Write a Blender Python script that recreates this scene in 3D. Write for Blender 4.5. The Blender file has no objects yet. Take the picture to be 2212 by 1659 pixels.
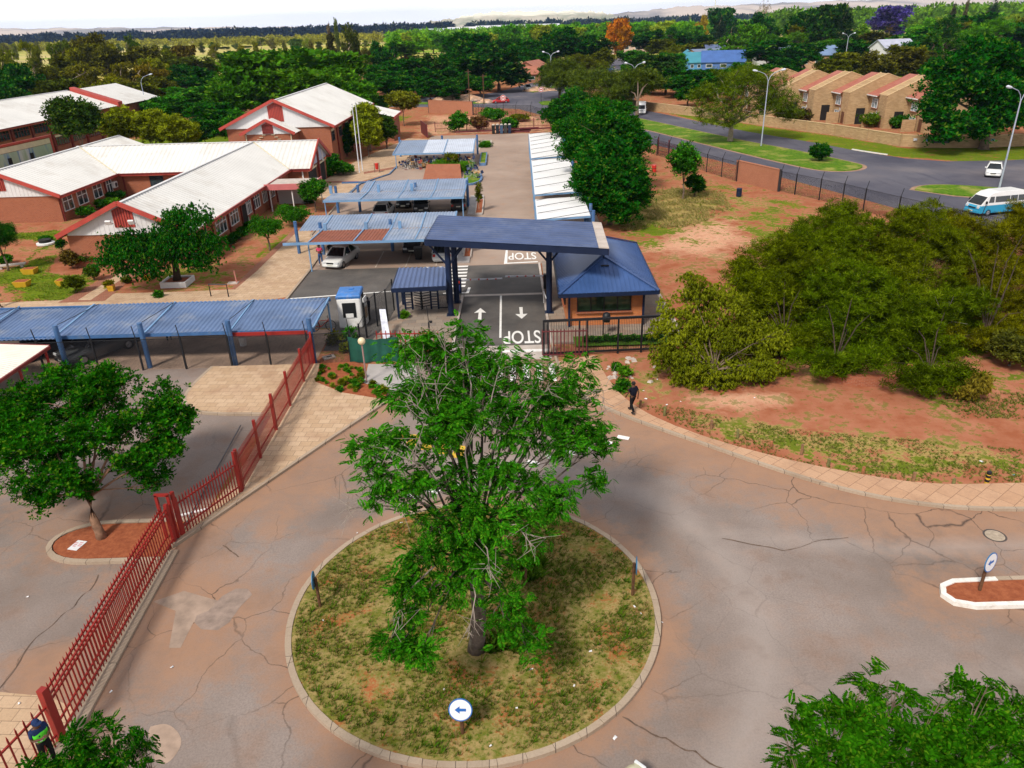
import bpy, math, random
import numpy as np
from mathutils import Vector, Matrix
R_ = math.radians
random.seed(7); rng = np.random.default_rng(7)
scene = bpy.context.scene
col = scene.collection

# ------------------------------------------------------------------ camera
CAMH = 18.0; FPX = 1640.0; TH = math.atan(781 / 1640.0); RHO = 0.029     # picture measured on a 2212 x 1659 grid
vF = Vector((0, math.cos(TH), -math.sin(TH)))
vU0 = Vector((0, math.sin(TH), math.cos(TH))); vR0 = Vector((1, 0, 0))
vR = vR0 * math.cos(RHO) - vU0 * math.sin(RHO)
vU = vU0 * math.cos(RHO) + vR0 * math.sin(RHO)
CAM = Vector((0, 0, CAMH)); HAZE = 0.00006
cd = bpy.data.cameras.new('camera'); co = bpy.data.objects.new('camera', cd); col.objects.link(co)
co.matrix_world = Matrix(((vR.x, vU.x, -vF.x, CAM.x), (vR.y, vU.y, -vF.y, CAM.y), (vR.z, vU.z, -vF.z, CAM.z), (0, 0, 0, 1)))
cd.sensor_width = 36; cd.lens = FPX / 2212 * 36; cd.clip_start = 0.3; cd.clip_end = 30000
scene.camera = co

# ------------------------------------------------------------------ sky, sun, exposure
SUN_EL, SUN_AZ = R_(47), R_(212)      # azimuth: direction the light comes from, clockwise from +Y
world = bpy.data.worlds.new('World'); scene.world = world; world.use_nodes = True
wn = world.node_tree.nodes; wl = world.node_tree.links; wn.clear()
wo = wn.new('ShaderNodeOutputWorld'); bg = wn.new('ShaderNodeBackground')
sky = wn.new('ShaderNodeTexSky'); sky.sky_type = 'NISHITA'; sky.sun_disc = False
sky.sun_elevation = SUN_EL; sky.sun_rotation = SUN_AZ; sky.dust_density = 2.0; sky.altitude = 1500
tc = wn.new('ShaderNodeTexCoord'); mp = wn.new('ShaderNodeMapping'); mp.inputs['Scale'].default_value = (1.0, 1.0, 5.0)
nz = wn.new('ShaderNodeTexNoise'); nz.inputs['Scale'].default_value = 2.6; nz.inputs['Detail'].default_value = 7
cr = wn.new('ShaderNodeValToRGB'); cr.color_ramp.elements[0].position = 0.35; cr.color_ramp.elements[1].position = 0.68
cr.color_ramp.elements[0].color = (8.6, 8.7, 9.4, 1); cr.color_ramp.elements[1].color = (10.5, 10.4, 10.5, 1)
mx = wn.new('ShaderNodeMix'); mx.data_type = 'RGBA'; mx.inputs['Factor'].default_value = 0.93
wl.new(tc.outputs['Generated'], mp.inputs['Vector']); wl.new(mp.outputs['Vector'], nz.inputs['Vector'])
wl.new(nz.outputs['Fac'], cr.inputs['Fac'])
wl.new(sky.outputs['Color'], mx.inputs[6]); wl.new(cr.outputs['Color'], mx.inputs[7])
sz = wn.new('ShaderNodeSeparateXYZ'); wl.new(tc.outputs['Generated'], sz.inputs[0]); lo = wn.new('ShaderNodeValToRGB'); lo.color_ramp.elements[0].position = 0.02; lo.color_ramp.elements[1].position = 0.25
lo.color_ramp.elements[0].color = (2.25, 2.2, 2.15, 1); lo.color_ramp.elements[1].color = (.93, .93, .93, 1); wl.new(sz.outputs[2], lo.inputs['Fac'])
ml = wn.new('ShaderNodeMix'); ml.data_type = 'RGBA'; ml.blend_type = 'MULTIPLY'; ml.inputs['Factor'].default_value = 1; wl.new(mx.outputs[2], ml.inputs[6]); wl.new(lo.outputs['Color'], ml.inputs[7])
wl.new(ml.outputs[2], bg.inputs['Color']); bg.inputs['Strength'].default_value = 0.062
wl.new(bg.outputs['Background'], wo.inputs['Surface'])
sl = bpy.data.lights.new('sun', 'SUN'); so = bpy.data.objects.new('sun', sl); col.objects.link(so)
sl.energy = 3.2; sl.angle = R_(11); sl.color = (1.0, 0.93, 0.82)
sdir = Vector((math.sin(SUN_AZ) * math.cos(SUN_EL), math.cos(SUN_AZ) * math.cos(SUN_EL), math.sin(SUN_EL)))
so.rotation_euler = sdir.to_track_quat('Z', 'Y').to_euler(); so.location = (0, 0, 60)
scene.view_settings.view_transform = 'Standard'; scene.view_settings.look = 'None'
scene.view_settings.exposure = 0.32; scene.view_settings.gamma = 1.0
scene.render.engine = 'CYCLES'; cy = scene.cycles
cy.use_denoising = True; cy.max_bounces = 6; cy.diffuse_bounces = 2; cy.glossy_bounces = 2; cy.transmission_bounces = 3
cy.transparent_max_bounces = 8; cy.volume_bounces = 0; cy.use_adaptive_sampling = True; cy.adaptive_threshold = 0.02
cy.caustics_reflective = False; cy.caustics_refractive = False

# ------------------------------------------------------------------ helpers
def ray(x, y): return vF * FPX + vR * (x - 1106) - vU * (y - 829.5)
def at(x, y, z=0.0):                      # point of the ground (or of height z) seen at x, y
    d = ray(x, y); return CAM + d * ((z - CAMH) / d.z)
def atY(x, y, Y):                         # point at distance Y seen at x, y
    d = ray(x, y); return CAM + d * (Y / d.y)
def G(*pts): return [(at(x, y).x, at(x, y).y) for x, y in pts]
def tag(o, label=None, cat=None, group=None, kind=None):
    if label: o['label'] = label
    if cat: o['category'] = cat
    if group: o['group'] = group
    if kind: o['kind'] = kind
    return o
def thing(name, label, cat, loc=(0, 0, 0), rz=0.0, group=None):
    o = bpy.data.objects.new(name, None); col.objects.link(o); o.empty_display_size = 0.3
    o.location = loc; o.rotation_euler = (0, 0, rz); return tag(o, label, cat, group)
def copy_tree(o, parent=None):
    c = o.copy(); col.objects.link(c); c.parent = parent
    for ch in [x for x in bpy.data.objects if x.parent == o]: copy_tree(ch, c)
    return c
KIDS = {}
def dup(root, loc, rz=0.0, label=None, group=None, scale=None):
    def rec(o, p):
        c = o.copy(); col.objects.link(c); c.parent = p
        for ch in KIDS.get(o.name, []): rec(ch, c)
        return c
    r = rec(root, None); r.location = loc; r.rotation_euler = (0, 0, rz)
    if label: r['label'] = label
    if group: r['group'] = group
    if scale: r.scale = scale
    return r
class MB:
    def __init__(s): s.v = []; s.f = []; s.m = []; s.cur = 0
    def add(s, vs, fs, M=None):
        b = len(s.v)
        if M is not None: vs = [tuple(M @ Vector(v)) for v in vs]
        s.v += [tuple(v) for v in vs]; s.f += [tuple(i + b for i in f) for f in fs]; s.m += [s.cur] * len(fs); return s
    def box(s, c, d, rz=0.0, M=None):
        x, y, z = d[0] / 2, d[1] / 2, d[2] / 2
        vs = [(a, b_, c_) for c_ in (-z, z) for b_ in (-y, y) for a in (-x, x)]
        T = Matrix.Translation(c) @ Matrix.Rotation(rz, 4, 'Z')
        if M is not None: T = M @ T
        return s.add(vs, [(0, 2, 3, 1), (4, 5, 7, 6), (0, 1, 5, 4), (2, 6, 7, 3), (0, 4, 6, 2), (1, 3, 7, 5)], T)
    def beam(s, p, q, w, h):               # box-section bar between two points
        p = Vector(p); q = Vector(q); d = q - p; L = d.length
        T = Matrix.Translation((p + q) / 2) @ d.to_track_quat('X', 'Z').to_matrix().to_4x4()
        return s.box((0, 0, 0), (L, w, h), M=T)
    def tube(s, pts, r, n=8, caps=True):
        pts = [Vector(p) for p in pts]; rr = r if isinstance(r, (list, tuple)) else [r] * len(pts)
        vs = []; fs = []
        for i, p in enumerate(pts):
            d = (pts[min(i + 1, len(pts) - 1)] - pts[max(i - 1, 0)]).normalized()
            a = d.orthogonal().normalized() if abs(d.z) < .95 else Vector((1, 0, 0)); a = (a - d * a.dot(d)).normalized(); b = d.cross(a)
            if abs(d.z) < .95:
                b = Vector((0, 0, 1)); b = (b - d * b.dot(d)).normalized(); a = b.cross(d)
            for k in range(n):
                t = 2 * math.pi * k / n; vs.append(p + a * (math.cos(t) * rr[i]) + b * (math.sin(t) * rr[i]))
        for i in range(len(pts) - 1):
            for k in range(n):
                k2 = (k + 1) % n; fs.append((i * n + k, i * n + k2, (i + 1) * n + k2, (i + 1) * n + k))
        if caps: fs.append(tuple(range(n))[::-1]); fs.append(tuple((len(pts) - 1) * n + k for k in range(n)))
        return s.add(vs, fs)
    def prism(s, poly, z0, z1):
        n = len(poly); vs = [(x, y, z0) for x, y in poly] + [(x, y, z1) for x, y in poly]
        return s.add(vs, [tuple(range(n))[::-1], tuple(range(n, 2 * n))] + [(i, (i + 1) % n, n + (i + 1) % n, n + i) for i in range(n)])
    def extr(s, poly, dvec):               # 3-D polygon extruded along a vector
        n = len(poly); d = Vector(dvec); p = [Vector(q) for q in poly]
        return s.add(p + [q + d for q in p], [tuple(range(n))[::-1], tuple(range(n, 2 * n))] + [(i, (i + 1) % n, n + (i + 1) % n, n + i) for i in range(n)])
    def face(s, pts): return s.add(pts, [tuple(range(len(pts)))])
    def lathe(s, prof, c=(0, 0, 0), n=16, sx=1, sy=1):
        vs = []; fs = []
        for r, z in prof:
            for k in range(n):
                t = 2 * math.pi * k / n; vs.append((c[0] + r * math.cos(t) * sx, c[1] + r * math.sin(t) * sy, c[2] + z))
        for i in range(len(prof) - 1):
            for k in range(n):
                k2 = (k + 1) % n; fs.append((i * n + k, i * n + k2, (i + 1) * n + k2, (i + 1) * n + k))
        fs.append(tuple(range(n))[::-1]); fs.append(tuple((len(prof) - 1) * n + k for k in range(n)))
        return s.add(vs, fs)
    def ball(s, c, r, n=12, m=8, sx=1, sy=1, sz=1):
        return s.lathe([(max(1e-3, r * math.sin(math.pi * i / m)), -r * sz * math.cos(math.pi * i / m)) for i in range(m + 1)], c, n, sx, sy)
    def corr(s, p00, p10, p11, p01, pitch=0.25, amp=0.02, axis=0, th=0.012):
        """corrugated sheet: p00->p10 across the ribs, p00->p01 along them"""
        p00, p10, p11, p01 = map(Vector, (p00, p10, p11, p01))
        n = max(4, int((p10 - p00).length / pitch)); nn = (p10 - p00).cross(p01 - p00).normalized()
        if nn.z < 0: nn = -nn
        top = []
        for i in range(n + 1):
            for q, a in ((0, amp), (.25, amp), (.5, -amp), (.75, -amp)):
                t = (i + q) / n
                if t > 1: break
                top.append((p00.lerp(p10, t) + nn * a, p01.lerp(p11, t) + nn * a))
        m = len(top); vs = [a for a, b in top] + [b for a, b in top]
        vs += [v - nn * th for v in vs]
        fs = []
        for i in range(m - 1):
            fs.append((i, i + 1, m + i + 1, m + i)); fs.append((2 * m + i + 1, 2 * m + i, 3 * m + i, 3 * m + i + 1))
            fs.append((i + 1, i, 2 * m + i, 2 * m + i + 1)); fs.append((m + i, m + i + 1, 3 * m + i + 1, 3 * m + i))
        fs.append((0, m, 3 * m, 2 * m)); fs.append((m - 1, 3 * m - 1, 4 * m - 1, 2 * m - 1))
        return s.add(vs, fs)
    def build(s, name, mats, parent=None, local=False, smooth=False, bevel=0.0, seg=2):
        me = bpy.data.meshes.new(name); off = Vector((0, 0, 0))
        if parent is not None and not local:
            p = parent
            while p is not None: off += p.location; p = p.parent
        me.from_pydata([tuple(Vector(v) - off) for v in s.v], [], s.f)
        for m in (mats if isinstance(mats, (list, tuple)) else [mats]): me.materials.append(m)
        if any(s.m): me.polygons.foreach_set('material_index', s.m)
        if smooth: me.polygons.foreach_set('use_smooth', [True] * len(me.polygons))
        me.update()
        o = bpy.data.objects.new(name, me); col.objects.link(o)
        if parent is not None: o.parent = parent; KIDS.setdefault(parent.name, []).append(o)
        if bevel > 0:
            b = o.modifiers.new('bevel', 'BEVEL'); b.width = bevel; b.segments = seg; b.limit_method = 'ANGLE'; b.angle_limit = R_(40)
        return o
def struct(name, mb, mat, label=None, **k): return tag(mb.build(name, mat, **k), kind='structure', label=label)

# ------------------------------------------------------------------ materials
MATS = {}
class NT:
    def __init__(s, name):
        s.mat = bpy.data.materials.new(name); s.mat.use_nodes = True; s.t = s.mat.node_tree; s.n = s.t.nodes; s.l = s.t.links
        s.bs = s.n['Principled BSDF']; s.co = s.n.new('ShaderNodeTexCoord'); s.geo = s.n.new('ShaderNodeNewGeometry'); s.pos = s.geo.outputs['Position']
    def inp(s, sock, v):
        if isinstance(v, (int, float)): sock.default_value = v
        elif isinstance(v, tuple): sock.default_value = v if len(v) == 4 or sock.type == 'VECTOR' else (*v, 1)
        else: s.l.new(v, sock)
    def noise(s, scale, detail=4, rough=.55, vec=None, dist=0):
        n = s.n.new('ShaderNodeTexNoise'); n.inputs['Scale'].default_value = scale; n.inputs['Detail'].default_value = detail
        n.inputs['Roughness'].default_value = rough; n.inputs['Distortion'].default_value = dist; s.l.new(vec or s.pos, n.inputs['Vector']); return n.outputs['Fac']
    def ramp(s, f, *st):
        r = s.n.new('ShaderNodeValToRGB'); e = r.color_ramp.elements
        while len(e) < len(st): e.new(.5)
        for i, (p, c) in enumerate(st): e[i].position = p; e[i].color = (*c, 1) if isinstance(c, tuple) else (c, c, c, 1)
        s.l.new(f, r.inputs['Fac']); return r.outputs['Color']
    def mix(s, f, a, b, mode='MIX'):
        m = s.n.new('ShaderNodeMix'); m.data_type = 'RGBA'; m.blend_type = mode
        s.inp(m.inputs['Factor'], f); s.inp(m.inputs[6], a); s.inp(m.inputs[7], b); return m.outputs[2]
    def math(s, op, a, b=0.0, c=0.0, clamp=False):
        m = s.n.new('ShaderNodeMath'); m.operation = op; m.use_clamp = clamp
        s.inp(m.inputs[0], a); s.inp(m.inputs[1], b); s.inp(m.inputs[2], c); return m.outputs[0]
    def map(s, scale=(1, 1, 1), rot=(0, 0, 0), loc=(0, 0, 0), vec=None):
        m = s.n.new('ShaderNodeMapping'); m.inputs['Scale'].default_value = scale; m.inputs['Rotation'].default_value = rot; m.inputs['Location'].default_value = loc
        s.l.new(vec or s.pos, m.inputs['Vector']); return m.outputs['Vector']
    def bump(s, h, strength=.3, dist=.02):
        b = s.n.new('ShaderNodeBump'); b.inputs['Strength'].default_value = strength; b.inputs['Distance'].default_value = dist
        s.l.new(h, b.inputs['Height']); s.l.new(b.outputs['Normal'], s.bs.inputs['Normal']); return s
    def out(s, color, rough=.8, metal=0.0, spec=.3):
        s.inp(s.bs.inputs['Base Color'], color); s.inp(s.bs.inputs['Roughness'], rough); s.bs.inputs['Metallic'].default_value = metal
        s.bs.inputs['Specular IOR Level'].default_value = spec; return s.mat
def paint(name, c, rough=.5, metal=0.0, var=.12, scale=1.2, spec=.4, dirt=None):
    if name in MATS: return MATS[name]
    t = NT(name); a = tuple(x * (1 - var) for x in c); b = tuple(min(1, x * (1 + var)) for x in c)
    k = t.ramp(t.noise(scale, 5), (.3, a), (.7, b))
    if dirt: k = t.mix(t.ramp(t.noise(scale * .7, 6, .7), (.52, 0.0), (.72, .7)), k, dirt)
    MATS[name] = t.out(k, rough, metal, spec); return MATS[name]
# ------------------------------------------------------------------ ground surfaces
def smooth_lines(a, b, step, far, grow=1.22):
    xs = list(np.arange(a, b + 1e-6, step)); d = step; x = xs[-1]
    while x < far: d *= grow; x += d; xs.append(x)
    d = step; x = xs[0]; pre = []
    return xs
def axis(a, b, step, lo, hi):
    xs = list(np.arange(a, b + 1e-6, step)); d = step; x = b
    while x < hi: d *= 1.2; x += d; xs.append(x)
    d = step; x = a
    while x > lo: d *= 1.2; x -= d; xs.insert(0, x)
    return np.array(xs)
def inside(poly, X, Y):
    c = np.zeros(X.shape, bool); n = len(poly)
    for i in range(n):
        x1, y1 = poly[i]; x2, y2 = poly[(i + 1) % n]
        if y1 == y2: continue
        c ^= ((y1 > Y) != (y2 > Y)) & (X < (x2 - x1) * (Y - y1) / (y2 - y1) + x1)
    return c
def edge_dist(poly, X, Y):
    d = np.full(X.shape, 1e9); n = len(poly)
    for i in range(n):
        x1, y1 = poly[i]; x2, y2 = poly[(i + 1) % n]; dx, dy = x2 - x1, y2 - y1; L = dx * dx + dy * dy + 1e-9
        t = np.clip(((X - x1) * dx + (Y - y1) * dy) / L, 0, 1); d = np.minimum(d, np.hypot(X - x1 - t * dx, Y - y1 - t * dy))
    return d
def cover(poly, X, Y, soft):
    d = edge_dist(poly, X, Y); s = np.where(inside(poly, X, Y), d, -d); return np.clip(.5 + s / (2 * soft), 0, 1)
def CS(*p): return G(*[(x * .2905, 518 + y * .2905) for x, y in p])    # garden crop
gx = axis(-64, 74, .6, -9000, 9000); gy = axis(6, 152, .6, -120, 12000)
GX, GY = np.meshgrid(gx, gy); nx, ny = len(gx), len(gy)
green = np.zeros(GX.shape); straw = np.zeros(GX.shape); sand = np.zeros(GX.shape)
LAWN = CS((-60, 275), (130, 200), (265, 95), (430, 20), (500, -60), (430, -75), (300, -60), (-200, -40), (-200, 0), (240, 0), (330, 30), (300, 90), (200, 160), (440, 100), (380, 200), (370, 250), (430, 258), (640, 262), (700, 300), (620, 370), (560, 420), (440, 455), (125, 462), (90, 400), (20, 350), (-60, 320))
greens = [(LAWN, 1.0, 1.2), (G((545, 572), (640, 505), (612, 505), (560, 540)), .9, .8), (G((250, 632), (330, 575), (480, 565), (550, 590), (500, 618), (420, 625)), .55, 2.),
  (G((1345, 465), (1420, 470), (1470, 500), (1440, 520), (1360, 505)), .85, 2.), (G((1400, 400), (1500, 400), (1640, 440), (1600, 470), (1450, 430)), .5, 3.), (G((1320, 500), (1400, 495), (1480, 520), (1440, 545), (1330, 530)), .6, 2.), (G((1540, 480), (1580, 440), (1700, 440), (1790, 470), (1780, 520), (1640, 530), (1560, 520)), .55, 3.), (G((1400, 500), (1500, 500), (1540, 530), (1420, 540)), .5, 1.5),
  (G((1640, 425), (1740, 440), (1760, 455), (1690, 450)), .8, 1.5), (G((1450, 375), (1590, 400), (1640, 412), (1560, 430), (1470, 420)), .55, 3.),
  (G((1390, 875), (1560, 905), (1720, 935), (1900, 950), (2212, 985), (2300, 1046), (2040, 1048), (1935, 1040), (1740, 1006), (1550, 956), (1380, 880)), .50, 1.2),
  (G((1960, 850), (2212, 860), (2300, 900), (2080, 905), (1960, 880)), .5, 2.), (G((2050, 740), (2300, 740), (2300, 860), (2080, 850)), .45, 3.),
  ([(30, 187), (40.3, 136.5), (46.8, 121.8), (49.7, 112.5), (53.8, 106), (60, 101), (68, 101), (80, 106), (80, 113), (58.5, 114), (54, 127), (46, 143), (33, 175)], .8, 1.),
  ([(60, 200), (300, 120), (400, 300), (200, 500), (40, 500), (20, 260)], .8, 15.), ([(-78, 112), (-41.5, 112), (-41.5, 150), (-24, 152), (-20, 175), (-60, 190)], .95, 2.), ([(-60, 190), (-160, 130), (-400, 150), (-400, 420), (-40, 330)], .6, 20.),
  ([(0, 1000), (120, 350), (900, 420), (1500, 1500), (300, 1500)], .8, 60.)]
straws = [(G((1330, 430), (1480, 400), (1700, 430), (1790, 520), (1640, 540), (1540, 500), (1350, 545)), .55, 3.), (G((1480, 880), (1800, 895), (2212, 900), (2212, 850), (2000, 840), (1900, 870)), .42, 2.), (G((1440, 405), (1560, 415), (1580, 450), (1500, 490), (1340, 500), (1320, 480), (1380, 430)), .9, 3.), (G((1380, 870), (2212, 960), (2212, 1046), (1935, 1040), (1550, 956)), .7, 1.5),
  (G((1340, 780), (1420, 790), (1500, 850), (1440, 890), (1360, 870)), .6, 1.5), (LAWN, .4, 1.), (G((240, 632), (330, 575), (480, 560), (550, 590), (500, 620)), .6, 2.),
  ([(-4000, 420), (-60, 420), (60, 420), (60, 1300), (-4000, 1300)], .9, 40.), ([(60, 420), (500, 500), (900, 1300), (60, 1300)], .35, 60.),
  (G((2000, 850), (2212, 860), (2212, 900)), .5, 2.)]
sands = [(G((1380, 545), (1560, 560), (1640, 520), (1600, 470), (1520, 470), (1400, 510)), .8, 3.), (G((1480, 862), (1600, 838), (1700, 850), (1690, 880), (1560, 890)), .9, 1.5),
  ([(-17, 142), (9, 142), (12, 172), (-4, 172), (-18, 180)], .7, 4.), (G((0, 560), (60, 555), (110, 570), (60, 620), (0, 625)), .5, 2.)]
for arr, lst in ((green, greens), (straw, straws), (sand, sands)):
    for poly, w, soft in lst: np.maximum(arr, w * cover(poly, GX, GY, soft), out=arr)
GZ = np.zeros(GX.shape)
far = np.clip((np.hypot(GX, GY) - 1200) / 3000, 0, 1); GZ += far * 10 * np.sin(GX / 700 + 1) * np.sin(GY / 900)
me = bpy.data.meshes.new('ground')
idx = np.arange(nx * ny).reshape(ny, nx)
quads = np.stack([idx[:-1, :-1], idx[:-1, 1:], idx[1:, 1:], idx[1:, :-1]], -1).reshape(-1, 4)
me.vertices.add(nx * ny); me.vertices.foreach_set('co', np.stack([GX, GY, GZ], -1).ravel())
me.loops.add(quads.size); me.loops.foreach_set('vertex_index', quads.ravel()); me.polygons.add(len(quads))
me.polygons.foreach_set('loop_start', np.arange(len(quads)) * 4); me.update(calc_edges=True)
ca = me.color_attributes.new('cover', 'FLOAT_COLOR', 'POINT')
ca.data.foreach_set('color', np.stack([green, straw, sand, np.ones_like(sand)], -1).ravel())
ground = bpy.data.objects.new('ground', me); col.objects.link(ground); tag(ground, kind='structure')
t = NT('ground_soil_and_grass')
at_ = t.n.new('ShaderNodeAttribute'); at_.attribute_name = 'cover'
sp = t.n.new('ShaderNodeSeparateColor'); t.l.new(at_.outputs['Color'], sp.inputs[0])
n1 = t.noise(.09, 6, .6); n2 = t.noise(.45, 6, .65); n3 = t.noise(2.2, 5, .7); n4 = t.noise(9, 4, .7); n5 = t.noise(.02, 4)
soil = t.mix(t.ramp(n2, (.35, 0.), (.65, 1.)), (.30, .10, .05), (.43, .19, .115))
soil = t.mix(t.ramp(n3, (.55, 0.), (.75, .6)), soil, (.22, .075, .04))
sandc = t.mix(t.ramp(n3, (.35, 0.), (.65, 1.)), (.52, .26, .155), (.62, .37, .25))
strawc = t.mix(t.ramp(n4, (.35, 0.), (.65, 1.)), (.42, .30, .115), (.25, .19, .06))
grn = t.mix(t.ramp(n3, (.3, 0.), (.68, 1.)), (.055, .125, .006), (.20, .24, .02))
grn = t.mix(t.ramp(n4, (.5, 0.), (.75, .7)), grn, (.03, .075, .004))
def edge(a, k=.9, lo=.42, hi=.62, nn=None):
    s = t.math('ADD', a, t.math('MULTIPLY', t.math('SUBTRACT', nn or t.mix(.5, n2, n3), .5), k)); return t.ramp(s, (lo, 0.), (hi, 1.))
n23 = t.ramp(t.mix(.5, n2, n3), (.36, 0.), (.64, 1.))
c = t.mix(edge(sp.outputs[2], 1.4, .35, .7, n2), soil, sandc)
c = t.mix(edge(sp.outputs[1], .95, .46, .66, n23), c, strawc)
c = t.mix(edge(sp.outputs[0], .95, .46, .62, n23), c, grn)
gen = t.ramp(t.math('ADD', n23, t.math('MULTIPLY', n1, .12)), (.64, 0.), (.72, .6))      # scattered weeds anywhere
c = t.mix(gen, c, (.12, .14, .02))
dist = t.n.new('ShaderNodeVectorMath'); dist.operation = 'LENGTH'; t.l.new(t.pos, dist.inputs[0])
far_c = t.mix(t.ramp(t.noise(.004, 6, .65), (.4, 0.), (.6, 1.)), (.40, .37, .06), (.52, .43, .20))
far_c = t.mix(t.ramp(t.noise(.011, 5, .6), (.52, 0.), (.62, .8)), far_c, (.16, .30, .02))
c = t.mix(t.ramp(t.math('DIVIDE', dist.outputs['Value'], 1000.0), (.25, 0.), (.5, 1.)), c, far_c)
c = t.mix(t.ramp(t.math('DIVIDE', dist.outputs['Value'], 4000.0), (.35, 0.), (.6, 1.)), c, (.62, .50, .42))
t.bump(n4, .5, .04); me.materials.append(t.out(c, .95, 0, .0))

# asphalt, paving, concrete
def asphalt_old():
    t = NT('worn_dusty_asphalt'); a = t.noise(.16, 6, .6); b = t.noise(.7, 6, .65); g = t.noise(16, 4, .75); d = t.noise(3.5, 5, .7)
    k = t.mix(t.ramp(a, (.32, 0.), (.66, 1.)), (.19, .148, .128), (.30, .245, .222))
    k = t.mix(t.ramp(b, (.48, 0.), (.72, .45)), k, (.33, .185, .115))
    k = t.mix(t.ramp(d, (.6, 0.), (.78, .35)), k, (.15, .115, .10))
    k = t.mix(t.ramp(g, (.40, .0), (.66, .42)), k, (.12, .095, .08))
    av = t.n.new('ShaderNodeAttribute'); av.attribute_name = 'wear'; sv = t.n.new('ShaderNodeSeparateColor'); t.l.new(av.outputs['Color'], sv.inputs[0]); du, we = sv.outputs[0], sv.outputs[1]
    b2 = t.ramp(t.mix(.45, b, d), (.36, 0.), (.64, 1.)); st = t.noise(.7, 5, .65)
    k = t.mix(t.ramp(t.math('ADD', t.math('MULTIPLY', du, .9), t.math('MULTIPLY', b2, .42)), (.38, 0.), (.62, .42), (1.1, .85)), k, t.mix(b, (.27, .135, .075), (.40, .24, .155)))
    k = t.mix(t.ramp(t.math('ADD', t.math('MULTIPLY', we, .6), t.math('MULTIPLY', st, .5)), (.45, 0.), (.85, .6)), k, (.36, .31, .285))
    k = t.mix(t.ramp(t.noise(.35, 6, .7), (.55, 0.), (.72, .45)), k, (.115, .092, .085))
    # cracks
    wv = t.n.new('ShaderNodeTexNoise'); wv.inputs['Scale'].default_value = .8; wv.inputs['Detail'].default_value = 6; t.l.new(t.pos, wv.inputs['Vector'])
    vm = t.n.new('ShaderNodeVectorMath'); vm.operation = 'MULTIPLY_ADD'; t.l.new(wv.outputs['Color'], vm.inputs[0]); vm.inputs[1].default_value = (1.0, 1.0, 0); t.l.new(t.pos, vm.inputs[2])
    vo = t.n.new('ShaderNodeTexVoronoi'); vo.feature = 'DISTANCE_TO_EDGE'; vo.inputs['Scale'].default_value = .42; t.l.new(vm.outputs[0], vo.inputs['Vector'])
    mask = t.ramp(t.noise(.2, 4), (.42, 0.), (.55, 1.))
    ck = t.math('MULTIPLY', t.ramp(vo.outputs['Distance'], (.0, .9), (.005, .5), (.011, 0.)), mask)
    ck = t.math('MULTIPLY', ck, t.math('ADD', .25, du)); k = t.mix(ck, k, (.06, .042, .035))
    t.bump(g, .25, .01); return t.out(k, .88, 0, .25)
def asphalt_new():
    t = NT('dark_new_asphalt'); a = t.noise(.35, 6, .65); g = t.noise(60, 2); b = t.noise(.9, 5, .6, t.map((1, .2, 1)))
    k = t.mix(t.ramp(a, (.35, 0.), (.7, 1.)), (.078, .071, .068), (.15, .135, .125))
    k = t.mix(t.ramp(b, (.5, 0.), (.75, .5)), k, (.16, .125, .105)); k = t.mix(t.ramp(g, (.3, 0.), (.7, .3)), k, (.03, .03, .03))
    t.bump(g, .25, .01); return t.out(k, .85, 0, .3)
def asphalt_road():
    t = NT('blue_grey_road_asphalt'); a = t.noise(.08, 6, .6); b = t.noise(.8, 5, .6, t.map((1, .12, 1), (0, 0, R_(22)))); g = t.noise(30, 2)
    k = t.mix(t.ramp(a, (.35, 0.), (.65, 1.)), (.062, .062, .088), (.125, .12, .145)); k = t.mix(t.ramp(b, (.52, 0.), (.7, .5)), k, (.045, .045, .072))
    k = t.mix(t.ramp(t.noise(.05, 4), (.55, 0.), (.7, .55)), k, (.22, .19, .185)); return t.out(k, .85, 0, .2)
def lot_tar():
    t = NT('pink_tan_parking_tar'); a = t.noise(.12, 6, .65); b = t.noise(.9, 6, .6); g = t.noise(40, 2)
    k = t.mix(t.ramp(a, (.35, 0.), (.65, 1.)), (.30, .215, .17), (.41, .31, .25)); k = t.mix(t.ramp(b, (.55, 0.), (.75, .6)), k, (.43, .235, .14))
    k = t.mix(t.ramp(t.noise(.4, 4), (.6, 0.), (.75, .5)), k, (.20, .16, .14)); k = t.mix(t.ramp(g, (.3, 0.), (.7, .2)), k, (.12, .1, .09)); return t.out(k, .88, 0, .2)
def pavers(name, c1, c2, mortar, w, h, rot=0.0, off=.5, stain=(.33, .19, .12)):
    t = NT(name); b = t.n.new('ShaderNodeTexBrick'); b.offset = off; b.inputs['Scale'].default_value = 1.0; b.inputs['Brick Width'].default_value = w; b.inputs['Row Height'].default_value = h
    b.inputs['Mortar Size'].default_value = .012; b.inputs['Mortar Smooth'].default_value = .3; b.inputs['Color1'].default_value = (*c1, 1); b.inputs['Color2'].default_value = (*c2, 1); b.inputs['Mortar'].default_value = (*mortar, 1)
    t.l.new(t.map((1, 1, 1), (0, 0, rot)), b.inputs['Vector'])
    k = t.mix(t.ramp(t.noise(.6, 6, .65), (.5, 0.), (.72, .65)), b.outputs['Color'], stain); k = t.mix(t.ramp(t.noise(14, 3), (.4, 0.), (.7, .18)), k, (.15, .11, .08))
    t.bump(b.outputs['Fac'], .3, -.01); return t.out(k, .85, 0, .2)
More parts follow.
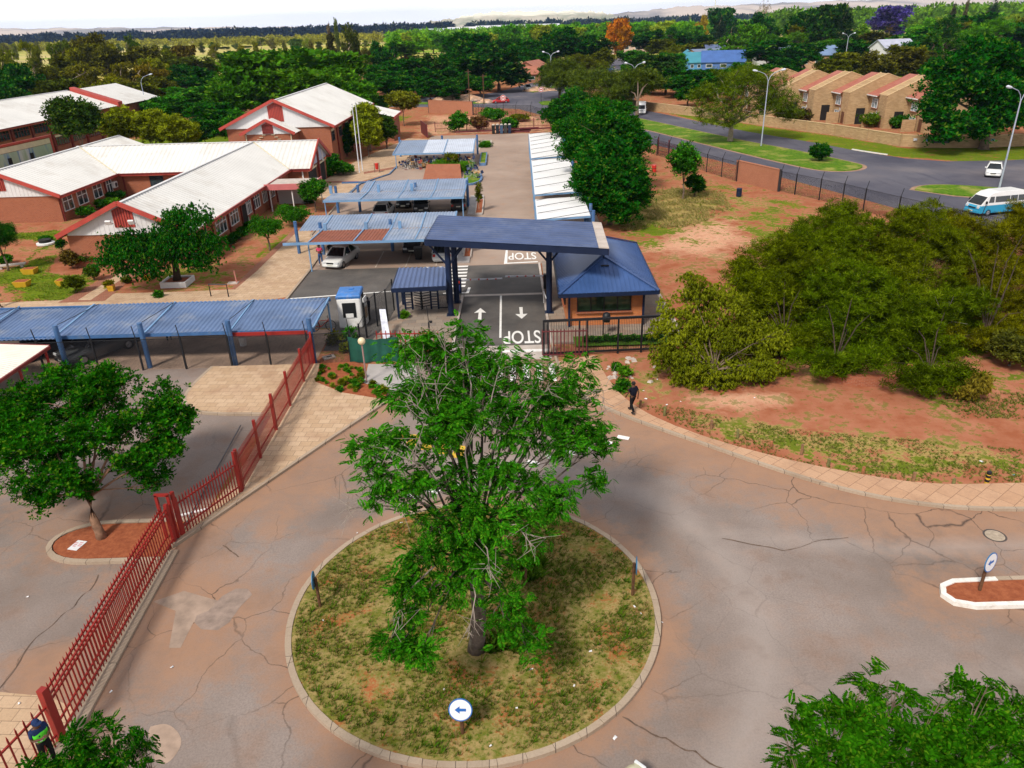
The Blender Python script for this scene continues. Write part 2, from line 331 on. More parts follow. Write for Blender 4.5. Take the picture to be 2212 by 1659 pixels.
def wall_brick(name, c1, c2, mortar, w=.24, h=.085, var=(.5, .5)):
    t = NT(name); sx = t.n.new('ShaderNodeSeparateXYZ'); t.l.new(t.pos, sx.inputs[0]); cx = t.n.new('ShaderNodeCombineXYZ')
    nm = t.n.new('ShaderNodeSeparateXYZ'); t.l.new(t.geo.outputs['True Normal'], nm.inputs[0])
    u = t.mix(t.math('GREATER_THAN', t.math('ABSOLUTE', nm.outputs[0]), .7), sx.outputs[0], sx.outputs[1])
    t.l.new(u, cx.inputs[0]); t.l.new(sx.outputs[2], cx.inputs[1])
    b = t.n.new('ShaderNodeTexBrick'); b.inputs['Scale'].default_value = 1.0; b.inputs['Brick Width'].default_value = w; b.inputs['Row Height'].default_value = h; b.inputs['Mortar Size'].default_value = .008
    b.inputs['Color1'].default_value = (*c1, 1); b.inputs['Color2'].default_value = (*c2, 1); b.inputs['Mortar'].default_value = (*mortar, 1); t.l.new(cx.outputs[0], b.inputs['Vector'])
    k = t.mix(t.ramp(t.noise(.5, 5, .6), (.45, 0.), (.75, .35)), b.outputs['Color'], tuple(x * .6 for x in c1)); t.bump(b.outputs['Fac'], .25, -.008); return t.out(k, .85, 0, .2)
M_old = asphalt_old(); M_new = asphalt_new(); M_road = asphalt_road(); M_lot = lot_tar()
M_pave = pavers('sand_concrete_slabs', (.56, .40, .27), (.47, .32, .20), (.25, .17, .11), .55, .45, R_(4))
M_pave_r = pavers('pink_cracked_slabs', (.53, .33, .21), (.48, .285, .175), (.22, .12, .075), .9, .62, R_(-38))
M_pave_g = pavers('grey_brown_slabs', (.33, .265, .21), (.23, .195, .17), (.16, .12, .09), .9, .6, 0)
M_redpave = pavers('red_paving_bricks', (.36, .15, .095), (.30, .115, .07), (.2, .09, .06), .22, .11, R_(20))
M_kerb = pavers('weathered_kerbstone', (.42, .33, .25), (.36, .28, .21), (.10, .075, .06), .9, 9., 0, 0, (.28, .2, .14))
M_conc = paint('pale_concrete', (.48, .42, .38), .85, 0, .14, 1.5, .2, (.4, .27, .18))
M_white = paint('road_marking_white', (.78, .77, .75), .7, 0, .07, 6, .2, (.5, .44, .4))
M_soil = (lambda t: t.out(t.mix(t.ramp(t.noise(5, 6, .7), (.35, 0.), (.65, 1.)), (.22, .06, .028), (.34, .11, .05)), .95, 0, .1))(NT('bare_red_soil'))
Z1, Z2, Z3, Z4 = .006, .011, .016, .021
def sheet(name, poly, z, mat, label=None): return struct(name, MB().face([(x, y, z) for x, y in poly]), mat, label)
def densify(poly, n=3):
    out = []
    for i in range(len(poly) - 1):
        for k in range(n): t_ = k / n; out.append((poly[i][0] * (1 - t_) + poly[i + 1][0] * t_, poly[i][1] * (1 - t_) + poly[i + 1][1] * t_))
    return out + [poly[-1]]
def chaikin(p, n=2):
    for _ in range(n):
        q = [p[0]]
        for a, b in zip(p, p[1:]): q += [(a[0] * .75 + b[0] * .25, a[1] * .75 + b[1] * .25), (a[0] * .25 + b[0] * .75, a[1] * .25 + b[1] * .75)]
        p = q + [p[-1]]
    return p
def offset_line(p, d):
    out = []
    for i in range(len(p)):
        a = p[max(i - 1, 0)]; b = p[min(i + 1, len(p) - 1)]; dx, dy = b[0] - a[0], b[1] - a[1]; L = math.hypot(dx, dy) or 1
        out.append((p[i][0] - dy / L * d, p[i][1] + dx / L * d))
    return out
def strip(mb, line, w, z0, z1, side=0):
    a = offset_line(line, w * (side + 1) / 2); b = offset_line(line, -w * (1 - side) / 2)
    for i in range(len(line) - 1): mb.prism([b[i], b[i + 1], a[i + 1], a[i]], z0, z1)
    return mb
KR = chaikin([(2.45, 43.2), (2.6, 40), (3.0, 37.4), (4.0, 35.2), (6.0, 33.0), (8.6, 30.7), (12.0, 27.6), (14.5, 25.9), (17.2, 24.95), (20, 24.65), (26, 24.6), (60, 24.6)])
RC = (-1.5, 20.1)
KL = [(-13.25, 23.9), (-8.7, 32.2), (-6.55, 36.0)]
FC = [(-60, -5), (70, -5), (70, 24.6)] + KR[::-1] + [(-6.6, 43.2), (-6.5, 36), (-8.7, 32.2), (-13.2, 24), (-13.2, 30), (-12, 41.2), (-60, 41.2)]
fx = np.arange(-60, 70.1, .4); fy = np.arange(-5, 43.4, .4); FX, FY = np.meshgrid(fx, fy)
def open_dist(line, X, Y):
    d = np.full(X.shape, 1e9)
    for (x1, y1), (x2, y2) in zip(line, line[1:]): dx, dy = x2 - x1, y2 - y1; t_ = np.clip(((X - x1) * dx + (Y - y1) * dy) / (dx * dx + dy * dy + 1e-9), 0, 1); d = np.minimum(d, np.hypot(X - x1 - t_ * dx, Y - y1 - t_ * dy))
    return d
rad = np.hypot(FX - RC[0], FY - RC[1]); fall = lambda d, w: np.clip(1 - d / w, 0, 1)
dust = np.maximum.reduce([.95 * fall(open_dist(KR, FX, FY), 4.2) ** .7, .9 * fall(open_dist(KL, FX, FY), 2.6), .8 * fall(open_dist([(-12.8, 6), (-12.9, 15.5), (-13.2, 23.7)], FX, FY), 2.2), .85 * fall(np.abs(rad - 6.2), 1.5), .9 * fall(open_dist([(14.6, 20), (24, 20)], FX, FY), 2.4), .8 * fall(open_dist([(-13.4, 24.4), (-16.8, 24.4)], FX, FY), 2.6),
  .85 * cover(G((250, 1260), (420, 1190), (560, 1230), (600, 1330), (520, 1440), (330, 1520), (220, 1420)), FX, FY, 1.6), .85 * cover(G((0, 1420), (200, 1372), (150, 1520), (60, 1600), (0, 1640)), FX, FY, .5), .5 * cover(G((0, 1080), (420, 1060), (420, 1160), (0, 1230)), FX, FY, 1.5), .6 * cover(G((500, 1080), (760, 900), (830, 880), (760, 1060), (560, 1190)), FX, FY, 1.2), .5 * cover(G((700, 1600), (900, 1659), (1200, 1690), (800, 1720), (600, 1659)), FX, FY, .8)])
wear = np.maximum(.9 * fall(np.abs(rad - 9.4), 1.7) * (FX > RC[0] - 2) , .8 * fall(open_dist([(7, 24), (14, 22.6), (40, 22.6)], FX, FY), 1.3)); wear = np.maximum(wear, .7 * fall(open_dist([(6, 12), (9, 16), (20, 17), (40, 17)], FX, FY), 1.5))
fidx = np.arange(FX.size).reshape(FX.shape); fq = np.stack([fidx[:-1, :-1], fidx[:-1, 1:], fidx[1:, 1:], fidx[1:, :-1]], -1).reshape(-1, 4); cxy = (FX.ravel()[fq].mean(1), FY.ravel()[fq].mean(1)); keep = inside(FC, *cxy) | (edge_dist(FC, *cxy) < .3); fq = fq[keep]
me = bpy.data.meshes.new('forecourt_road'); me.vertices.add(FX.size); me.vertices.foreach_set('co', np.stack([FX, FY, np.full(FX.shape, Z1)], -1).ravel()); me.loops.add(fq.size); me.loops.foreach_set('vertex_index', fq.ravel()); me.polygons.add(len(fq)); me.polygons.foreach_set('loop_start', np.arange(len(fq)) * 4); me.update(calc_edges=True)
ca = me.color_attributes.new('wear', 'FLOAT_COLOR', 'POINT'); ca.data.foreach_set('color', np.stack([dust, wear, 0 * dust, 0 * dust + 1], -1).ravel()); me.materials.append(M_old); o = bpy.data.objects.new('forecourt_road', me); col.objects.link(o); tag(o, kind='structure')
sheet('entrance_road', [(-11.6, 43.3), (2.45, 43.3), (2.5, 60.7), (-16.4, 60.7), (-16.4, 47.2), (-11.6, 47.2)], Z2, M_new)
sheet('gate_threshold', [(-3.6, 41.1), (2.4, 41.1), (2.4, 43.3), (-3.6, 43.3)], Z2, M_conc)
sheet('parking_lot', [(-16.4, 60.7), (8.9, 60.7), (10, 142), (-13, 142), (-14, 125), (-15.2, 110), (-15.5, 104), (-18.5, 98), (-19, 90), (-18.8, 72), (-16.5, 66)], Z2, M_lot)
sheet('carport_floor', [(-45, 41.2), (-11.7, 41.2), (-11.7, 47.0), (-45, 47.0)], Z2, paint('dark_stained_concrete', (.40, .28, .21), .85, 0, .25, .8, .2))
# raised footways and their kerbs
OUT_R = [(60, 26.6), (24, 26.55), (20, 26.55), (17.9, 26.6), (16.1, 27.0), (12.8, 28.5), (9.5, 30.7), (7.2, 33.0), (6.1, 34.8), (5.4, 37), (4.9, 41.2), (2.6, 41.2)]
def resample(line, n):
    L = np.concatenate([[0], np.cumsum([math.dist(a, b) for a, b in zip(line, line[1:])])]); u = np.linspace(0, L[-1], n); return list(zip(np.interp(u, L, [p[0] for p in line]), np.interp(u, L, [p[1] for p in line])))
def ribbon(a, b, z0, z1):
    n = len(a); vs = [(*p, z1) for p in a] + [(*p, z1) for p in b] + [(*p, z0) for p in a] + [(*p, z0) for p in b]; fs = []
    for i in range(n - 1): fs += [(i, i + 1, n + i + 1, n + i), (i, 2 * n + i, 2 * n + i + 1, i + 1), (n + i, n + i + 1, 3 * n + i + 1, 3 * n + i)]
    return MB().add(vs, fs)
kin = [p for p in offset_line(KR, .16) if p[1] < 41.2]; outl = chaikin(OUT_R[::-1][1:], 1)
struct('right_footway', ribbon(resample(kin, 140), resample(outl, 140), 0, .12), M_pave_r)
struct('right_kerb', strip(MB(), KR, .16, 0, .13, 1), M_kerb)
PAVL = [(-17.6, 41.15), (-17.9, 38.5), (-17.7, 37.0), (-17.2, 36.1), (-16.3, 35.5), (-15.4, 35.2), (-12.4, 35.0), (-12.3, 30), (-12.7, 26), (-13.3, 24.1)] + offset_line(KL, .16) + [(-9.2, 37.1), (-11.0, 38.6), (-11.3, 41.15)]
struct('left_footway', MB().prism(PAVL, 0, .12), M_pave)
mb = strip(MB(), densify(KL, 8), .16, 0, .13, 1); strip(mb, chaikin([(-17.6, 41.15), (-17.9, 38.3), (-17.6, 36.6), (-16.6, 35.5), (-15.4, 35.15), (-12.4, 34.95)]), .16, 0, .13, -1); struct('left_kerb', mb, M_kerb)
struct('planting_bed', MB().prism([(-11.3, 41.15), (-11.0, 38.6), (-9.2, 37.1), (-6.7, 36.1), (-6.9, 37.4), (-8.3, 38.2), (-8.6, 40.6), (-9.3, 41.2)], 0, .14), M_soil)
struct('concrete_pad', MB().prism([(-8.25, 38.3), (-6.5, 37.2), (-5.2, 38.4), (-5.6, 40.6), (-8.4, 40.9)], 0, .10), paint('grey_screed', (.38, .35, .34), .85, 0, .1, 1.2, .2))
struct('gate_kerb', strip(MB(), densify([(-12.75, 8), (-12.85, 15.5), (-13.2, 23.7)], 5), .45, 0, .09), M_kerb)
sheet('gate_paving', [(-30, 10), (-13.2, 10), (-13.2, 16.3), (-14.2, 16.8), (-30, 19)], Z2, M_pave)
# roundabout
RR = 6.05
ringp = [(RC[0] + math.cos(a) * RR, RC[1] + math.sin(a) * RR) for a in np.linspace(0, 2 * math.pi, 97)]
mbk = MB()
for i in range(96):
    g_ = .012 if i % 2 == 0 else 0
    a0, a1 = 2 * math.pi * i / 96 + g_ / RR, 2 * math.pi * (i + 1) / 96
    mbk.prism([(RC[0] + math.cos(a) * r, RC[1] + math.sin(a) * r) for a, r in ((a0, RR), (a0, RR + .2), (a1, RR + .2), (a1, RR))][::-1][::-1], 0, .15 + .008 * math.sin(i * 1.7))
struct('roundabout_kerb', mbk, M_kerb)
mbi = MB(); rr = [0.0, 1.5, 3, 4.5, 5.5, 6.05]; vs = [(RC[0], RC[1], .22)]; fs = []
for j, r in enumerate(rr[1:]):
    for i in range(96): a = 2 * math.pi * i / 96; vs.append((RC[0] + math.cos(a) * r, RC[1] + math.sin(a) * r, .22 - .1 * (r / 6.05) ** 3))
for i in range(96):
    fs.append((0, 1 + i, 1 + (i + 1) % 96))
    for j in range(4): b0 = 1 + j * 96; b1 = b0 + 96; fs.append((b0 + i, b1 + i, b1 + (i + 1) % 96, b0 + (i + 1) % 96))
mbi.add(vs, fs)
t = NT('dry_roundabout_turf'); n2 = t.noise(.8, 6, .65); n3 = t.noise(3.2, 5, .7); n4 = t.noise(12, 4, .7)
c = t.mix(t.ramp(n3, (.35, 0.), (.6, 1.)), (.13, .14, .02), (.33, .24, .10)); c = t.mix(t.ramp(n4, (.5, 0.), (.68, 1.)), c, (.06, .12, .008))
c = t.mix(t.ramp(t.math('ADD', t.math('MULTIPLY', n2, .6), t.math('MULTIPLY', n4, .4)), (.53, 0.), (.6, .85)), c, (.36, .105, .04))
struct('roundabout_island', mbi, t.out(c, .95, 0, .0), smooth=True)
# soil islands
def island(name, outline, kerbmats, split=None):
    inner = offset_line(outline + outline[:1], .17)[:-1]
    struct(name, MB().prism(inner, 0, .11), M_soil)
isl = [(-13.3, 23.15), (-13.3, 25.65)] + [(-16.3 + 1.9 * math.cos(a), 24.4 + 1.25 * math.sin(a)) for a in np.linspace(math.pi / 2, 3 * math.pi / 2, 13)]
struct('tree_island', MB().prism([(-13.4, 23.3), (-13.4, 25.5)] + [(-16.3 + 1.75 * math.cos(a), 24.4 + 1.1 * math.sin(a)) for a in np.linspace(math.pi / 2, 3 * math.pi / 2, 13)], 0, .12), M_soil)
struct('tree_island_kerb', strip(MB(), densify(isl[1:] + isl[:1], 2), .2, 0, .14), M_kerb)
iR = [(22, 19.42), (16.9, 19.42), (15.2, 19.42), (14.6, 19.62), (14.42, 20.0), (14.6, 20.4), (15.1, 20.62), (16.6, 20.66), (22, 20.66)]
struct('traffic_island', MB().prism(iR, 0, .13), M_soil)
struct('traffic_island_kerb', strip(MB(), densify([(16.2, 20.68), (22, 20.68)], 3), .18, 0, .16), M_kerb)
struct('traffic_island_kerb', strip(MB(), densify([(16.9, 19.4), (22, 19.4)], 3), .18, 0, .16), M_kerb)
struct('white_island_kerb', strip(MB(), densify(iR[1:8], 2), .18, 0, .17), paint('whitewash', (.74, .72, .68), .8, 0, .06, 4, .2, (.45, .38, .32)))
# school paving
sheet('walkway', G((0, 690), (0, 654), (140, 648), (200, 640), (250, 634), (400, 630), (505, 625), (553, 587), (640, 502), (655, 490), (688, 510), (700, 540), (673, 587), (622, 641), (545, 655)), Z1, M_pave)
sheet('garden_path', CS((430, 470), (905, 215), (1060, 225), (780, 455)), Z2, M_redpave)
sheet('garden_path', CS((580, 450), (945, 215), (1020, 215), (675, 450)), Z3, M_pave)
sheet('red_walkway_border', G((553, 587), (640, 502), (632, 498), (545, 580), (500, 622), (507, 626)), Z2, M_redpave)
struct('walkway_kerb', strip(MB(), [(-16.45, 48.5), (-16.35, 60.5), (-16.5, 66), (-18.9, 72.2), (-19.1, 90), (-18.6, 98)], .18, 0, .12), M_kerb)
sheet('hall_paving', [(-24, 98), (-18.7, 98), (-18.6, 100), (-15.6, 105.5), (-15.3, 110), (-14.2, 125), (-13.4, 138), (-17, 140), (-22, 118), (-23.5, 104)], Z1, M_pave)
sheet('hall_paving', [(-23.5, 90), (-19, 90), (-18.7, 98), (-24, 98)], Z1, M_pave)
sheet('red_paving_band', [(-19.2, 105.2), (-15.5, 108.5), (-15.5, 110.3), (-19.5, 106.8)], Z2, M_redpave)
sheet('red_paving_band', [(-24, 99.5), (-19, 99), (-19, 100.2), (-24, 100.8)], Z2, M_redpave)
struct('blue_kerb', strip(MB(), [(-18.7, 91), (-18.5, 97.6), (-15.6, 104.2), (-15.35, 110)], .22, 0, .15), paint('blue_kerb_paint', (.10, .16, .26), .8, 0, .3, 2))
struct('entrance_paving', MB().prism([(-9.0, 43.3), (-3.7, 43.3), (-3.4, 52.9), (-7.6, 52.9), (-8.0, 50.3), (-8.2, 47.4)], 0, .12), M_pave_g)
struct('guardhouse_paving', MB().prism([(2.55, 43.3), (10.6, 43.3), (10.6, 58.5), (2.75, 61)], 0, .12), M_pave_g)
struct('road_edge_kerb', strip(MB(), [(2.48, 43.3), (2.52, 60.6)], .16, 0, .14), M_conc)
struct('road_edge_kerb', strip(MB(), [(-3.58, 43.3), (-3.42, 52.9)], .16, 0, .14), M_conc)
struct('guardhouse_kerb', strip(MB(), [(10.7, 43.3), (10.7, 57.5)], .25, 0, .16), M_conc)
sheet('drain_channel', [(-3.3, 52.85), (2.4, 52.85), (2.4, 53.25), (-3.3, 53.25)], Z3, M_conc)
# flower bed behind the gate fence
sheet('gate_lawn', [(3.9, 42.6), (10.4, 42.6), (10.4, 44.2), (3.9, 44.2)], .128, paint('short_green_grass', (.06, .13, .01), .95, 0, .4, 3, .1))
# main road, median, side road
sheet('main_road', [(24, 190), (31.6, 171), (41.6, 136), (47.9, 121), (50.6, 112.5), (54, 105.2), (58, 102), (66, 101.5), (110, 108), (110, 60), (60, 60), (43.5, 66), (40.3, 73.3), (36.5, 85.5), (31, 103), (22, 128), (12, 158), (3.5, 184), (-6, 191), (-50, 205), (-50, 226), (-14, 221), (-2, 232), (4, 250), (36, 350), (62, 430), (80, 430), (54, 345), (24, 255), (20, 226)], Z1, M_road)
def median(poly):
    p = chaikin(poly); g_ = 1 if sum((b[0] - a[0]) * (b[1] + a[1]) for a, b in zip(p, p[1:] + p[:1])) > 0 else -1
    struct('median', MB().prism(p, 0, .1), M_turf); q = offset_line(p + p[:1], .55 * g_)[:-1]; sheet('dusty_shoulder', q, Z2, M_shoulder)
M_shoulder = paint('dusty_shoulder', (.32, .21, .15), .95, 0, .25, 1.5, .0)
M_turf = (lambda t: t.out(t.mix(t.ramp(t.noise(.3, 7, .7), (.50, 0.), (.66, .85)), t.mix(t.ramp(t.noise(2.5, 5, .7), (.35, 0.), (.65, 1.)), (.035, .12, .005), (.13, .22, .012)), (.32, .29, .075)), .95, 0, .1))(NT('verge_turf'))
median([(13.5, 186), (20, 160), (34.4, 113), (37.3, 104.4), (39.3, 99), (41.4, 97.1), (44.4, 97.5), (46.4, 100.2), (46.0, 102.9), (43.4, 111.2), (41.4, 116.8), (37.6, 125.5), (26, 162), (17, 187)])
median([(45.3, 84.8), (46.6, 86.6), (49.5, 87.3), (53.5, 85.2), (62, 80), (80, 68), (78, 65), (60, 74), (48, 81.5)])
median([(8.3, 228), (14, 238), (21, 258), (48, 345), (46, 347), (17, 260), (9, 240), (7, 232)])
struct('junction_island', MB().prism(chaikin([(-13.5, 200), (-3, 200), (-1, 203), (-12, 206), (-30, 209), (-30, 206)]), 0, .1), M_turf)
struct('junction_island', MB().prism(chaikin([(9, 192), (13, 190), (14, 196), (11, 202), (8.6, 199)]), 0, .1), M_turf)
struct('roadside_kerb', strip(MB(), [(50.4, 113.6), (51.2, 111.6), (52.3, 109.4), (53.0, 108.2)], .22, 0, .13), paint('whitewash', (.74, .72, .68)))
# road markings
mk = MB()
mk.face([(x, y, Z4) for x, y in ((-.72, 44.6), (-.58, 44.6), (-.55, 52.8), (-.69, 52.8))])
struct('centre_line', mk, M_white)
def arrow(name, x, y, s, up):
    k = 1 if up else -1
    struct(name, MB().face([(x + a * s * k, y + b * s * k, Z4) for a, b in ((-.12, -1.15), (.12, -1.15), (.1, .25), (.42, .2), (0, 1.15), (-.42, .2), (-.1, .25))]), M_white)
arrow('lane_arrow', -2.05, 49.1, 1.0, True); arrow('lane_arrow', .78, 49.05, 1.0, False)
def road_text(name, txt, x, y, sx, sy, rz, mat=None, z=Z4):
    cu = bpy.data.curves.new(name, 'FONT'); cu.body = txt; cu.size = 1; cu.align_x = 'CENTER'; cu.align_y = 'CENTER'; cu.offset = .012
    o = bpy.data.objects.new(name, cu); dg = bpy.context.evaluated_depsgraph_get(); col.objects.link(o); dg.update()
    m = bpy.data.meshes.new_from_object(o.evaluated_get(dg)); bpy.data.objects.remove(o)
    m.materials.clear(); m.materials.append(mat or M_white); o = bpy.data.objects.new(name, m); col.objects.link(o)
    o.location = (x, y, z); o.rotation_euler = (0, 0, rz); o.scale = (sx, sy, 1); return o
tag(road_text('stop_marking', 'STOP', 1.2, 63.15, 1.0, 2.9, math.pi), kind='structure')
tag(road_text('stop_marking', 'STOP', .72, 44.75, 1.0, 3.0, math.pi), kind='structure')
mk = MB()
for a in ([(-.38, 60.85), (2.45, 61.1), (2.45, 61.35), (-.1, 61.15), (-.02, 65.3), (-.2, 65.3)],): mk.face([(x, y, Z4) for x, y in a])
struct('stop_line', mk, M_white)
struct('stop_line', MB().face([(x, y, Z4) for x, y in ((-.55, 42.2), (2.35, 42.2), (2.35, 42.6), (-.55, 42.6))]), M_white)
mk = MB()
for i in range(7): y = 55.1 + i * .86; mk.face([(x, yy, Z4) for x, yy in ((-4.9, y), (-3.35, y), (-3.3, y + .42), (-4.85, y + .42))])
struct('pedestrian_crossing', mk, M_white)
mk = MB()
for i in range(8): x = -3.1 + i * .75; mk.face([(xx, y, Z4) for xx, y in ((x, 38.0), (x + .34, 38.0), (x + .34, 40.4), (x, 40.4))])
struct('pedestrian_crossing', mk, M_white)
mk = MB()
for i in range(12): a = Vector((5.2, 31.5)).lerp(Vector((-4.4, 27.0)), i / 11.); mk.face([(a.x + u, a.y + v, Z4) for u, v in ((-.3, -.05), (.22, -.28), (.34, .0), (-.18, .25))])
struct('yield_line', mk, M_white)
mk = MB()
for i in range(5): a = Vector((-5.6, 32.2)).lerp(Vector((-2.6, 30.6)), i / 4.); mk.face([(a.x + u, a.y + v, Z4) for u, v in ((-.3, -.5), (.2, -.6), (.35, .5), (-.15, .6))])
struct('speed_hump_stripes', mk, paint('road_marking_yellow', (.62, .38, .04), .7, 0, .15, 4))
mk = MB(); mk.face([(x, y, Z4) for x, y in ((-16.2, 53.4), (-7.9, 54.6), (-7.9, 54.75), (-16.2, 53.6))]); struct('lane_line', mk, M_white)
mk = MB(); mk.face([(x, y, Z4) for x, y in ((-7.7, 56.9), (-5.3, 56.9), (-5.3, 57.05), (-7.7, 57.05))]); struct('lane_line', mk, M_white)
mk = MB(); mk.face([(x, y, Z4) for x, y in ((-4.9, 53.6), (-3.0, 53.6), (-2.9, 54.9), (-3.1, 54.9), (-3.2, 53.8), (-4.9, 53.8))]); struct('lane_line', mk, M_white)
mk = MB()
pts = [(-7.0 + i * .22, 60.35 + .22 * math.sin(i * 1.2)) for i in range(12)]; strip(mk, pts, .2, Z4 - .003, Z4); struct('painted_scroll', mk, M_white)
M_fade = paint('faded_line', (.50, .42, .34), .8, 0, .2, 3)
mk = MB()
for x in (-13.5, -11.0, -8.5, -6.0): mk.face([(a, y, Z4 - .002) for a, y in ((x - .05, 60.9), (x + .05, 60.9), (x + .05, 65.8), (x - .05, 65.8))])
for x in (-16.5, -14, -11.5, -9, -6.5): mk.face([(a, y, Z4 - .002) for a, y in ((x - .05, 77), (x + .05, 77), (x + .05, 82), (x - .05, 82))])
for x in (-9, -6.5, -4.2): mk.face([(a, y, Z4 - .002) for a, y in ((x - .06, 122), (x + .06, 122), (x + .5, 134), (x + .38, 134))])
struct('parking_bay_lines', mk, M_fade)
# patched tarmac and stains on the forecourt
sheet('tar_patch', G((398, 1277), (478, 1300), (455, 1325), (418, 1345), (390, 1400), (365, 1400), (380, 1320), (330, 1300)), Z2, paint('pale_tar_patch', (.31, .225, .175), .9, 0, .3, 1.6))
sheet('tar_patch', G((480, 1288), (510, 1272), (535, 1272), (545, 1285), (520, 1310), (495, 1345), (470, 1362), (435, 1360), (420, 1345), (425, 1330), (450, 1320)), Z2 + .001, paint('brown_tar_patch', (.27, .20, .165), .9, 0, .25, 3))
sheet('spill_stain', chaikin(G((325, 1570), (360, 1562), (385, 1580), (395, 1605), (375, 1640), (350, 1655), (330, 1640), (340, 1610), (318, 1590), (325, 1570))), Z2, paint('pale_dust', (.36, .26, .20), .95, 0, .25, 2))

for pl in (((1345, 1552), (1375, 1565), (1405, 1585), (1440, 1597), (1478, 1618), (1510, 1630), (1560, 1662)), ((211, 1244), (195, 1275), (166, 1300), (150, 1320), (122, 1340), (78, 1380), (40, 1430), (0, 1490)), ((1560, 1165), (1640, 1178), (1690, 1190), (1760, 1172), (1830, 1160)), ((480, 1180), (500, 1190), (515, 1204))):
    p = [(q[0] + .05 * math.sin(i * 7.1), q[1] + .05 * math.cos(i * 5.3)) for i, q in enumerate(densify(G(*pl), 4))]; m = MB()
    for i in range(len(p) - 1): w0, w1 = .008 + .016 * abs(math.sin(i * 1.9)), .008 + .016 * abs(math.sin((i + 1) * 1.9)); m.face([(p[i][0] - w0, p[i][1] - w0, Z3), (p[i][0] + w0, p[i][1] + w0, Z3), (p[i + 1][0] + w1, p[i + 1][1] + w1, Z3), (p[i + 1][0] - w1, p[i + 1][1] - w1, Z3)])
    struct('tarmac_crack', m, paint('crack_dirt', (.13, .09, .07), .95, 0, .3, 3, 0))
# ------------------------------------------------------------------ school buildings
M_brick = wall_brick('red_face_brick', (.34, .105, .05), (.27, .08, .04), (.33, .19, .13))
M_brick2 = wall_brick('orange_face_brick', (.58, .18, .05), (.48, .14, .04), (.42, .25, .16))
M_roofw = paint('white_roof_sheet', (.66, .65, .63), .6, 0, .06, .3, .2, (.46, .42, .38))
M_clad = paint('pale_grey_cladding', (.66, .66, .67), .6, 0, .05, .8)
M_barge = paint('red_barge_paint', (.40, .055, .04), .55, 0, .15, 1.0)
M_dkred = paint('dark_red_paint', (.17, .022, .018), .55, 0, .2, 1.0)
M_cream = paint('cream_panel', (.62, .55, .38), .7, 0, .1, 1.5)
M_dark = paint('opening_shade', (.012, .010, .010), .9, 0, .2, 1)  # near-black colour on flat panels stands in for shade inside openings
def glass(name, c=(.02, .028, .035), rough=.08):
    if name not in MATS: t = NT(name); MATS[name] = t.out(t.mix(t.ramp(t.noise(1.3, 3), (.4, 0.), (.6, 1.)), c, tuple(x * 2.2 for x in c)), rough, 0, .6)
    return MATS[name]
M_glass = glass('window_glass'); M_bframe = paint('dark_frame', (.03, .03, .035), .5); M_wframe = paint('white_frame', (.7, .7, .7), .5)
def wallM(o, n):          # matrix with x along the wall, y outward normal, z up
    n = Vector(n).normalized(); u = Vector((0, 0, 1)).cross(n) * -1
    return Matrix(((u.x, n.x, 0, o[0]), (u.y, n.y, 0, o[1]), (0, 0, 1, o[2]), (0, 0, 0, 1)))
def window(root, o, n, w, h, bars=3, fm=None, gm=None, head=None, trans=True, sill=True):
    Mx = wallM(o, n); f = MB(); t = .06
    for x in [-w / 2, w / 2] + [(-w / 2 + w * k / bars) for k in range(1, bars)]: f.box((x, .05, h / 2), (t, .09, h), M=Mx)
    for z in (0, h) + ((h * .68,) if trans else ()): f.box((0, .052, z), (w + t, .085, t), M=Mx)
    fo = f.build('window', fm or M_bframe, root)
    MB().box((0, .02, h / 2), (w, .03, h), M=Mx).build('pane', gm or M_glass, fo)
    if sill: MB().box((0, .1, -.08), (w + .2, .2, .08), M=Mx).build('sill', M_brick, fo)
    if head: MB().box((0, .06, h + .18), (w + .1, .1, .28), M=Mx).build('lintel', head, fo)
    return fo
def roofpair(root, T, half, eave, ridge, y0, y1, mat=M_roofw, pitch=.55, cap=True, name='roof'):
    m = MB(); P_ = lambda x, y, z: T @ Vector((x, y, z))
    m.corr(P_(half, y0, eave), P_(half, y1, eave), P_(0, y1, ridge), P_(0, y0, ridge), pitch, .028)
    m.corr(P_(-half, y0, eave), P_(-half, y1, eave), P_(0, y1, ridge), P_(0, y0, ridge), pitch, .028)
    r = m.build(name, mat, root)
    if cap: c = MB(); c.beam(P_(0, y0, ridge + .03), P_(0, y1, ridge + .03), .32, .05); c.build('ridge_cap', M_clad, r)
    return r
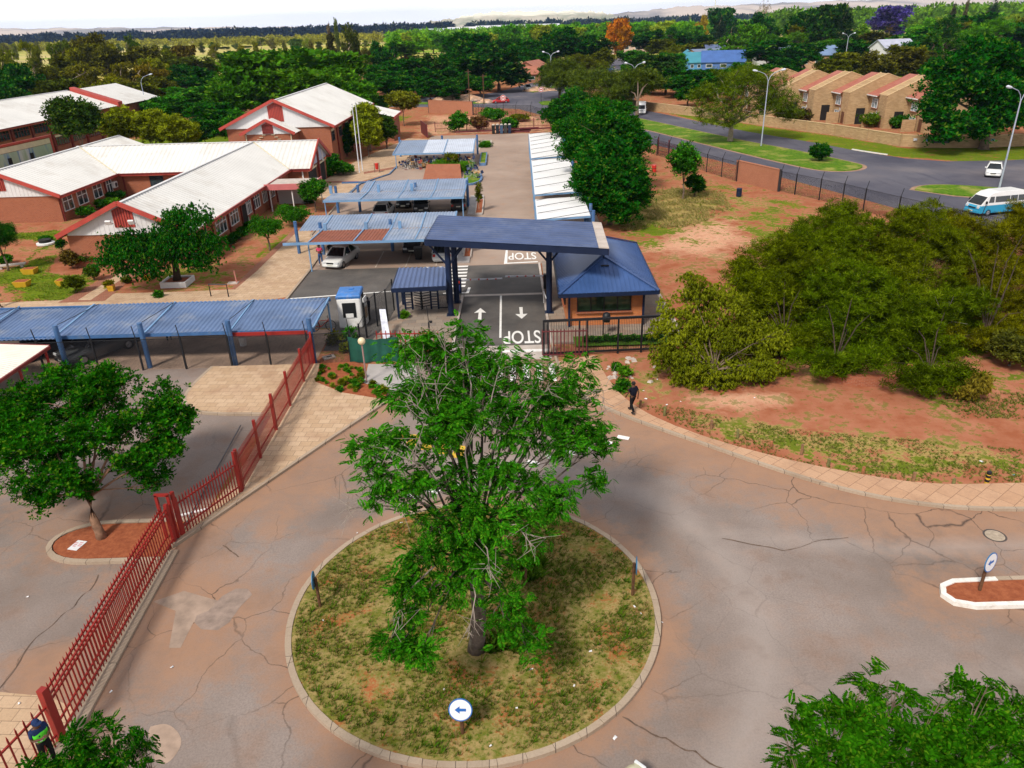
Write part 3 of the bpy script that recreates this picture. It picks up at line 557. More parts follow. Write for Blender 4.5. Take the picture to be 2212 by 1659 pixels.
def gable(root, T, half, eave, ridge, y, clad=M_clad, vent=None, s=-1):
    P_ = lambda x, yy, z: T @ Vector((x, yy, z))
    m = MB(); k = (ridge - eave) / half; yy = y - .55 * s * -1 * -1
    hw = half - .7
    m.extr([P_(-hw, y + .5, eave - .05), P_(hw, y + .5, eave - .05), P_(hw, y + .5, eave + k * .6 - .05), P_(0, y + .5, ridge - .12), P_(-hw, y + .5, eave + k * .6 - .05)], (T.to_3x3() @ Vector((0, .12, 0))))
    g_ = m.build('gable_cladding', clad, root)
    b = MB(); n = int(2 * hw / .4)
    for i in range(1, n):
        x = -hw + 2 * hw * i / n; z1 = ridge - .18 - k * abs(x)
        b.beam(P_(x, y + .49, eave), P_(x, y + .49, z1), .03, .03)
    b.build('cladding_ribs', clad, g_)
    bb = MB()
    for sx in (-1, 1): bb.beam(P_(sx * (half + .05), y, eave - .02), P_(0, y, ridge + .06), .14, .38)
    bb.build('barge_board', M_barge, root)
    if vent:
        v = MB(); w, z0 = vent; zt = ridge - .25
        v.extr([P_(-w, y + .44, z0), P_(w, y + .44, z0), P_(w, y + .44, zt - k * w), P_(0, y + .44, zt), P_(-w, y + .44, zt - k * w)], T.to_3x3() @ Vector((0, .06, 0)))
        vo = v.build('gable_vent', M_barge, root); l = MB()
        for i in range(int(2 * w / .22)): x = -w + .12 + i * .22; l.beam(P_(x, y + .42, z0 + .05), P_(x, y + .42, zt - k * abs(x) - .1), .05, .05)
        l.build('louvre', M_dkred, vo)
def fascia(root, T, x, y0, y1, z, side=1):
    P_ = lambda a, y, zz: T @ Vector((a, y, zz))
    m = MB(); m.beam(P_(x, y0, z - .1), P_(x, y1, z - .1), .12, .3); m.build('fascia', M_barge, root)
    g_ = MB(); g_.beam(P_(x + .12 * side, y0 + .1, z + .02), P_(x + .12 * side, y1, z + .02), .12, .1); g_.build('gutter', M_dkred, root)
def Tr(x, y, a=0.0): return Matrix.Translation((x, y, 0)) @ Matrix.Rotation(a, 4, 'Z')

SB = thing('school_block', 'low red brick school block of joined wings with white sheet roofs and red barge boards', 'school building', (-32, 63, 0))
ya = -.016
TF = Tr(-32.0, 63.0, ya); EV, RG = 2.8, 5.4
m = MB()
m.extr([TF @ Vector(v) for v in ((-5.2, .6, 0), (5.2, .6, 0), (5.2, 37, 0), (-5.2, 37, 0))], (0, 0, 2.85)); w_ = m.build('wall', M_brick, SB)
roofpair(SB, TF, 5.75, EV, RG, 0, 36.2); gable(SB, TF, 5.75, EV, RG, 0, vent=(.85, 3.35))
fascia(SB, TF, 5.75, .1, 30.5, EV); fascia(SB, TF, -5.75, .1, 31, EV, -1)
P_ = lambda x, y, z=0: TF @ Vector((x, y, z))
nE = TF.to_3x3() @ Vector((1, 0, 0))
for y, w, dr in ((3.2, 1.6, 0), (7.6, 2.6, 0), (11.2, 2.2, 0), (15.6, 1.4, 0), (18.2, 2.2, 0), (21.2, 1.5, 0), (23.6, 2.2, 0), (27.0, 2.2, 0)):
    window(SB, P_(5.2, y, .95), nE, w, 1.45, 3, M_wframe, head=M_cream)
for y in (5.4, 9.6, 13.2, 17, 22.4, 25.4): MB().beam(P_(5.28, y, 0), P_(5.28, y, 2.75), .12, .14).build('downpipe', M_dkred, SB)
for y in (13.9,):
    d = MB().box((0, .03, 1.05), (1.5, .05, 2.1), M=wallM(P_(5.2, y + .3), nE)).build('doorway', M_dark, SB); MB().box((-.8, .06, 1.1), (.08, .1, 2.2), M=wallM(P_(5.2, y + .3), nE)).build('door_frame', M_wframe, d)
for x in (-.9, 1.0):        # floodlights on the front gable
    f = MB().box((0, 0, 0), (.45, .18, .35), M=Matrix.Translation(P_(x, -.35, 3.95)) @ Matrix.Rotation(.5, 4, 'X')).build('floodlight', M_wframe, SB)
    MB().beam(P_(x, -.25, 3.8), P_(x, .4, 3.7), .05, .05).build('bracket', M_bframe, f)
# middle wing with the gable over the entrance at its east end
TM = Tr(-23.2, 98.75, math.pi / 2 + ya)      # local +y runs west
m = MB(); m.extr([TM @ Vector(v) for v in ((-4.9, .7, 0), (4.9, .7, 0), (4.9, 31, 0), (-4.9, 31, 0))], (0, 0, 2.85)); m.build('wall', M_brick, SB)
roofpair(SB, TM, 5.45, EV, RG, 0, 30.4, name='cross_roof'); gable(SB, TM, 5.45, EV, RG, 0, clad=paint('blue_grey_gable_panel', (.42, .46, .58), .6))
fascia(SB, TM, -5.45, .1, 2.6, EV, -1); fascia(SB, TM, -5.45, 8.6, 23.4, EV, -1); fascia(SB, TM, 5.45, .1, 30, EV)
P2 = lambda x, y, z=0: TM @ Vector((x, y, z)); nE2 = TM.to_3x3() @ Vector((0, -1, 0)); nS2 = TM.to_3x3() @ Vector((-1, 0, 0))
for x, w in ((-2.4, 3.6), (2.2, 3.6)):
    d = MB().box((0, .03, 1.15), (w, .06, 2.3), M=wallM(P2(x, .7), nE2)).build('entrance_opening', M_dark, SB); MB().box((0, .1, 2.42), (w + .3, .14, .2), M=wallM(P2(x, .7), nE2)).build('lintel', M_cream, d)
MB().beam(P2(0, .4, 0), P2(0, .4, 5.2), .35, .25).build('mullion_post', M_dkred, SB)
for x in (-2.6, 2.6): MB().beam(P2(x, .45, 2.5), P2(x, .45, 3.9), .3, .1).build('gable_panel', M_clad, SB)
window(SB, P2(-4.9, 19.0, 1.1), nS2, 1.6, 1.3, 2, head=M_cream); MB().box((0, .05, 2.45), (1.9, .1, .2), M=wallM(P2(-4.9, 14.6), nS2)).build('lamp_housing', M_cream, SB)
for y in (8.9, 23.0, 1.2): MB().beam(P2(-5.0, y, 0), P2(-5.0, y, 2.7), .14, .14).build('downpipe', M_dkred if y > 3 else M_wframe, SB)
# west wing
TW = Tr(-53.4, 80.9, ya)
m = MB(); m.extr([TW @ Vector(v) for v in ((-6.0, .6, 0), (6.0, .6, 0), (6.0, 28, 0), (-6.0, 28, 0))], (0, 0, 2.85)); m.build('wall', M_brick, SB)
roofpair(SB, TW, 6.6, EV, RG, 0, 28.6, name='west_roof'); gable(SB, TW, 6.6, EV, RG, 0, vent=(.9, 3.4)); fascia(SB, TW, 6.6, .1, 13.4, EV)
P3 = lambda x, y, z=0: TW @ Vector((x, y, z))
for y, w in ((2.2, 1.9), (5.2, 2.0), (8.6, 1.9), (11.4, 1.2)): window(SB, P3(6.0, y, .95), nE, w, 1.45, 2, M_wframe, head=M_cream)
for y in (.8, 10.4): MB().beam(P3(6.08, y, 0), P3(6.08, y, 2.75), .12, .14).build('downpipe', M_dkred, SB)
ac = MB().box((0, .3, 0), (.85, .35, .7), M=wallM(P3(6.0, 12.2, 1.7), nE)).build('aircon_unit', M_wframe, SB, bevel=.02)
MB().lathe([(.26, 0), (.26, .02), (.06, .03)], (0, 0, 0), 16).build('fan_grille', M_bframe, ac, local=True)
ac.children[0].location = Vector(P3(6.5, 12.2, 1.7)) - Vector(SB.location); ac.children[0].rotation_euler = (0, R_(90), 0)
# valley gutters where roofs meet
vg = MB(); vg.beam(P_(.1, 35.6, RG + .03), (P_(5.6, 30.4, EV + .1)), .12, .04); vg.beam(P3(.1, 17.8, RG + .03), P3(6.5, 12.8, EV + .1), .12, .04); vg.build('valley_gutter', M_cream, SB)
# covered entrance with the pink fascia
CE = thing('covered_walkway', 'flat covered walkway with a pink fascia beside the long school wing', 'canopy', (-23.4, 85, 0))
MB().box((-23.4, 85.2, 2.75), (5.2, 4.0, .12)).build('roof', M_conc, CE); m = MB(); m.box((-23.4, 83.14, 2.66), (5.3, .1, .62)); m.box((-20.74, 85.2, 2.66), (.1, 4.2, .62)); m.build('fascia', paint('pink_fascia', (.52, .15, .15), .6, 0, .1), CE)
for x, y in ((-25.6, 83.4), (-23.2, 83.4), (-20.9, 83.4), (-20.9, 87)): MB().box((x, y, 1.2), (.1, .1, 2.4)).build('post', M_wframe, CE)
MB().box((-24.0, 87.05, 1.2), (3.6, .08, 2.3)).build('screen_panel', M_clad, CE)

# hall
HL = thing('school_hall', 'tall red brick hall with a white gabled roof and a louvred porch gable', 'hall', (-32, 112, 0))
TH_ = Tr(-31.9, 111.8, -.013); HE, HR = 5.5, 9.1; PH = lambda x, y, z=0: TH_ @ Vector((x, y, z))
m = MB(); m.extr([PH(*v) for v in ((-7.3, .7), (7.3, .7), (7.3, 33), (-7.3, 33))], (0, 0, HE + .05)); m.build('wall', M_brick, HL)
roofpair(HL, TH_, 8.05, HE, HR, 0, 33.6); gable(HL, TH_, 8.05, HE, HR, 0, vent=(1.05, 6.3)); fascia(HL, TH_, 8.05, .1, 33.5, HE); fascia(HL, TH_, -8.05, .1, 33.5, HE, -1)
nEh = TH_.to_3x3() @ Vector((1, 0, 0))
for y in (2.0, 7, 12, 17, 22, 27): window(HL, PH(7.3, y, 3.4), nEh, 1.6, 1.3, 2, head=M_cream)
for y in (4.5, 9.5, 14.5, 19.5): MB().beam(PH(7.4, y, 0), PH(7.4, y, 5.3), .22, .22).build('downpipe', M_dkred, HL)
TP = Tr(-32.5, 108.9, -.013); PP = lambda x, y, z=0: TP @ Vector((x, y, z))
m = MB(); m.extr([PP(*v) for v in ((-3.3, .6), (3.3, .6), (3.3, 3.6), (-3.3, 3.6))], (0, 0, 5.0)); m.build('porch_wall', M_brick, HL)
roofpair(HL, TP, 3.75, 5.05, 6.8, 0, 5.0, cap=False, name='porch_roof'); gable(HL, TP, 3.75, 5.05, 6.8, 0, vent=(.75, 5.05))
for x in (-3.1, 3.1): MB().beam(PP(x, .55, 0), PP(x, .55, 4.95), .3, .1).build('corner_strip', M_cream, HL)
l = MB()
for i in range(6): l.beam(PP(-.7, .38, 5.15 + i * .19), PP(.7, .38, 5.15 + i * .19), .06, .07)
l.build('louvre', M_dkred, HL)
l = MB()
for i in range(7): z = 3.4 + i * .3; l.beam(PP(-2.8 + i * .38, .52, z), PP(-2.3 + i * .38, .52, z), .12, .06); l.beam(PP(2.8 - i * .38, .52, z), PP(2.3 - i * .38, .52, z), .12, .06)
l.build('brick_corbel', M_cream, HL)
m = MB(); m.extr([PH(*v) for v in ((7.3, 25), (12.5, 25), (12.5, 33), (7.3, 33))], (0, 0, 4.0)); m.build('annex_wall', M_brick, HL)
m = MB(); m.corr(PH(12.9, 24.5, 4.0), PH(12.9, 33.5, 4.0), PH(7.2, 33.5, 5.4), PH(7.2, 24.5, 5.4), .55, .028); m.build('annex_roof', M_roofw, HL); MB().beam(PH(12.95, 24.5, 3.9), PH(12.95, 33.5, 3.9), .12, .4).build('fascia', M_barge, HL)

# two-storey classroom block, upper left
CB = thing('classroom_block', 'two storey dark brick classroom block with a broad white roof, upper left', 'school building', (-84, 130, 0))
TC = Tr(-84.6, 112.0, -.03); PC = lambda x, y, z=0: TC @ Vector((x, y, z)); nEc = TC.to_3x3() @ Vector((1, 0, 0))
m = MB(); m.extr([PC(*v) for v in ((-8, .5), (8, .5), (8, 62), (-8, 62))], (0, 0, 5.6)); m.build('wall', M_brick, CB)
roofpair(CB, TC, 9.0, 5.5, 8.5, -6, 44, pitch=.7); fascia(CB, TC, 9.0, -6, 29, 5.5)
m = MB()
m.corr(PC(9.0, 46, 5.5), PC(9.0, 63, 5.5), PC(0, 63, 8.5), PC(0, 46, 8.5), .7, .016); m.corr(PC(-9.0, 46, 5.5), PC(-9.0, 63, 5.5), PC(0, 63, 8.5), PC(0, 46, 8.5), .7, .016); m.build('back_roof', M_roofw, CB)
m = MB(); m.extr([PC(9.2, 44.1, 5.2), PC(9.2, 44.1, 6.2), PC(.5, 44.1, 9.0), PC(.5, 44.1, 8.0)], TC.to_3x3() @ Vector((0, 1.7, 0))); m.build('parapet', M_barge, CB)
for i, y in enumerate((4, 9.2, 14.4, 19.6, 24.8, 30, 35.2)):
    window(CB, PC(8, y, 3.7), nEc, 3.9, 1.35, 5, M_dkred, head=M_cream, sill=False); MB().beam(PC(8.1, y + 2.6, 0), PC(8.1, y + 2.6, 5.3), .45, .3).build('pilaster', M_dkred, CB)
    window(CB, PC(8, y, 1.1), nEc, 3.9, 1.35, 5, M_dkred, head=M_cream, sill=False)
MS = thing('mural_wall', 'free-standing screen wall with a cream header and faded green and blue mural panels', 'wall', (-66, 100, 0))
TS = wallM((-67.0, 104.5, 0), (1, -.1, 0))
MB().box((0, 0, 2.4), (22, .3, 4.8), M=TS).build('wall', M_brick, MS); MB().box((0, .2, 4.35), (21.2, .06, .7), M=TS).build('header', M_cream, MS)
t = NT('faded_mural'); k = t.ramp(t.noise(.35, 3, .5, t.map((.2, 1.6, .3))), (.3, (.30, .40, .30)), (.45, (.36, .46, .34)), (.55, (.12, .22, .40)), (.62, (.5, .56, .55)), (.75, (.3, .42, .28)))
MB().box((0, .2, 2.9), (21.2, .06, 2.1), M=TS).build('mural', t.out(k, .7), MS)
for x in (-10.8, 10.8): MB().box((x, .22, 2.5), (.35, .14, 5.0), M=TS).build('frame_post', M_barge, MS)
MB().box((0, .22, 4.95), (22, .2, .3), M=TS).build('frame_rail', M_barge, MS); MB().box((0, .24, 1.7), (22, .2, .3), M=TS).build('frame_rail', M_barge, MS)
for x in (-6, -1.5, 6): MB().box((x, .25, 2.9), (.7, .06, .8), M=TS).build('window', M_dark, MS)

# ------------------------------------------------------------------ townhouses over the main road
M_face = wall_brick('tan_rustic_brick', (.47, .32, .175), (.35, .225, .115), (.46, .33, .2), .5, .16)
M_tile = (lambda t: t.bump(t.ramp(t.noise(1, 0, vec=t.map((6., .01, .01))), (.4, 0.), (.6, 1.)), .4, .05).out(t.mix(t.ramp(t.noise(1.2, 4), (.3, 0.), (.7, 1.)), (.33, .105, .075), (.41, .15, .11)), .7))(NT('clay_roof_tile'))
M_ltglass = glass('curtained_glass', (.16, .21, .25), .15)
ords = ['farthest', 'second farthest', 'third farthest', 'third nearest', 'second nearest', 'nearest']
for i in range(-2, 4):
    x0, y0 = 57.0 + 3.55 * i, 155.1 - 6.85 * i
    g_ = -.5 if False else 0
    H_ = thing('townhouse', f'tan brick townhouse with a sloping red tile roof, {ords[i + 2]} of the stepped row', 'house', (x0 + 4, y0 - 3, 0), group='stepped row of brick townhouses')
    hz, rz_ = 5.0, 8.05
    def pr(ya_, yb_, dx, dz, nm, xr=6.4):
        m = MB(); m.extr([(x0 + dx, ya_, 0), (x0 + xr + 5.2, ya_, 0), (x0 + xr + 5.2, ya_, rz_ - 2.0 + dz), (x0 + xr, ya_, rz_ + dz), (x0 + dx, ya_, hz + dz + .475 * dx - .0)], (0, yb_ - ya_, 0)); return m.build(nm, M_face, H_)
    pr(y0, y0 - 3.9, .32, -.25, 'wall'); pr(y0 - 3.9, y0 - 6.85, .15, .2, 'party_wall')
    c_ = MB(); c_.beam((x0 + .05, y0 - 6.75, hz + .27), (x0 + 6.4, y0 - 6.75, rz_ + .24), .3, .1); c_.beam((x0 + .05, y0 - 4.0, hz + .27), (x0 + 6.4, y0 - 4.0, rz_ + .24), .3, .1); c_.beam((x0 + 6.4, y0 - 6.75, rz_ + .24), (x0 + 11.6, y0 - 6.75, rz_ - 1.6), .3, .1); c_.build('coping', paint('sandy_coping', (.56, .40, .22), .8), H_)
    m = MB(); m.extr([(x0 - .25, y0, hz - .1), (x0 + 6.5, y0, rz_ - .02), (x0 + 6.5, y0, rz_ + .12), (x0 - .25, y0, hz + .04)], (0, -3.88, 0)); m.extr([(x0 + 6.5, y0, rz_), (x0 + 11.8, y0, rz_ - 2.1), (x0 + 11.8, y0, rz_ - 1.96), (x0 + 6.5, y0, rz_ + .12)], (0, -3.88, 0)); rf = m.build('roof', M_tile, H_)
    MB().box((x0 - .32, y0 - 1.95, hz - .08), (.14, 3.9, .16)).build('gutter', M_wframe, rf)
    window(H_, (x0 + .32, y0 - 2.2, 2.95), (-1, 0, 0), 2.0, 1.5, 2, M_wframe, M_ltglass); window(H_, (x0 + .32, y0 - 2.2, .7), (-1, 0, 0), 1.9, 1.3, 2, M_wframe, M_ltglass)
    MB().beam((x0 + .24, y0 - 3.7, 0), (x0 + .24, y0 - 3.7, 4.7), .12, .12).build('downpipe', M_dkred, H_)
    MB().box((x0 + 2.5, y0 - 6.88, 1.35), (1.5, .1, 2.7)).build('garage_opening', M_dark, H_)
    MB().box((x0 + .12, y0 - 5.3, 1.0), (.1, 1.0, 2.0)).build('door', paint('brown_door', (.12, .05, .03)), H_)
    MB().box((x0 - 1.3, y0 - 4.4, .95), (2.2, .2, 1.9)).build('garden_wall', M_face, H_)
    if i in (0, 1, 2):
        d = MB(); d.lathe([(.02, .1), (.3, .06), (.5, -.02), (.47, -.05), (.28, .02), (.02, .05)], (0, 0, 0), 18); o = d.build('satellite_dish', paint('dish_grey', (.55, .58, .64), .4), H_, local=True); o.location = Vector((x0 + .35, y0 - 3.0 - .9, 2.45)) - H_.location; o.rotation_euler = (0, R_(-70), R_(20))
        MB().beam((.02, 0, -.05), (.0, .0, -.42), .04, .04).build('bracket', M_bframe, o, local=True)
BW = thing('boundary_wall', 'low tan brick boundary wall in front of the townhouses', 'wall', (54, 128, 0))
wp = [(24, 190), (31, 174), (40.5, 156), (46.2, 144), (48.4, 139.6), (53.7, 128.4), (56.1, 121.6), (58.2, 115.3), (61.4, 113.4), (68, 112.0), (80, 113), (110, 122)]
mw, mc, n_ = MB(), MB(), 0
for a, b in zip(wp, wp[1:]):
    mw.beam((*a, .8), (*b, .8), .24, 1.6); mc.beam((*a, 1.65), (*b, 1.65), .34, .1)
mw.build('wall', M_face, BW); mc.build('coping', MATS['sandy_coping'], BW)
for a, b in zip(wp, wp[1:]):
    L = math.dist(a, b)
    for k in range(max(1, int(L / 6))): q = Vector(a).lerp(Vector(b), k / max(1, int(L / 6))); MB().box((q.x, q.y, .85), (.34, .34, 1.78)).build('pier', M_face, BW)
for x, y, c_, w_, h_ in ((59.6, 114.35, (.55, .55, .6), .5, .35), (61.0, 113.5, (.1, .25, .55), .45, .35), (62.6, 113.0, (.06, .06, .07), 2.4, .8), (69.5, 112.0, (.2, .4, .45), .5, .3)):
    MB().box((x, y - .24, 1.1), (w_, .03, h_), rz=R_(-14)).build('poster', paint('poster_%d' % int(x * 10), c_, .7, 0, .5, 6), BW)
# freestanding brick panels in the fence line
def brick_panel(a, b, h, label):
    o = thing('brick_wall', label, 'wall', (*((Vector(a) + Vector(b)) / 2), 0)); MB().beam((*a, h / 2), (*b, h / 2), .3, h).build('wall', M_brickp, o); MB().beam((*a, h + .04), (*b, h + .04), .38, .08).build('coping', M_brickp, o)
    for q in (a, b): MB().box((*q, h / 2 + .05), (.16, .4, h + .15)).build('end_post', M_bframe, o)
M_brickp = wall_brick('plain_pink_brick', (.40, .165, .095), (.35, .14, .08), (.38, .2, .13))
brick_panel((27.8, 93.2), (30.6, 86.3), 2.35, 'solid pink brick panel set in the roadside mesh fence')
brick_panel((-17.0, 181.5), (-6.8, 174.5), 2.7, 'solid pink brick panel at the far gate by the junction')
PLW = thing('brick_planter', 'low curved brick planter wall under the olive green trees', 'planter', (19, 36.9, 0))
m = MB(); strip(m, chaikin([(17.0, 37.6), (17.6, 36.7), (19.5, 36.2), (21.3, 36.7), (21.9, 37.8)]), .35, 0, .55); m.build('wall', M_brick, PLW)
# ------------------------------------------------------------------ carports
M_blue = paint('blue_roof_sheet', (.12, .19, .35), .45, .2, .2, .6, .4, (.34, .36, .40))
M_blue2 = paint('sun_bleached_blue_sheet', (.23, .30, .43), .45, .2, .2, .4, .5, (.46, .47, .50))
M_blue3 = paint('dark_blue_roof_sheet', (.045, .10, .27), .4, .2, .15, .8, .5)
M_sheet = paint('pale_blue_white_sheet', (.55, .60, .70), .5, .1, .1, .5)
M_rust = paint('rusty_brown_sheet', (.25, .075, .04), .7, 0, .2, 1.2)
M_bpole = paint('blue_pole_paint', (.05, .13, .30), .5, 0, .2, 1.5, .4, (.20, .24, .28))
M_lbeam = paint('light_blue_beam', (.16, .30, .50), .5, 0, .15, 1)
M_navy = paint('navy_steel', (.008, .016, .045), .5, 0, .2, 1.2, .22)
M_black = paint('black_steel', (.008, .009, .012), .5, 0, .2, 1, .4)
M_red = paint('red_palisade_paint', (.27, .018, .014), .5, 0, .2, 1.2, .4)
M_maroon = paint('maroon_palisade_paint', (.12, .02, .025), .55, 0, .25, 1.2)
M_metal = paint('galvanised_steel', (.42, .43, .45), .4, .6, .12, 2)
def carport(nm, label, x0, x1, yf, ym, yb, zf, zm, zb, poles, mats, bays, beamf=M_lbeam, posts=(), grp='blue roofed carports', tall=2.85, cables=True):
    c = thing(nm, label, 'carport', ((x0 + x1) / 2, ym, 0), group=grp)
    for (xa, xb, ya_, yb_, za, zb_, mt) in mats:
        MB().corr((xa, ya_, za), (xb, ya_, za), (xb, yb_, zb_), (xa, yb_, zb_), .27, .022).build('roof_sheet', mt, c)
    m = MB(); m.beam((x0, yf + .05, zf - .1), (x1, yf + .05, zf - .1), .1, .2); m.build('front_beam', beamf, c)
    m = MB(); m.beam((x0, yb - .05, zb - .1), (x1, yb - .05, zb - .1), .1, .18); m.build('back_beam', M_bpole, c)
    for x in bays: m = MB(); m.beam((x, yf, zf + .05), (x, ym, zm + .05), .1, .06); m.beam((x, ym, zm + .05), (x, yb, zb + .05), .1, .06); m.build('rafter', M_lbeam, c)
    for x, y in poles:
        MB().tube([(x, y, 0), (x, y, tall)], .15, 12).build('pole', M_bpole, c)
        if cables:
            m = MB(); s = 1 if y < ym + .2 else -1; m.tube([(x, y, tall - .05), (x, (yb if s > 0 else yf), (zb if s > 0 else zf) + .05)], .02, 5); m.build('stay_cable', M_black, c)
    for x, y, h in posts: MB().tube([(x, y, 0), (x, y, h)], .06, 8).build('post', M_lbeam, c)
    return c
xs = [-46.5, -41.5, -36.5, -31.5, -26.6, -21.5, -16.45, -11.55]
C1 = carport('carport', 'long blue roofed carport at the left, behind the black mesh fence', -46.5, -11.5, 41.8, 41.9, 46.6, 2.05, 2.05, 2.3,
  [(x, 41.5) for x in (-41.5, -36.5, -31.5, -26.4, -21.5, -16.4, -11.7)], [(-46.5, -26.7, 41.6, 46.4, 1.98, 2.2, M_blue), (-26.7, -11.5, 41.8, 46.7, 2.06, 2.3, M_blue)], [-41.5, -36.5, -31.5, -26.7, -21.5, -16.45, -11.6],
  beamf=M_bpole, posts=[(x, 46.5, 2.2) for x in (-36.5, -31.5, -26.5, -21.5, -16.5, -11.7)])
MB().box((-14.1, 41.72, 1.86), (4.8, .08, .26)).build('red_beam', M_red, C1)
C2 = carport('carport', 'carport with rusty brown sheets along its blue front edge', -18.0, -4.5, 59.8, 64.7, 69.3, 2.55, 2.3, 2.55,
  [(-18.5, 66.0), (-16.2, 65.4), (-10.2, 65.9), (-4.7, 65.6)], [(-17.9, -4.5, 64.7, 69.3, 2.32, 2.58, M_blue2), (-15.9, -9.9, 59.8, 64.6, 2.55, 2.3, M_rust), (-9.9, -4.6, 59.8, 64.6, 2.55, 2.3, M_blue2)], [-15.9, -12.3, -9.95, -7.4, -4.6],
  posts=[(-16.1, 60.3, 2.45)], cables=False)
for x in (-15.6, -12.1, -9.2): MB().box((x, 64.65, 2.62), (.26, .26, .6)).build('pole_top', M_lbeam, C2)
C3 = carport('carport', 'pale blue carport with two bays of parked cars, behind the rusty one', -18.2, -4.2, 75.9, 80.9, 85.8, 2.55, 2.3, 2.55,
  [(-18.1, 81.8), (-15.8, 82.1), (-9.7, 82.4), (-4.2, 83.0)], [(-18.2, -4.2, 75.9, 80.8, 2.55, 2.3, M_blue2), (-15.4, -4.2, 80.9, 85.8, 2.32, 2.55, M_blue2)], [-14.5, -10.8, -7.5, -4.3],
  posts=[(-4.4, 76.4, 2.45), (-18.1, 76.2, 2.45)], cables=False)
for x in (-18.4, -13.4, -9.9): MB().box((x, 80.85, 2.65), (.28, .28, .8)).build('pole_top', M_lbeam, C3)
C4 = carport('carport', 'farthest small carport, stacked full of old school furniture', -15.6, -4.3, 108.6, 112, 118.2, 2.0, 2.2, 2.5,
  [(-15.9, 119.3), (-9.5, 119.8), (-4.2, 119.6)], [(-15.6, -11.4, 108.6, 118.2, 2.0, 2.5, M_blue2), (-11.4, -4.3, 108.6, 118.2, 2.0, 2.5, M_sheet)], [-15.5, -8.5, -4.4],
  posts=[(-15.2, 108.7, 1.95), (-4.4, 109.2, 1.95)], cables=False)
# white shade roofs on the right of the lot
M_shade = paint('white_shade_roof', (.70, .70, .71), .6, 0, .025, .4)
for k, (ya_, yb_, nb) in enumerate(((65.8, 74.0, 3), (76.4, 97.2, 5), (98.7, 121.8, 6))):
    xl = 2.6 + (ya_ - 65.8) * .0196; xr = xl + 4.65
    c = thing('shade_carport', ('nearest', 'middle', 'farthest')[k] + ' of the three white roofed carports beside the dark trees', 'carport', (xl + 2.3, (ya_ + yb_) / 2, 0), group='white roofed carports')
    dx = (yb_ - ya_) * .0196
    MB().corr((xl, ya_, 2.45), (xl + dx, yb_, 2.45), (xr + dx, yb_, 2.65), (xr, ya_, 2.65), .5, .012).build('roof_sheet', M_shade, c)
    m = MB(); m.beam((xl, ya_, 2.34), (xl + dx, yb_, 2.34), .1, .16); m.beam((xl, ya_, 2.36), (xr, ya_, 2.56), .1, .16); m.beam((xl + dx, yb_, 2.36), (xr + dx, yb_, 2.56), .1, .16); m.build('edge_beam', M_lbeam, c)
    for q in range(nb + 1):
        y = ya_ + (yb_ - ya_) * q / nb; x = xl + dx * q / nb
        MB().tube([(x, y, 0), (x, y, 2.4)], .05, 8).build('post', M_lbeam, c)
        MB().tube([(xr + dx * q / nb + .25, y, 0), (xr + dx * q / nb + .25, y, 3.1)], .15, 10).build('pole', M_bpole, c)
        MB().tube([(xr + dx * q / nb + .25, y, 3.05), (x + .1, y - .5, 2.5)], .025, 5).build('stay_cable', M_black, c)
# red and white lean-to at the left edge
LT = thing('lean_to', 'white ribbed lean-to roof with a rusty red frame, at the left edge', 'shelter', (-27, 37, 0))
pa = [at(-130, 850, 2.2), at(102, 746, 2.2)]; pb = [at(-130, 748, 2.3), at(-20, 745, 2.3)]
LA = Vector((-31.5, 36.0, 2.1)); MB().corr(at(-120, 900, 2.0), at(105, 747, 2.2), at(-60, 742, 2.2), at(-260, 800, 2.1), .22, .018).build('roof_sheet', paint('cream_white_sheet', (.66, .62, .56), .6, 0, .08, 1), LT)
m = MB(); m.beam(at(-120, 905, 1.96), at(107, 750, 2.12), .12, .16); m.beam(at(-60, 742, 2.14), at(107, 747, 2.12), .1, .12); m.build('edge_beam', M_dkred, LT)
q = at(98, 760, 2.0); MB().beam((q.x, q.y, 0), (q.x, q.y, 2.05), .1, .1).build('post', M_red, LT); q = at(40, 795, 2.0); MB().beam((q.x, q.y, 0), (q.x, q.y, 1.98), .1, .1).build('post', M_red, LT)

# ------------------------------------------------------------------ fences
def mesh_mat():
    t = NT('dark_fence_mesh'); sx = t.n.new('ShaderNodeSeparateXYZ'); t.l.new(t.pos, sx.inputs[0])
    h = t.math('ADD', sx.outputs[0], sx.outputs[1])
    a = t.math('LESS_THAN', t.math('FRACT', t.math('MULTIPLY', h, 1 / .0762)), .13); b = t.math('LESS_THAN', t.math('FRACT', t.math('MULTIPLY', sx.outputs[2], 1 / .0127)), .22)
    tr = t.n.new('ShaderNodeBsdfTransparent'); ms = t.n.new('ShaderNodeMixShader'); out = t.n['Material Output']
    t.l.new(t.math('MAXIMUM', a, b), ms.inputs[0]); t.l.new(tr.outputs[0], ms.inputs[1]); t.l.new(t.bs.outputs[0], ms.inputs[2]); t.l.new(ms.outputs[0], out.inputs['Surface'])
    return t.out((.012, .013, .018), .6)
M_mesh = mesh_mat()
def mesh_fence(label, pts, h, tip=.8, every=None, lean=(0, -1), nm='mesh_fence'):
    f = thing(nm, label, 'fence', (*pts[0], 0)); m = MB()
    for a, b in zip(pts, pts[1:]): m.face([(*a, .05), (*b, .05), (*b, h), (*a, h)])
    m.build('mesh_panel', M_mesh, f); r = MB()
    for a, b in zip(pts, pts[1:]): r.beam((*a, h), (*b, h), .03, .03)
    r.build('top_wire', M_black, f)
    for p_ in pts:
        m = MB(); m.box((*p_, h / 2 + .05), (.09, .09, h + .1)); 
        if tip: m.beam((*p_, h + .05), (p_[0] + lean[0] * tip * .55, p_[1] + lean[1] * tip * .55, h + .05 + tip * .8), .045, .045)
        m.build('post', M_black, f)
    return f
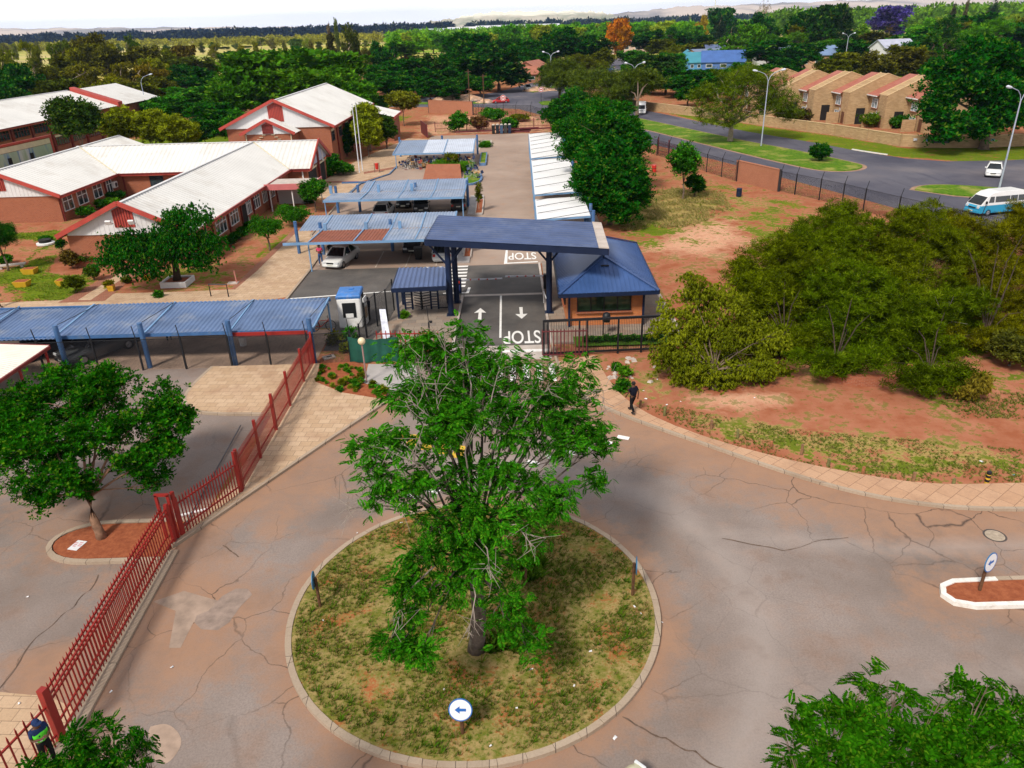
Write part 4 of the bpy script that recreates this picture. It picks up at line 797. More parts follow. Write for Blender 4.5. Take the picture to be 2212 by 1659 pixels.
mesh_fence('black mesh fence with leaning post tips along the front of the left carport', [(-45, 41.0), (-40, 41.05), (-35, 41.1), (-30, 41.1), (-27.5, 41.1), (-24.35, 41.15), (-21.75, 41.15), (-19.2, 41.15), (-16.5, 41.2), (-14.2, 41.2), (-11.9, 41.2), (-9.4, 41.35)], 1.95, 1.0, lean=(-.12, -.03))
mesh_fence('dark mesh fence climbing past the guard kiosk to the turnstile', [(-9.2, 45.4), (-8.8, 47.3), (-8.2, 47.95), (-8.05, 50.1)], 2.25, 0)
mesh_fence('dark mesh fence between the kiosk bed and the green screen', [(-9.4, 41.4), (-9.25, 43.4), (-9.2, 45.3)], 1.6, 0)
fr = [(-6.8, 174.5), (-4.5, 172.5), (-1.5, 171), (2.5, 170), (5.6, 168.5), (7.5, 161), (9.2, 155), (11, 148), (13, 141), (15, 134), (17, 128.5), (19, 123), (21.1, 117.3), (21.95, 113.4), (23, 110.1), (24.3, 106.2), (25.7, 99.3), (26.7, 95.8), (27.7, 92.7)]
mesh_fence('roadside mesh fence with leaning tips, running behind the dark green trees', fr, 2.2, .9, lean=(.6, .25))
mesh_fence('roadside mesh fence right of the pink brick panel, above the olive trees', [(30.75, 86.2), (31.8, 84.3), (33.3, 81.2), (34.6, 78.4), (35.6, 75.6), (37.1, 71.6), (38.6, 68), (40.4, 64), (42.5, 60), (45, 56)], 2.2, .9, lean=(.5, .35))
mesh_fence('short mesh fence behind the hall beside the far road', [(-70, 190), (-62, 192), (-54, 194), (-46, 196), (-38, 196)], 2.2, .6, lean=(.3, .3))
def palisade(label, a, b, h, mat, posts, n=None, rails=(.3, .82), postw=.12, group=None, nm='palisade_fence', pale=.055, z0=.1, spacing=.17, posth=None):
    a = Vector((*a, z0)); b = Vector((*b, z0)); f = thing(nm, label, 'fence', a, group=group); d = (b - a); L = d.length; u = d / L; nn = Vector((-u.y, u.x, 0)); n = n or int(L / spacing); m = MB()
    M_ = Matrix(((u.x, nn.x, 0, 0), (u.y, nn.y, 0, 0), (0, 0, 1, 0), (0, 0, 0, 1)))
    for i in range(n + 1):
        p_ = a + u * (L * i / n) + nn * .05; w = pale / 2
        m.add([(-w, -.008, .08), (w, -.008, .08), (w, -.008, h - .12), (0, -.008, h), (-w, -.008, h - .12), (-w, .008, .08), (w, .008, .08), (w, .008, h - .12), (0, .008, h), (-w, .008, h - .12)],
              [(0, 1, 2, 3, 4), (9, 8, 7, 6, 5), (0, 5, 6, 1), (1, 6, 7, 2), (2, 7, 8, 3), (3, 8, 9, 4), (4, 9, 5, 0)], Matrix.Translation(p_) @ M_)
    m.build('pales', mat, f)
    for z in rails: MB().beam(a + Vector((0, 0, z * h)), b + Vector((0, 0, z * h)), .05, .06).build('rail', mat, f)
    for t_ in posts: q = a + d * t_; MB().box((q.x, q.y, q.z + (posth or h) / 2), (postw, postw, (posth or h)), math.atan2(u.y, u.x)).build('post', mat, f)
    return f
palisade('red steel palisade fence dividing the sand coloured footway from the left lot', (-11.65, 41.3), (-11.75, 27.8), 1.85, M_red, [(y - 41.3) / -13.5 for y in (41.2, 38.7, 35.7, 33.07, 30.4, 27.8)], spacing=.135, posth=2.0, rails=(.2, .8))
palisade('short red palisade panel between the last fence post and the gate frame', (-11.75, 27.6), (-13.2, 24.6), 1.8, M_red, [.0, .98], spacing=.15, posth=2.05, rails=(.2, .8), z0=.05)
GT = palisade('long red sliding palisade gate with doubled bars, lower left', (-13.3, 24.3), (-12.95, 15.3), 1.75, M_red, [.01], spacing=.19, pale=.045, nm='sliding_gate', rails=(.12, .8, .9), z0=.08); GT['category'] = 'gate'
GT2 = palisade('second red palisade leaf behind the long sliding gate', (-13.55, 24.2), (-13.2, 15.6), 1.75, M_red, [], spacing=.19, pale=.045, nm='sliding_gate', rails=(.15, .85), z0=.08); GT2['category'] = 'gate'
FRM = thing('gate_frame', 'red square guide frame at the head of the sliding gate', 'gate frame', (-13.45, 24.5, 0)); m = MB()
for x in (-13.25, -13.7): m.box((x, 24.45, 1.05), (.1, .1, 2.1))
m.box((-13.475, 24.45, 2.1), (.55, .1, .1)); m.build('frame', M_red, FRM)
palisade('red palisade fence at the lower left corner behind the guard in the green vest', (-13.0, 15.2), (-14.6, 9.0), 1.75, M_red, [.0], spacing=.26, rails=(.2, .8), postw=.2, posth=2.0, pale=.05, z0=0)
palisade('maroon palisade gate leaf left of the entrance road, behind the tree', (-8.0, 42.2), (-4.3, 42.0), 1.6, M_red, [], spacing=.27, nm='sliding_gate', rails=(.15, .85))['category'] = 'gate'
palisade('maroon palisade gate leaf right of the entrance road, before the black fence', (1.85, 41.25), (4.45, 41.2), 1.75, M_maroon, [], spacing=.21, nm='sliding_gate', rails=(.06, .9))['category'] = 'gate'
for i, (a, b, l) in enumerate((((-13.6, 139.5), (-15.4, 147), 'solid'), ((-7, 146.5), (8.5, 147.5), ''))):
    if l: o = thing('maroon_gate', 'solid dark maroon gate panel standing open at the back of the lot', 'gate', (*a, 0)); MB().beam((*a, 1.1), (*b, 1.1), .1, 2.2).build('panel', M_maroon, o); MB().box((*a, 1.15), (.16, .16, 2.3)).build('post', M_maroon, o)
    else: palisade('brown palisade fence across the back of the parking lot', a, b, 1.9, M_maroon, [0, .2, .4, .6, .8, 1], spacing=.24)
palisade('brown palisade leaf beside the open maroon gate', (-12.8, 146.8), (-9.0, 147.8), 1.8, M_maroon, [0, 1], spacing=.24)
palisade('maroon palisade panel leaning in the roadside fence near the white carports', (22.2, 113.9), (24.9, 106.0), 1.9, M_maroon, [0, .35, .7, 1], spacing=.22, posth=2.4)
# black framed fence right of the gate
BF = thing('framed_fence', 'black framed bar fence in front of the orange brick guardhouse', 'fence', (5, 41.6, 0)); m = MB(); a, b = Vector((1.95, 41.45, 0)), Vector((9.2, 41.75, 0))
m.beam((a.x, a.y, 2.25), (b.x, b.y, 2.25), .1, .14); m.beam((a.x, a.y, .2), (b.x, b.y, .2), .08, .12); m.build('rail', M_black, BF)
for x in (1.95, 2.2, 4.05, 4.5, 6.35, 7.75, 9.15): y = 41.45 + (x - 1.95) * .041; MB().box((x, y, 1.15), (.11, .11, 2.3)).build('post', M_black, BF)
m = MB()
for i in range(72): x = 2.0 + i * .1; m.box((x, 41.46 + (x - 1.95) * .041, 1.2), (.018, .018, 2.0))
m.build('bars', M_black, BF)

# ------------------------------------------------------------------ entrance canopy, turnstile, barriers
EC = thing('entrance_canopy', 'large dark blue steel canopy spanning the entrance lanes', 'canopy', (0, 48.8, 0))
zf_, zb_ = 5.25, 5.55
def cz(x, y): return 5.15 + (y - 44.9) * .07 - (x + 5.3) * -.012
A_, B_, C_, D_ = (-5.35, 48.3), (6.1, 44.85), (6.35, 51.0), (-4.95, 54.6)
q = lambda p, dz=0: Vector((p[0], p[1], 5.45 + dz))
m = MB(); m.corr(q(A_, .02), q(D_, .12), Vector((5.75, 51.15, 5.57)), Vector((5.5, 45.05, 5.47)), .5, .055); m.build('roof_sheet', paint('slate_blue_roof_sheet', (.055, .085, .185), .45, .1, .2, .7, .35, (.12, .15, .24)), EC)
m = MB(); m.beam(q(A_, -.16), q(B_, -.16), .12, .38); m.beam(q(D_, -.08), q(C_, -.08), .12, .36); m.beam(q(A_, -.14), q(D_, -.08), .12, .36); m.build('fascia', M_navy, EC)
m = MB(); m.extr([Vector((5.5, 45.05, 5.5)), q(B_, .05), q(C_, .12), Vector((5.75, 51.15, 5.6))], (0, 0, .06)); m.build('gutter_tray', M_conc, EC)
m = MB(); m.extr([q(A_, -.3), q(B_, -.3), q(C_, -.2), q(D_, -.2)], (0, 0, -.06)); m.build('soffit', M_navy, EC)
for x, y in ((-4.0, 48.8), (-3.75, 51.35), (2.68, 48.75)):
    c = MB().tube([(x, y, 0.1), (x, y, 3.7), (x, y, 5.1)], [.2, .2, .17], 16).build('column', M_navy, EC); MB().box((x, y, .13), (.6, .6, .04)).build('base_plate', M_navy, c)
    for sx, sy in ((-1, 0), (1, 0)) + (((0, 1),) if x < 0 else ()):
        MB().tube([(x, y, 3.55), (x + sx * 1.25, y + sy * 1.2, 5.1)], .07, 8).build('brace', M_navy, EC)
TS_ = thing('turnstile_shelter', 'small blue ribbed roof on posts over the turnstile', 'shelter', (-5.9, 49.5, 0))
MB().corr((-7.6, 47.3, 2.58), (-4.15, 47.5, 2.58), (-4.35, 51.4, 2.72), (-7.65, 51.5, 2.72), .3, .03).build('roof_sheet', paint('mid_blue_sheet', (.085, .135, .29), .42, .2, .12, .7, .5), TS_)
m = MB(); m.beam((-7.65, 47.3, 2.46), (-4.1, 47.5, 2.46), .1, .28); m.beam((-7.65, 47.3, 2.48), (-7.7, 51.5, 2.6), .1, .22); m.beam((-4.1, 47.5, 2.48), (-4.3, 51.4, 2.6), .1, .22); m.build('fascia', M_navy, TS_)
for x, y in ((-7.5, 48.4), (-7.55, 51.2), (-4.4, 51.2)): MB().box((x, y, 1.27), (.14, .14, 2.35)).build('post', M_navy, TS_)
TU = thing('turnstile', 'full height dark bar turnstile under the small blue roof', 'turnstile', (-6.2, 50.1, .12)); m = MB()
for x in (-7.25, -6.75, -5.45, -4.95): m.box((x, 50.1, 1.15), (.12, .12, 2.1))
m.box((-6.1, 50.1, 2.25), (2.5, .9, .1)); m.build('frame', M_navy, TU)
r = MB(); r.tube([(-6.1, 50.1, .15), (-6.1, 50.1, 2.2)], .07, 10)
for k in range(10):
    z = .3 + k * .19
    for j in range(3): a = j * 2.094 + .5; r.tube([(-6.1, 50.1, z), (-6.1 + math.cos(a) * .62, 50.1 + math.sin(a) * .62, z)], .032, 6)
r.build('rotor', M_black, TU); r = MB()
for k in range(10): z = .3 + k * .19; r.beam((-7.25, 50.0, z), (-6.75, 50.0, z), .045, .045); r.beam((-5.45, 50.0, z), (-4.95, 50.0, z), .045, .045)
r.build('bars', M_navy, TU)
SG = thing('side_gate', 'narrow dark mesh gate between the turnstile and the canopy column', 'gate', (-4.5, 50.2, 0)); MB().face([(-4.9, 50.1, .2), (-4.05, 50.1, .2), (-4.05, 50.1, 2.0), (-4.9, 50.1, 2.0)]).build('mesh_panel', M_mesh, SG)
m = MB(); m.box((-4.45, 50.1, .2), (.9, .07, .07)); m.box((-4.45, 50.1, 2.0), (.9, .07, .07)); m.box((-4.05, 50.1, 1.1), (.07, .07, 1.9)); m.build('frame', M_black, SG)
M_boomw = paint('boom_white', (.62, .64, .72), .5); M_sig = paint('signal_red', (.5, .03, .02), .4)
for nm, x, y, sgn, L in (('left', -3.68, 53.45, 1, 3.2), ('right', 2.72, 53.9, -1, 3.0)):
    b = thing('boom_barrier', f'traffic boom on the {nm} side of the lanes with a striped white arm', 'barrier', (x, y, .1), group='traffic booms')
    MB().box((x, y, .67), (.36, .36, 1.1)).build('cabinet', M_navy if sgn > 0 else M_black, b, bevel=.03)
    if sgn > 0: s_ = MB().box((x, y - .2, .98), (.18, .06, .18)).build('signal_lamp', M_sig, b, bevel=.02); MB().box((x, y - .195, .55), (.16, .04, .4)).build('panel', paint('dull_blue_panel', (.03, .05, .2)), b)
    MB().beam((x + .1 * sgn, y, 1.08), (x + L * sgn, y, 1.12), .05, .09).build('arm', M_boomw, b); m = MB()
    for k in range(4): q_ = x + sgn * (.8 + k * .62); m.beam((q_, y, 1.1), (q_ + sgn * .12, y, 1.1), .056, .096)
    m.build('stripe', M_sig, b)
gr = thing('guard_rail', 'white bent pipe guard rail at the foot of the right canopy column', 'rail', (2.4, 49.6, .12)); MB().tube([(2.6, 48.9, .12), (2.55, 48.9, .85), (2.5, 49.1, 1.0), (2.4, 50.6, 1.0), (2.4, 50.7, .9), (2.4, 50.7, .12)], .035, 8).build('pipe', M_wframe, gr)
rd = thing('card_reader_post', 'slim black card reader post beside the entry lane', 'post', (-5.1, 44.6, .1)); MB().box((-5.1, 44.6, .65), (.09, .09, 1.1)).build('post', M_black, rd); MB().box((-5.0, 44.55, 1.25), (.26, .14, .12)).build('camera', M_black, rd); MB().tube([(-5.1, 44.6, 1.2), (-5.15, 44.6, 2.3)], .02, 6).build('antenna', M_black, rd)

# ------------------------------------------------------------------ guardhouse
GH = thing('guardhouse', 'orange brick guardhouse with a hipped dark blue roof and long window', 'guardhouse', (6.2, 50, 0))
m = MB(); m.box((6.15, 50.6, 1.35), (4.9, 9.0, 2.5)); m.build('wall', M_brick2, GH)
e = [(3.1, 45.0), (9.35, 45.2), (9.75, 56.6), (3.3, 55.9)]; r1, r2 = Vector((6.2, 48.2, 4.1)), Vector((6.5, 53.4, 4.1)); E_ = [Vector((*p_, 2.62)) for p_ in e]
rf = MB(); rf.face([E_[0], E_[1], r1]); rf.face([E_[1], E_[2], r2, r1]); rf.face([E_[2], E_[3], r2]); rf.face([E_[3], E_[0], r1, r2]); rf.face([v - Vector((0, 0, .1)) for v in (E_[3], E_[2], E_[1], E_[0])])
ro = rf.build('roof', M_blue3, GH); rb = MB()
def ribs(a, b, top_a, top_b, n):
    for i in range(1, n):
        t_ = i / n; p_ = a.lerp(b, t_)
        # rib straight up the slope until it meets the hip
        u = (b - a).normalized(); w = (top_a - a); up = (w - u * w.dot(u)); L = (b - a).length; xa = w.dot(u); xb = (top_b - a).dot(u); s = t_ * L
        k = s / xa if s < xa else ((L - s) / (L - xb) if s > xb else 1.0)
        rb.beam(p_, p_ + up * min(1, k), .05, .07)
ribs(E_[0], E_[1], r1, r1, 22); ribs(E_[1], E_[2], r1, r2, 36); ribs(E_[3], E_[0], r2, r1, 36)
rb.build('standing_ribs', M_blue3, ro); hp = MB()
for a, b in ((E_[0], r1), (E_[1], r1), (E_[2], r2), (E_[3], r2), (r1, r2)): hp.beam(a + Vector((0, 0, .05)), b + Vector((0, 0, .05)), .22, .07)
hp.build('hip_cap', paint('blue_hip_cap', (.05, .095, .24), .4, .2), ro); fa = MB()
for a, b in zip(E_, E_[1:] + E_[:1]): fa.beam(a - Vector((0, 0, .09)), b - Vector((0, 0, .09)), .12, .24)
fa.build('fascia', M_navy, GH)
window(GH, (6.05, 46.1, 1.12), (0, -1, 0), 3.4, 1.15, 4, M_black, glass('green_reflecting_glass', (.02, .035, .02), .06), trans=False)
window(GH, (3.7, 48.2, 1.1), (-1, 0, 0), 1.4, 1.1, 2, M_black, trans=False); MB().box((3.66, 51.5, 1.15), (.06, .95, 2.1)).build('door', M_navy, GH)
for x, y in ((3.8, 45.9), (8.55, 45.9)): MB().box((x, y, 1.3), (.13, .13, 2.5)).build('post', M_navy, GH)
MB().box((6.2, 47.3, 3.72), (.5, .12, .07)).build('roof_bracket', M_black, GH); MB().tube([(6.2, 48.0, 4.0), (6.2, 48.0, 4.7)], .05, 8).build('vent_pipe', M_navy, GH)
# letter box in front of the guardhouse
LB = thing('post_box', 'black round topped box on a stand before the guardhouse window', 'box', (6.0, 44.4, .12)); MB().lathe([(.001, 1.0), (.24, 1.0), (.26, 1.3), (.22, 1.5), (.1, 1.58), (.001, 1.6)], (6, 44.4, 0), 14).build('body', M_black, LB, smooth=True)
for x in (-.18, .18): MB().tube([(6 + x, 44.4, .12), (6 + x, 44.4, 1.02)], .03, 6).build('leg', M_black, LB)

# ------------------------------------------------------------------ guard kiosk
KI = thing('guard_kiosk', 'white fibreglass guard kiosk with a peeling blue roof', 'kiosk', (-10.6, 47.9, 0)); TK = Matrix.Translation((-10.55, 48.0, 0)) @ Matrix.Rotation(R_(3), 4, 'Z')
m = MB(); m.box((0, 0, 1.05), (1.55, 1.9, 2.1), M=TK); M_kw = paint('kiosk_white', (.76, .76, .76), .45, 0, .06, 1.5, .4, (.5, .46, .42)); m.build('body', M_kw, KI, bevel=.12, seg=3)
m = MB(); m.lathe([(1.2, 2.02), (1.22, 2.2), (1.12, 2.32), (.001, 2.36)], (0, 0, 0), 4); m2 = MB(); m2.add([tuple(TK @ (Matrix.Rotation(R_(45), 4, 'Z') @ Vector(v))) for v in [(x * .93, y * .93, z) for x, y, z in m.v]], m.f)
m2.v = [tuple(TK @ Vector((x, y * 1.2, z))) for x, y, z in [tuple(TK.inverted() @ Vector(v)) for v in m2.v]]
m2.build('roof', paint('peeling_blue_roof', (.04, .17, .48), .5, 0, .2, 2, .4, (.38, .34, .32)), KI, bevel=.05)
MB().box((.1, .2, 2.38), (.3, .25, .06), M=TK).build('roof_hatch', MATS['peeling_blue_roof'], KI)
wf = MB().box((0, -.965, 1.28), (.86, .06, 1.0), M=TK).build('window', M_black, KI); MB().box((0, -1.0, .92), (.5, .02, .28), M=TK).build('notice', M_wframe, wf)
MB().box((.79, .1, 1.12), (.05, .8, 1.8), M=TK).build('doorway', M_dark, KI); d = MB().box((1.0, -.55, 1.1), (.05, .78, 1.85), R_(-8), M=TK).build('door', M_kw, KI); MB().box((1.03, -.55, 1.0), (.03, .5, .75), R_(-8), M=TK).build('panel', paint('tan_board', (.4, .27, .16)), d)
BB = thing('leaning_banner', 'white printed banner leaning on the dark mesh fence', 'banner', (-8.0, 44.8, 0)); MB().add([(-8.35, 46.0, 1.65), (-8.0, 46.1, 1.6), (-7.45, 43.7, .15), (-7.85, 43.6, .15), (-8.32, 46.0, 1.67), (-7.97, 46.1, 1.62), (-7.42, 43.7, .17), (-7.82, 43.6, .17)], [(0, 1, 2, 3), (7, 6, 5, 4), (0, 4, 5, 1), (1, 5, 6, 2), (2, 6, 7, 3), (3, 7, 4, 0)]).build('sheet', paint('printed_white', (.62, .64, .74), .6, 0, .25, 3), BB)
# green shade-net screen
GS = thing('green_screen', 'dark green shade net hung behind the flower bed', 'screen', (-8.5, 41.2, 0)); vs = []; fs = []; nn_ = 28
for j in range(7):
    for i in range(nn_ + 1): u = i / nn_; v = j / 6; vs.append((-9.5 + 2.9 * u, 41.15 + .12 * u + .09 * math.sin(u * 17 + v * 2) * (1 - v * .7) + .05 * math.sin(u * 31), .12 + (1.62 - .28 * math.sin(u * math.pi) * v * .6) * v - (.1 * u)))
for j in range(6):
    for i in range(nn_): fs.append((j * 29 + i, j * 29 + i + 1, (j + 1) * 29 + i + 1, (j + 1) * 29 + i))
MB().add(vs, fs).build('net', paint('green_shade_net', (.01, .085, .06), .7, 0, .2, 2), GS, smooth=True)
for x in (-9.5, -6.6): MB().tube([(x, 41.2, 0), (x, 41.22, 1.75)], .03, 6).build('pole', M_black, GS)
GL = thing('globe_lamp', 'garden lamp with a cream glass globe on a pinkish pole', 'lamp', (-8.1, 38.4, .1)); MB().tube([(-8.1, 38.4, .1), (-8.12, 38.42, 2.35)], .045, 8).build('pole', paint('pink_grey_pole', (.30, .19, .18), .6), GL)
MB().ball((-8.12, 38.42, 2.55), .21, 18, 12).build('globe', paint('cream_globe', (.66, .56, .36), .25, 0, .08, 2, .5), GL, smooth=True)
# wheelie of street furniture around the lot
PI_ = thing('planter_island', 'long concrete planter island with a strip of soil beside the inner road', 'planter', (-3.2, 83.5, 0)); MB().box((-3.35, 83.5, .07), (1.55, 9.6, .14)).build('slab', paint('grey_screed', (.38, .35, .34)), PI_); MB().box((-2.95, 82.5, .12), (.6, 6.8, .1)).build('soil', M_soil, PI_)
m = MB(); [m.box((x, 82.5, .13), (.12, 7.0, .16)) for x in (-3.3, -2.58)]; m.box((-2.94, 79.05, .13), (.6, .12, .16)); m.build('edging', M_conc, PI_)
PI2 = thing('planter_island', 'second concrete island with a white rail between the car bays and the crossing', 'planter', (-3.6, 65.5, 0)); MB().box((-4.1, 65.5, .07), (1.7, 8.2, .14)).build('slab', MATS['grey_screed'], PI2); MB().box((-3.5, 66, .12), (.5, 6.0, .1)).build('soil', M_soil, PI2)
m = MB(); [m.box((x, 66, .13), (.12, 6.2, .16)) for x in (-3.8, -3.2)]; m.build('edging', M_conc, PI2)
HR_ = thing('hoop_rail', 'white bent hoop rail on the island beside the silver car', 'rail', (-4.2, 64, .14)); MB().tube([(-4.3, 62.6, .14), (-4.25, 62.6, 1.0), (-4.1, 62.8, 1.15), (-3.9, 64.0, 1.15), (-3.9, 64.1, 1.0), (-3.9, 64.1, .14)], .04, 8).build('pipe', M_wframe, HR_)
BXP = paint('faded_blue_paint', (.10, .19, .36), .7, 0, .25, 2)
BX = thing('blue_planter_box', 'narrow blue edged planter box with grass near the furniture stack', 'planter', (-3.2, 113.8, 0)); m = MB(); m.box((-3.62, 113.8, .2), (.14, 9.6, .4)); m.box((-2.78, 113.8, .2), (.14, 9.6, .4)); m.box((-3.2, 109.0, .2), (.9, .14, .4)); m.box((-3.2, 118.6, .2), (.9, .14, .4)); m.build('box', BXP, BX); MB().box((-3.2, 113.8, .2), (.7, 9.4, .36)).build('soil', M_turf, BX)
BX = thing('stone_planter_box', 'square stone edged planter box standing alone in the lot', 'planter', (-3.0, 129, 0)); m = MB(); [m.box(c_, s_) for c_, s_ in (((-3.7, 129.3, .2), (.25, 5, .4)), ((-2.3, 129.3, .2), (.25, 5, .4)), ((-3, 126.9, .2), (1.6, .25, .4)), ((-3, 131.7, .2), (1.6, .25, .4)))]; m.build('box', M_conc, BX); MB().box((-3, 129.3, .2), (1.2, 4.6, .3)).build('soil', M_turf, BX)
RP = thing('brick_ramp', 'sloping red brick ramp wall below a strip of tall grass', 'ramp', (-8.4, 103, 0)); MB().add([(-10.7, 99.6, .02), (-5.7, 99.4, .02), (-6.1, 104.4, 1.1), (-10.6, 105.0, 1.1), (-10.6, 106.5, 0), (-6.1, 106.0, 0)], [(0, 1, 2, 3), (3, 2, 5, 4), (0, 3, 4), (1, 5, 2)]).build('slope', M_brick, RP)
struct('blue_kerb', strip(MB(), chaikin([(-5.2, 95.1), (-4.2, 95.0), (-3.4, 96.3), (-3.1, 98.2), (-3.2, 101), (-3.8, 104)]), .25, 0, .25), BXP)
struct('grass_bed', MB().prism([(-5.2, 95.3), (-4.2, 95.3), (-3.5, 96.5), (-3.2, 98.5), (-3.3, 101), (-3.9, 104), (-5.6, 104)], 0, .12), M_turf)
for k, (x, y) in enumerate(((-20.0, 106.4), (-19.85, 108.1))):
    f = thing('flagpole', ('nearer', 'farther')[k] + ' of two bare white flagpoles in front of the hall', 'flagpole', (x, y, 0), group='white flagpoles'); MB().tube([(x, y, 0), (x, y, 4.5), (x, y, 8.75)], [.075, .06, .04], 8).build('pole', paint('pole_white', (.66, .68, .74), .5), f); MB().ball((x, y, 8.8), .08, 8, 6).build('finial', M_metal, f)
# ------------------------------------------------------------------ vehicles
M_tyre = paint('tyre_rubber', (.012, .012, .012), .85); M_rim = paint('rim_grey', (.35, .35, .37), .35, .7); M_lens = paint('lamp_lens', (.62, .64, .66), .1, 0, .05, 3, .6); M_tail = paint('tail_lens', (.36, .012, .012), .2, 0, .1, 3, .6)
M_plate = paint('number_plate', (.6, .6, .52), .5); M_carglass = glass('car_glass', (.008, .010, .012), .05); M_trim = paint('black_trim', (.012, .012, .014), .6)
def carpaint(name, c): return paint(name, c, .22, .0, .03, .6, .6)
def wheels(root, pts, r=.31, w=.2):
    for x, y in pts:
        s = 1 if x > 0 else -1; T = Matrix.Translation((x, y, r)) @ Matrix.Rotation(R_(90), 4, 'Y'); m = MB(); m.lathe([(r * .62, -w / 2), (r * .95, -w / 2), (r, -w / 3), (r, w / 3), (r * .95, w / 2), (r * .62, w / 2)], (0, 0, 0), 18)
        m.v = [tuple(T @ Vector(v)) for v in m.v]; wh = m.build('wheel', M_tyre, root, local=True)
        m = MB(); m.lathe([(.02, 0), (r * .3, .02), (r * .6, .0), (r * .64, -.03)], (0, 0, 0), 14); T2 = Matrix.Translation((x + s * (w / 2 - .0), y, r)) @ Matrix.Rotation(R_(90 * s), 4, 'Y'); m.v = [tuple(T2 @ Vector(v)) for v in m.v]; m.build('rim', M_rim, wh, local=True)
def loft(st, n=10):
    """st: (y, zb, zt, half width); rounded box sections along y"""
    m = MB(); vs = []; fs = []
    for y, zb, zt, w in st:
        h = zt - zb; sec = [(-w * .9, zb), (-w, zb + h * .25), (-w, zb + h * .62), (-w * .93, zb + h * .88), (-w * .78, zt), (w * .78, zt), (w * .93, zb + h * .88), (w, zb + h * .62), (w, zb + h * .25), (w * .9, zb)]
        vs += [(x, y, z) for x, z in sec]
    k = 10
    for i in range(len(st) - 1):
        for j in range(k): j2 = (j + 1) % k; fs.append((i * k + j, i * k + j2, (i + 1) * k + j2, (i + 1) * k + j))
    fs.append(tuple(range(k))[::-1]); fs.append(tuple((len(st) - 1) * k + j for j in range(k)))
    return m.add(vs, fs)
def car(label, loc, rz, pm, L=4.25, W=1.68, H=1.42, style='hatch', group=None, nm='parked_car', cat='car'):
    c = thing(nm, label, cat, loc, rz, group); w = W / 2; l = L
    tail = {'hatch': [(.30, .93), (.44, .92), (.49, .80), (.5, .55)], 'sedan': [(.30, .93), (.36, .95), (.49, .90), (.5, .5)], 'suv': [(.30, 1.02), (.46, 1.02), (.495, .9), (.5, .55)], 'pickup': [(.30, 1.0), (.49, 1.0), (.495, .9), (.5, .6)]}[style]
    up = .10 if style in ('suv', 'pickup') else 0
    st = [(-.5 * l, .3, .55 + up, w * .80), (-.485 * l, .24, .66 + up, w * .90), (-.44 * l, .22, .73 + up, w * .96), (-.30 * l, .2, .83 + up, w), (-.20 * l, .2, .91 + up, w), (0, .2, .92 + up, w)] + [(y * l, .22, z + (up if style == 'pickup' else 0), w * (1 if y < .45 else .93 if y < .495 else .86)) for y, z in tail]
    b = loft(st).build('body', pm, c, local=True, smooth=True); e = b.modifiers.new('edge', 'EDGE_SPLIT'); e.split_angle = R_(38)
    zb = .90 + up; roof0, roof1, back = {'hatch': (-.05, .30, .465), 'sedan': (-.06, .20, .37), 'suv': (-.08, .38, .475), 'pickup': (-.08, .08, .14)}[style]
    Hh = H + up * 1.6; wb, wt = w * .93, w * .70; ft = -.245
    P8 = [(-wb, ft * l, zb), (wb, ft * l, zb), (wb, back * l, zb), (-wb, back * l, zb), (-wt, roof0 * l, Hh), (wt, roof0 * l, Hh), (wt, roof1 * l, Hh), (-wt, roof1 * l, Hh)]
    MB().add(P8, [(0, 1, 5, 4), (1, 2, 6, 5), (2, 3, 7, 6), (3, 0, 4, 7), (4, 5, 6, 7)]).build('windows', M_carglass, c, local=True)
    m = MB(); r = [(x * 1.02, y, Hh - .005) for x, y, z in P8[4:]]; mid = [(x * .9, y * .96 + .02, Hh + .045) for x, y, z in P8[4:]]
    m.add(r + mid, [(4, 5, 6, 7), (0, 1, 5, 4), (1, 2, 6, 5), (2, 3, 7, 6), (3, 0, 4, 7)])
    for a, b_ in ((0, 4), (1, 5), (2, 6), (3, 7)): m.beam(P8[a], P8[b_], .085, .085)
    for s in (-1, 1): yy = (roof0 + roof1) / 2 * l; m.beam((s * wb, yy, zb), (s * wt, yy, Hh), .07, .05)
    m.build('roof', pm, c, local=True)
    for s in (-1, 1):
        MB().box((s * w * .66, -.492 * l, .60 + up), (.34, .09, .16)).build('headlight', M_lens, c, local=True, bevel=.02); MB().box((s * w * .76, .492 * l, .70 + up), (.22, .09, .22)).build('tail_light', M_tail, c, local=True, bevel=.02)
        MB().box((s * (w + .07), -.17 * l, .98 + up), (.17, .1, .13)).build('mirror', pm, c, local=True, bevel=.03)
    MB().box((0, -.497 * l, .57 + up), (.62, .05, .12)).build('grille', M_trim, c, local=True); MB().box((0, -.503 * l, .36), (w * 1.6, .08, .14)).build('bumper', M_trim if style == 'suv' else pm, c, local=True, bevel=.03); MB().box((0, .503 * l, .42), (w * 1.6, .08, .2)).build('bumper', pm, c, local=True, bevel=.03)
    MB().box((0, -.512 * l, .42), (.46, .02, .11)).build('number_plate', M_plate, c, local=True); MB().box((0, .514 * l, .60), (.46, .02, .11)).build('number_plate', M_plate, c, local=True)
    if style == 'pickup': MB().box((0, .32 * l, 1.12 + up), (W * .8, .3 * l, .02)).build('load_cover', M_trim, c, local=True)
    wheels(c, [(s * (w - .1), y * l) for s in (-1, 1) for y in (-.31, .30)], .34 if up else .30)
    return c
W_ = carpaint('car_white', (.74, .74, .74)); S_ = carpaint('car_silver', (.48, .49, .5)); D_ = carpaint('car_dark', (.02, .022, .026)); B_ = carpaint('car_blue', (.03, .08, .25)); RD = carpaint('car_red', (.45, .02, .02)); CR = carpaint('car_cream', (.62, .58, .40)); CH = carpaint('car_charcoal', (.06, .065, .07))
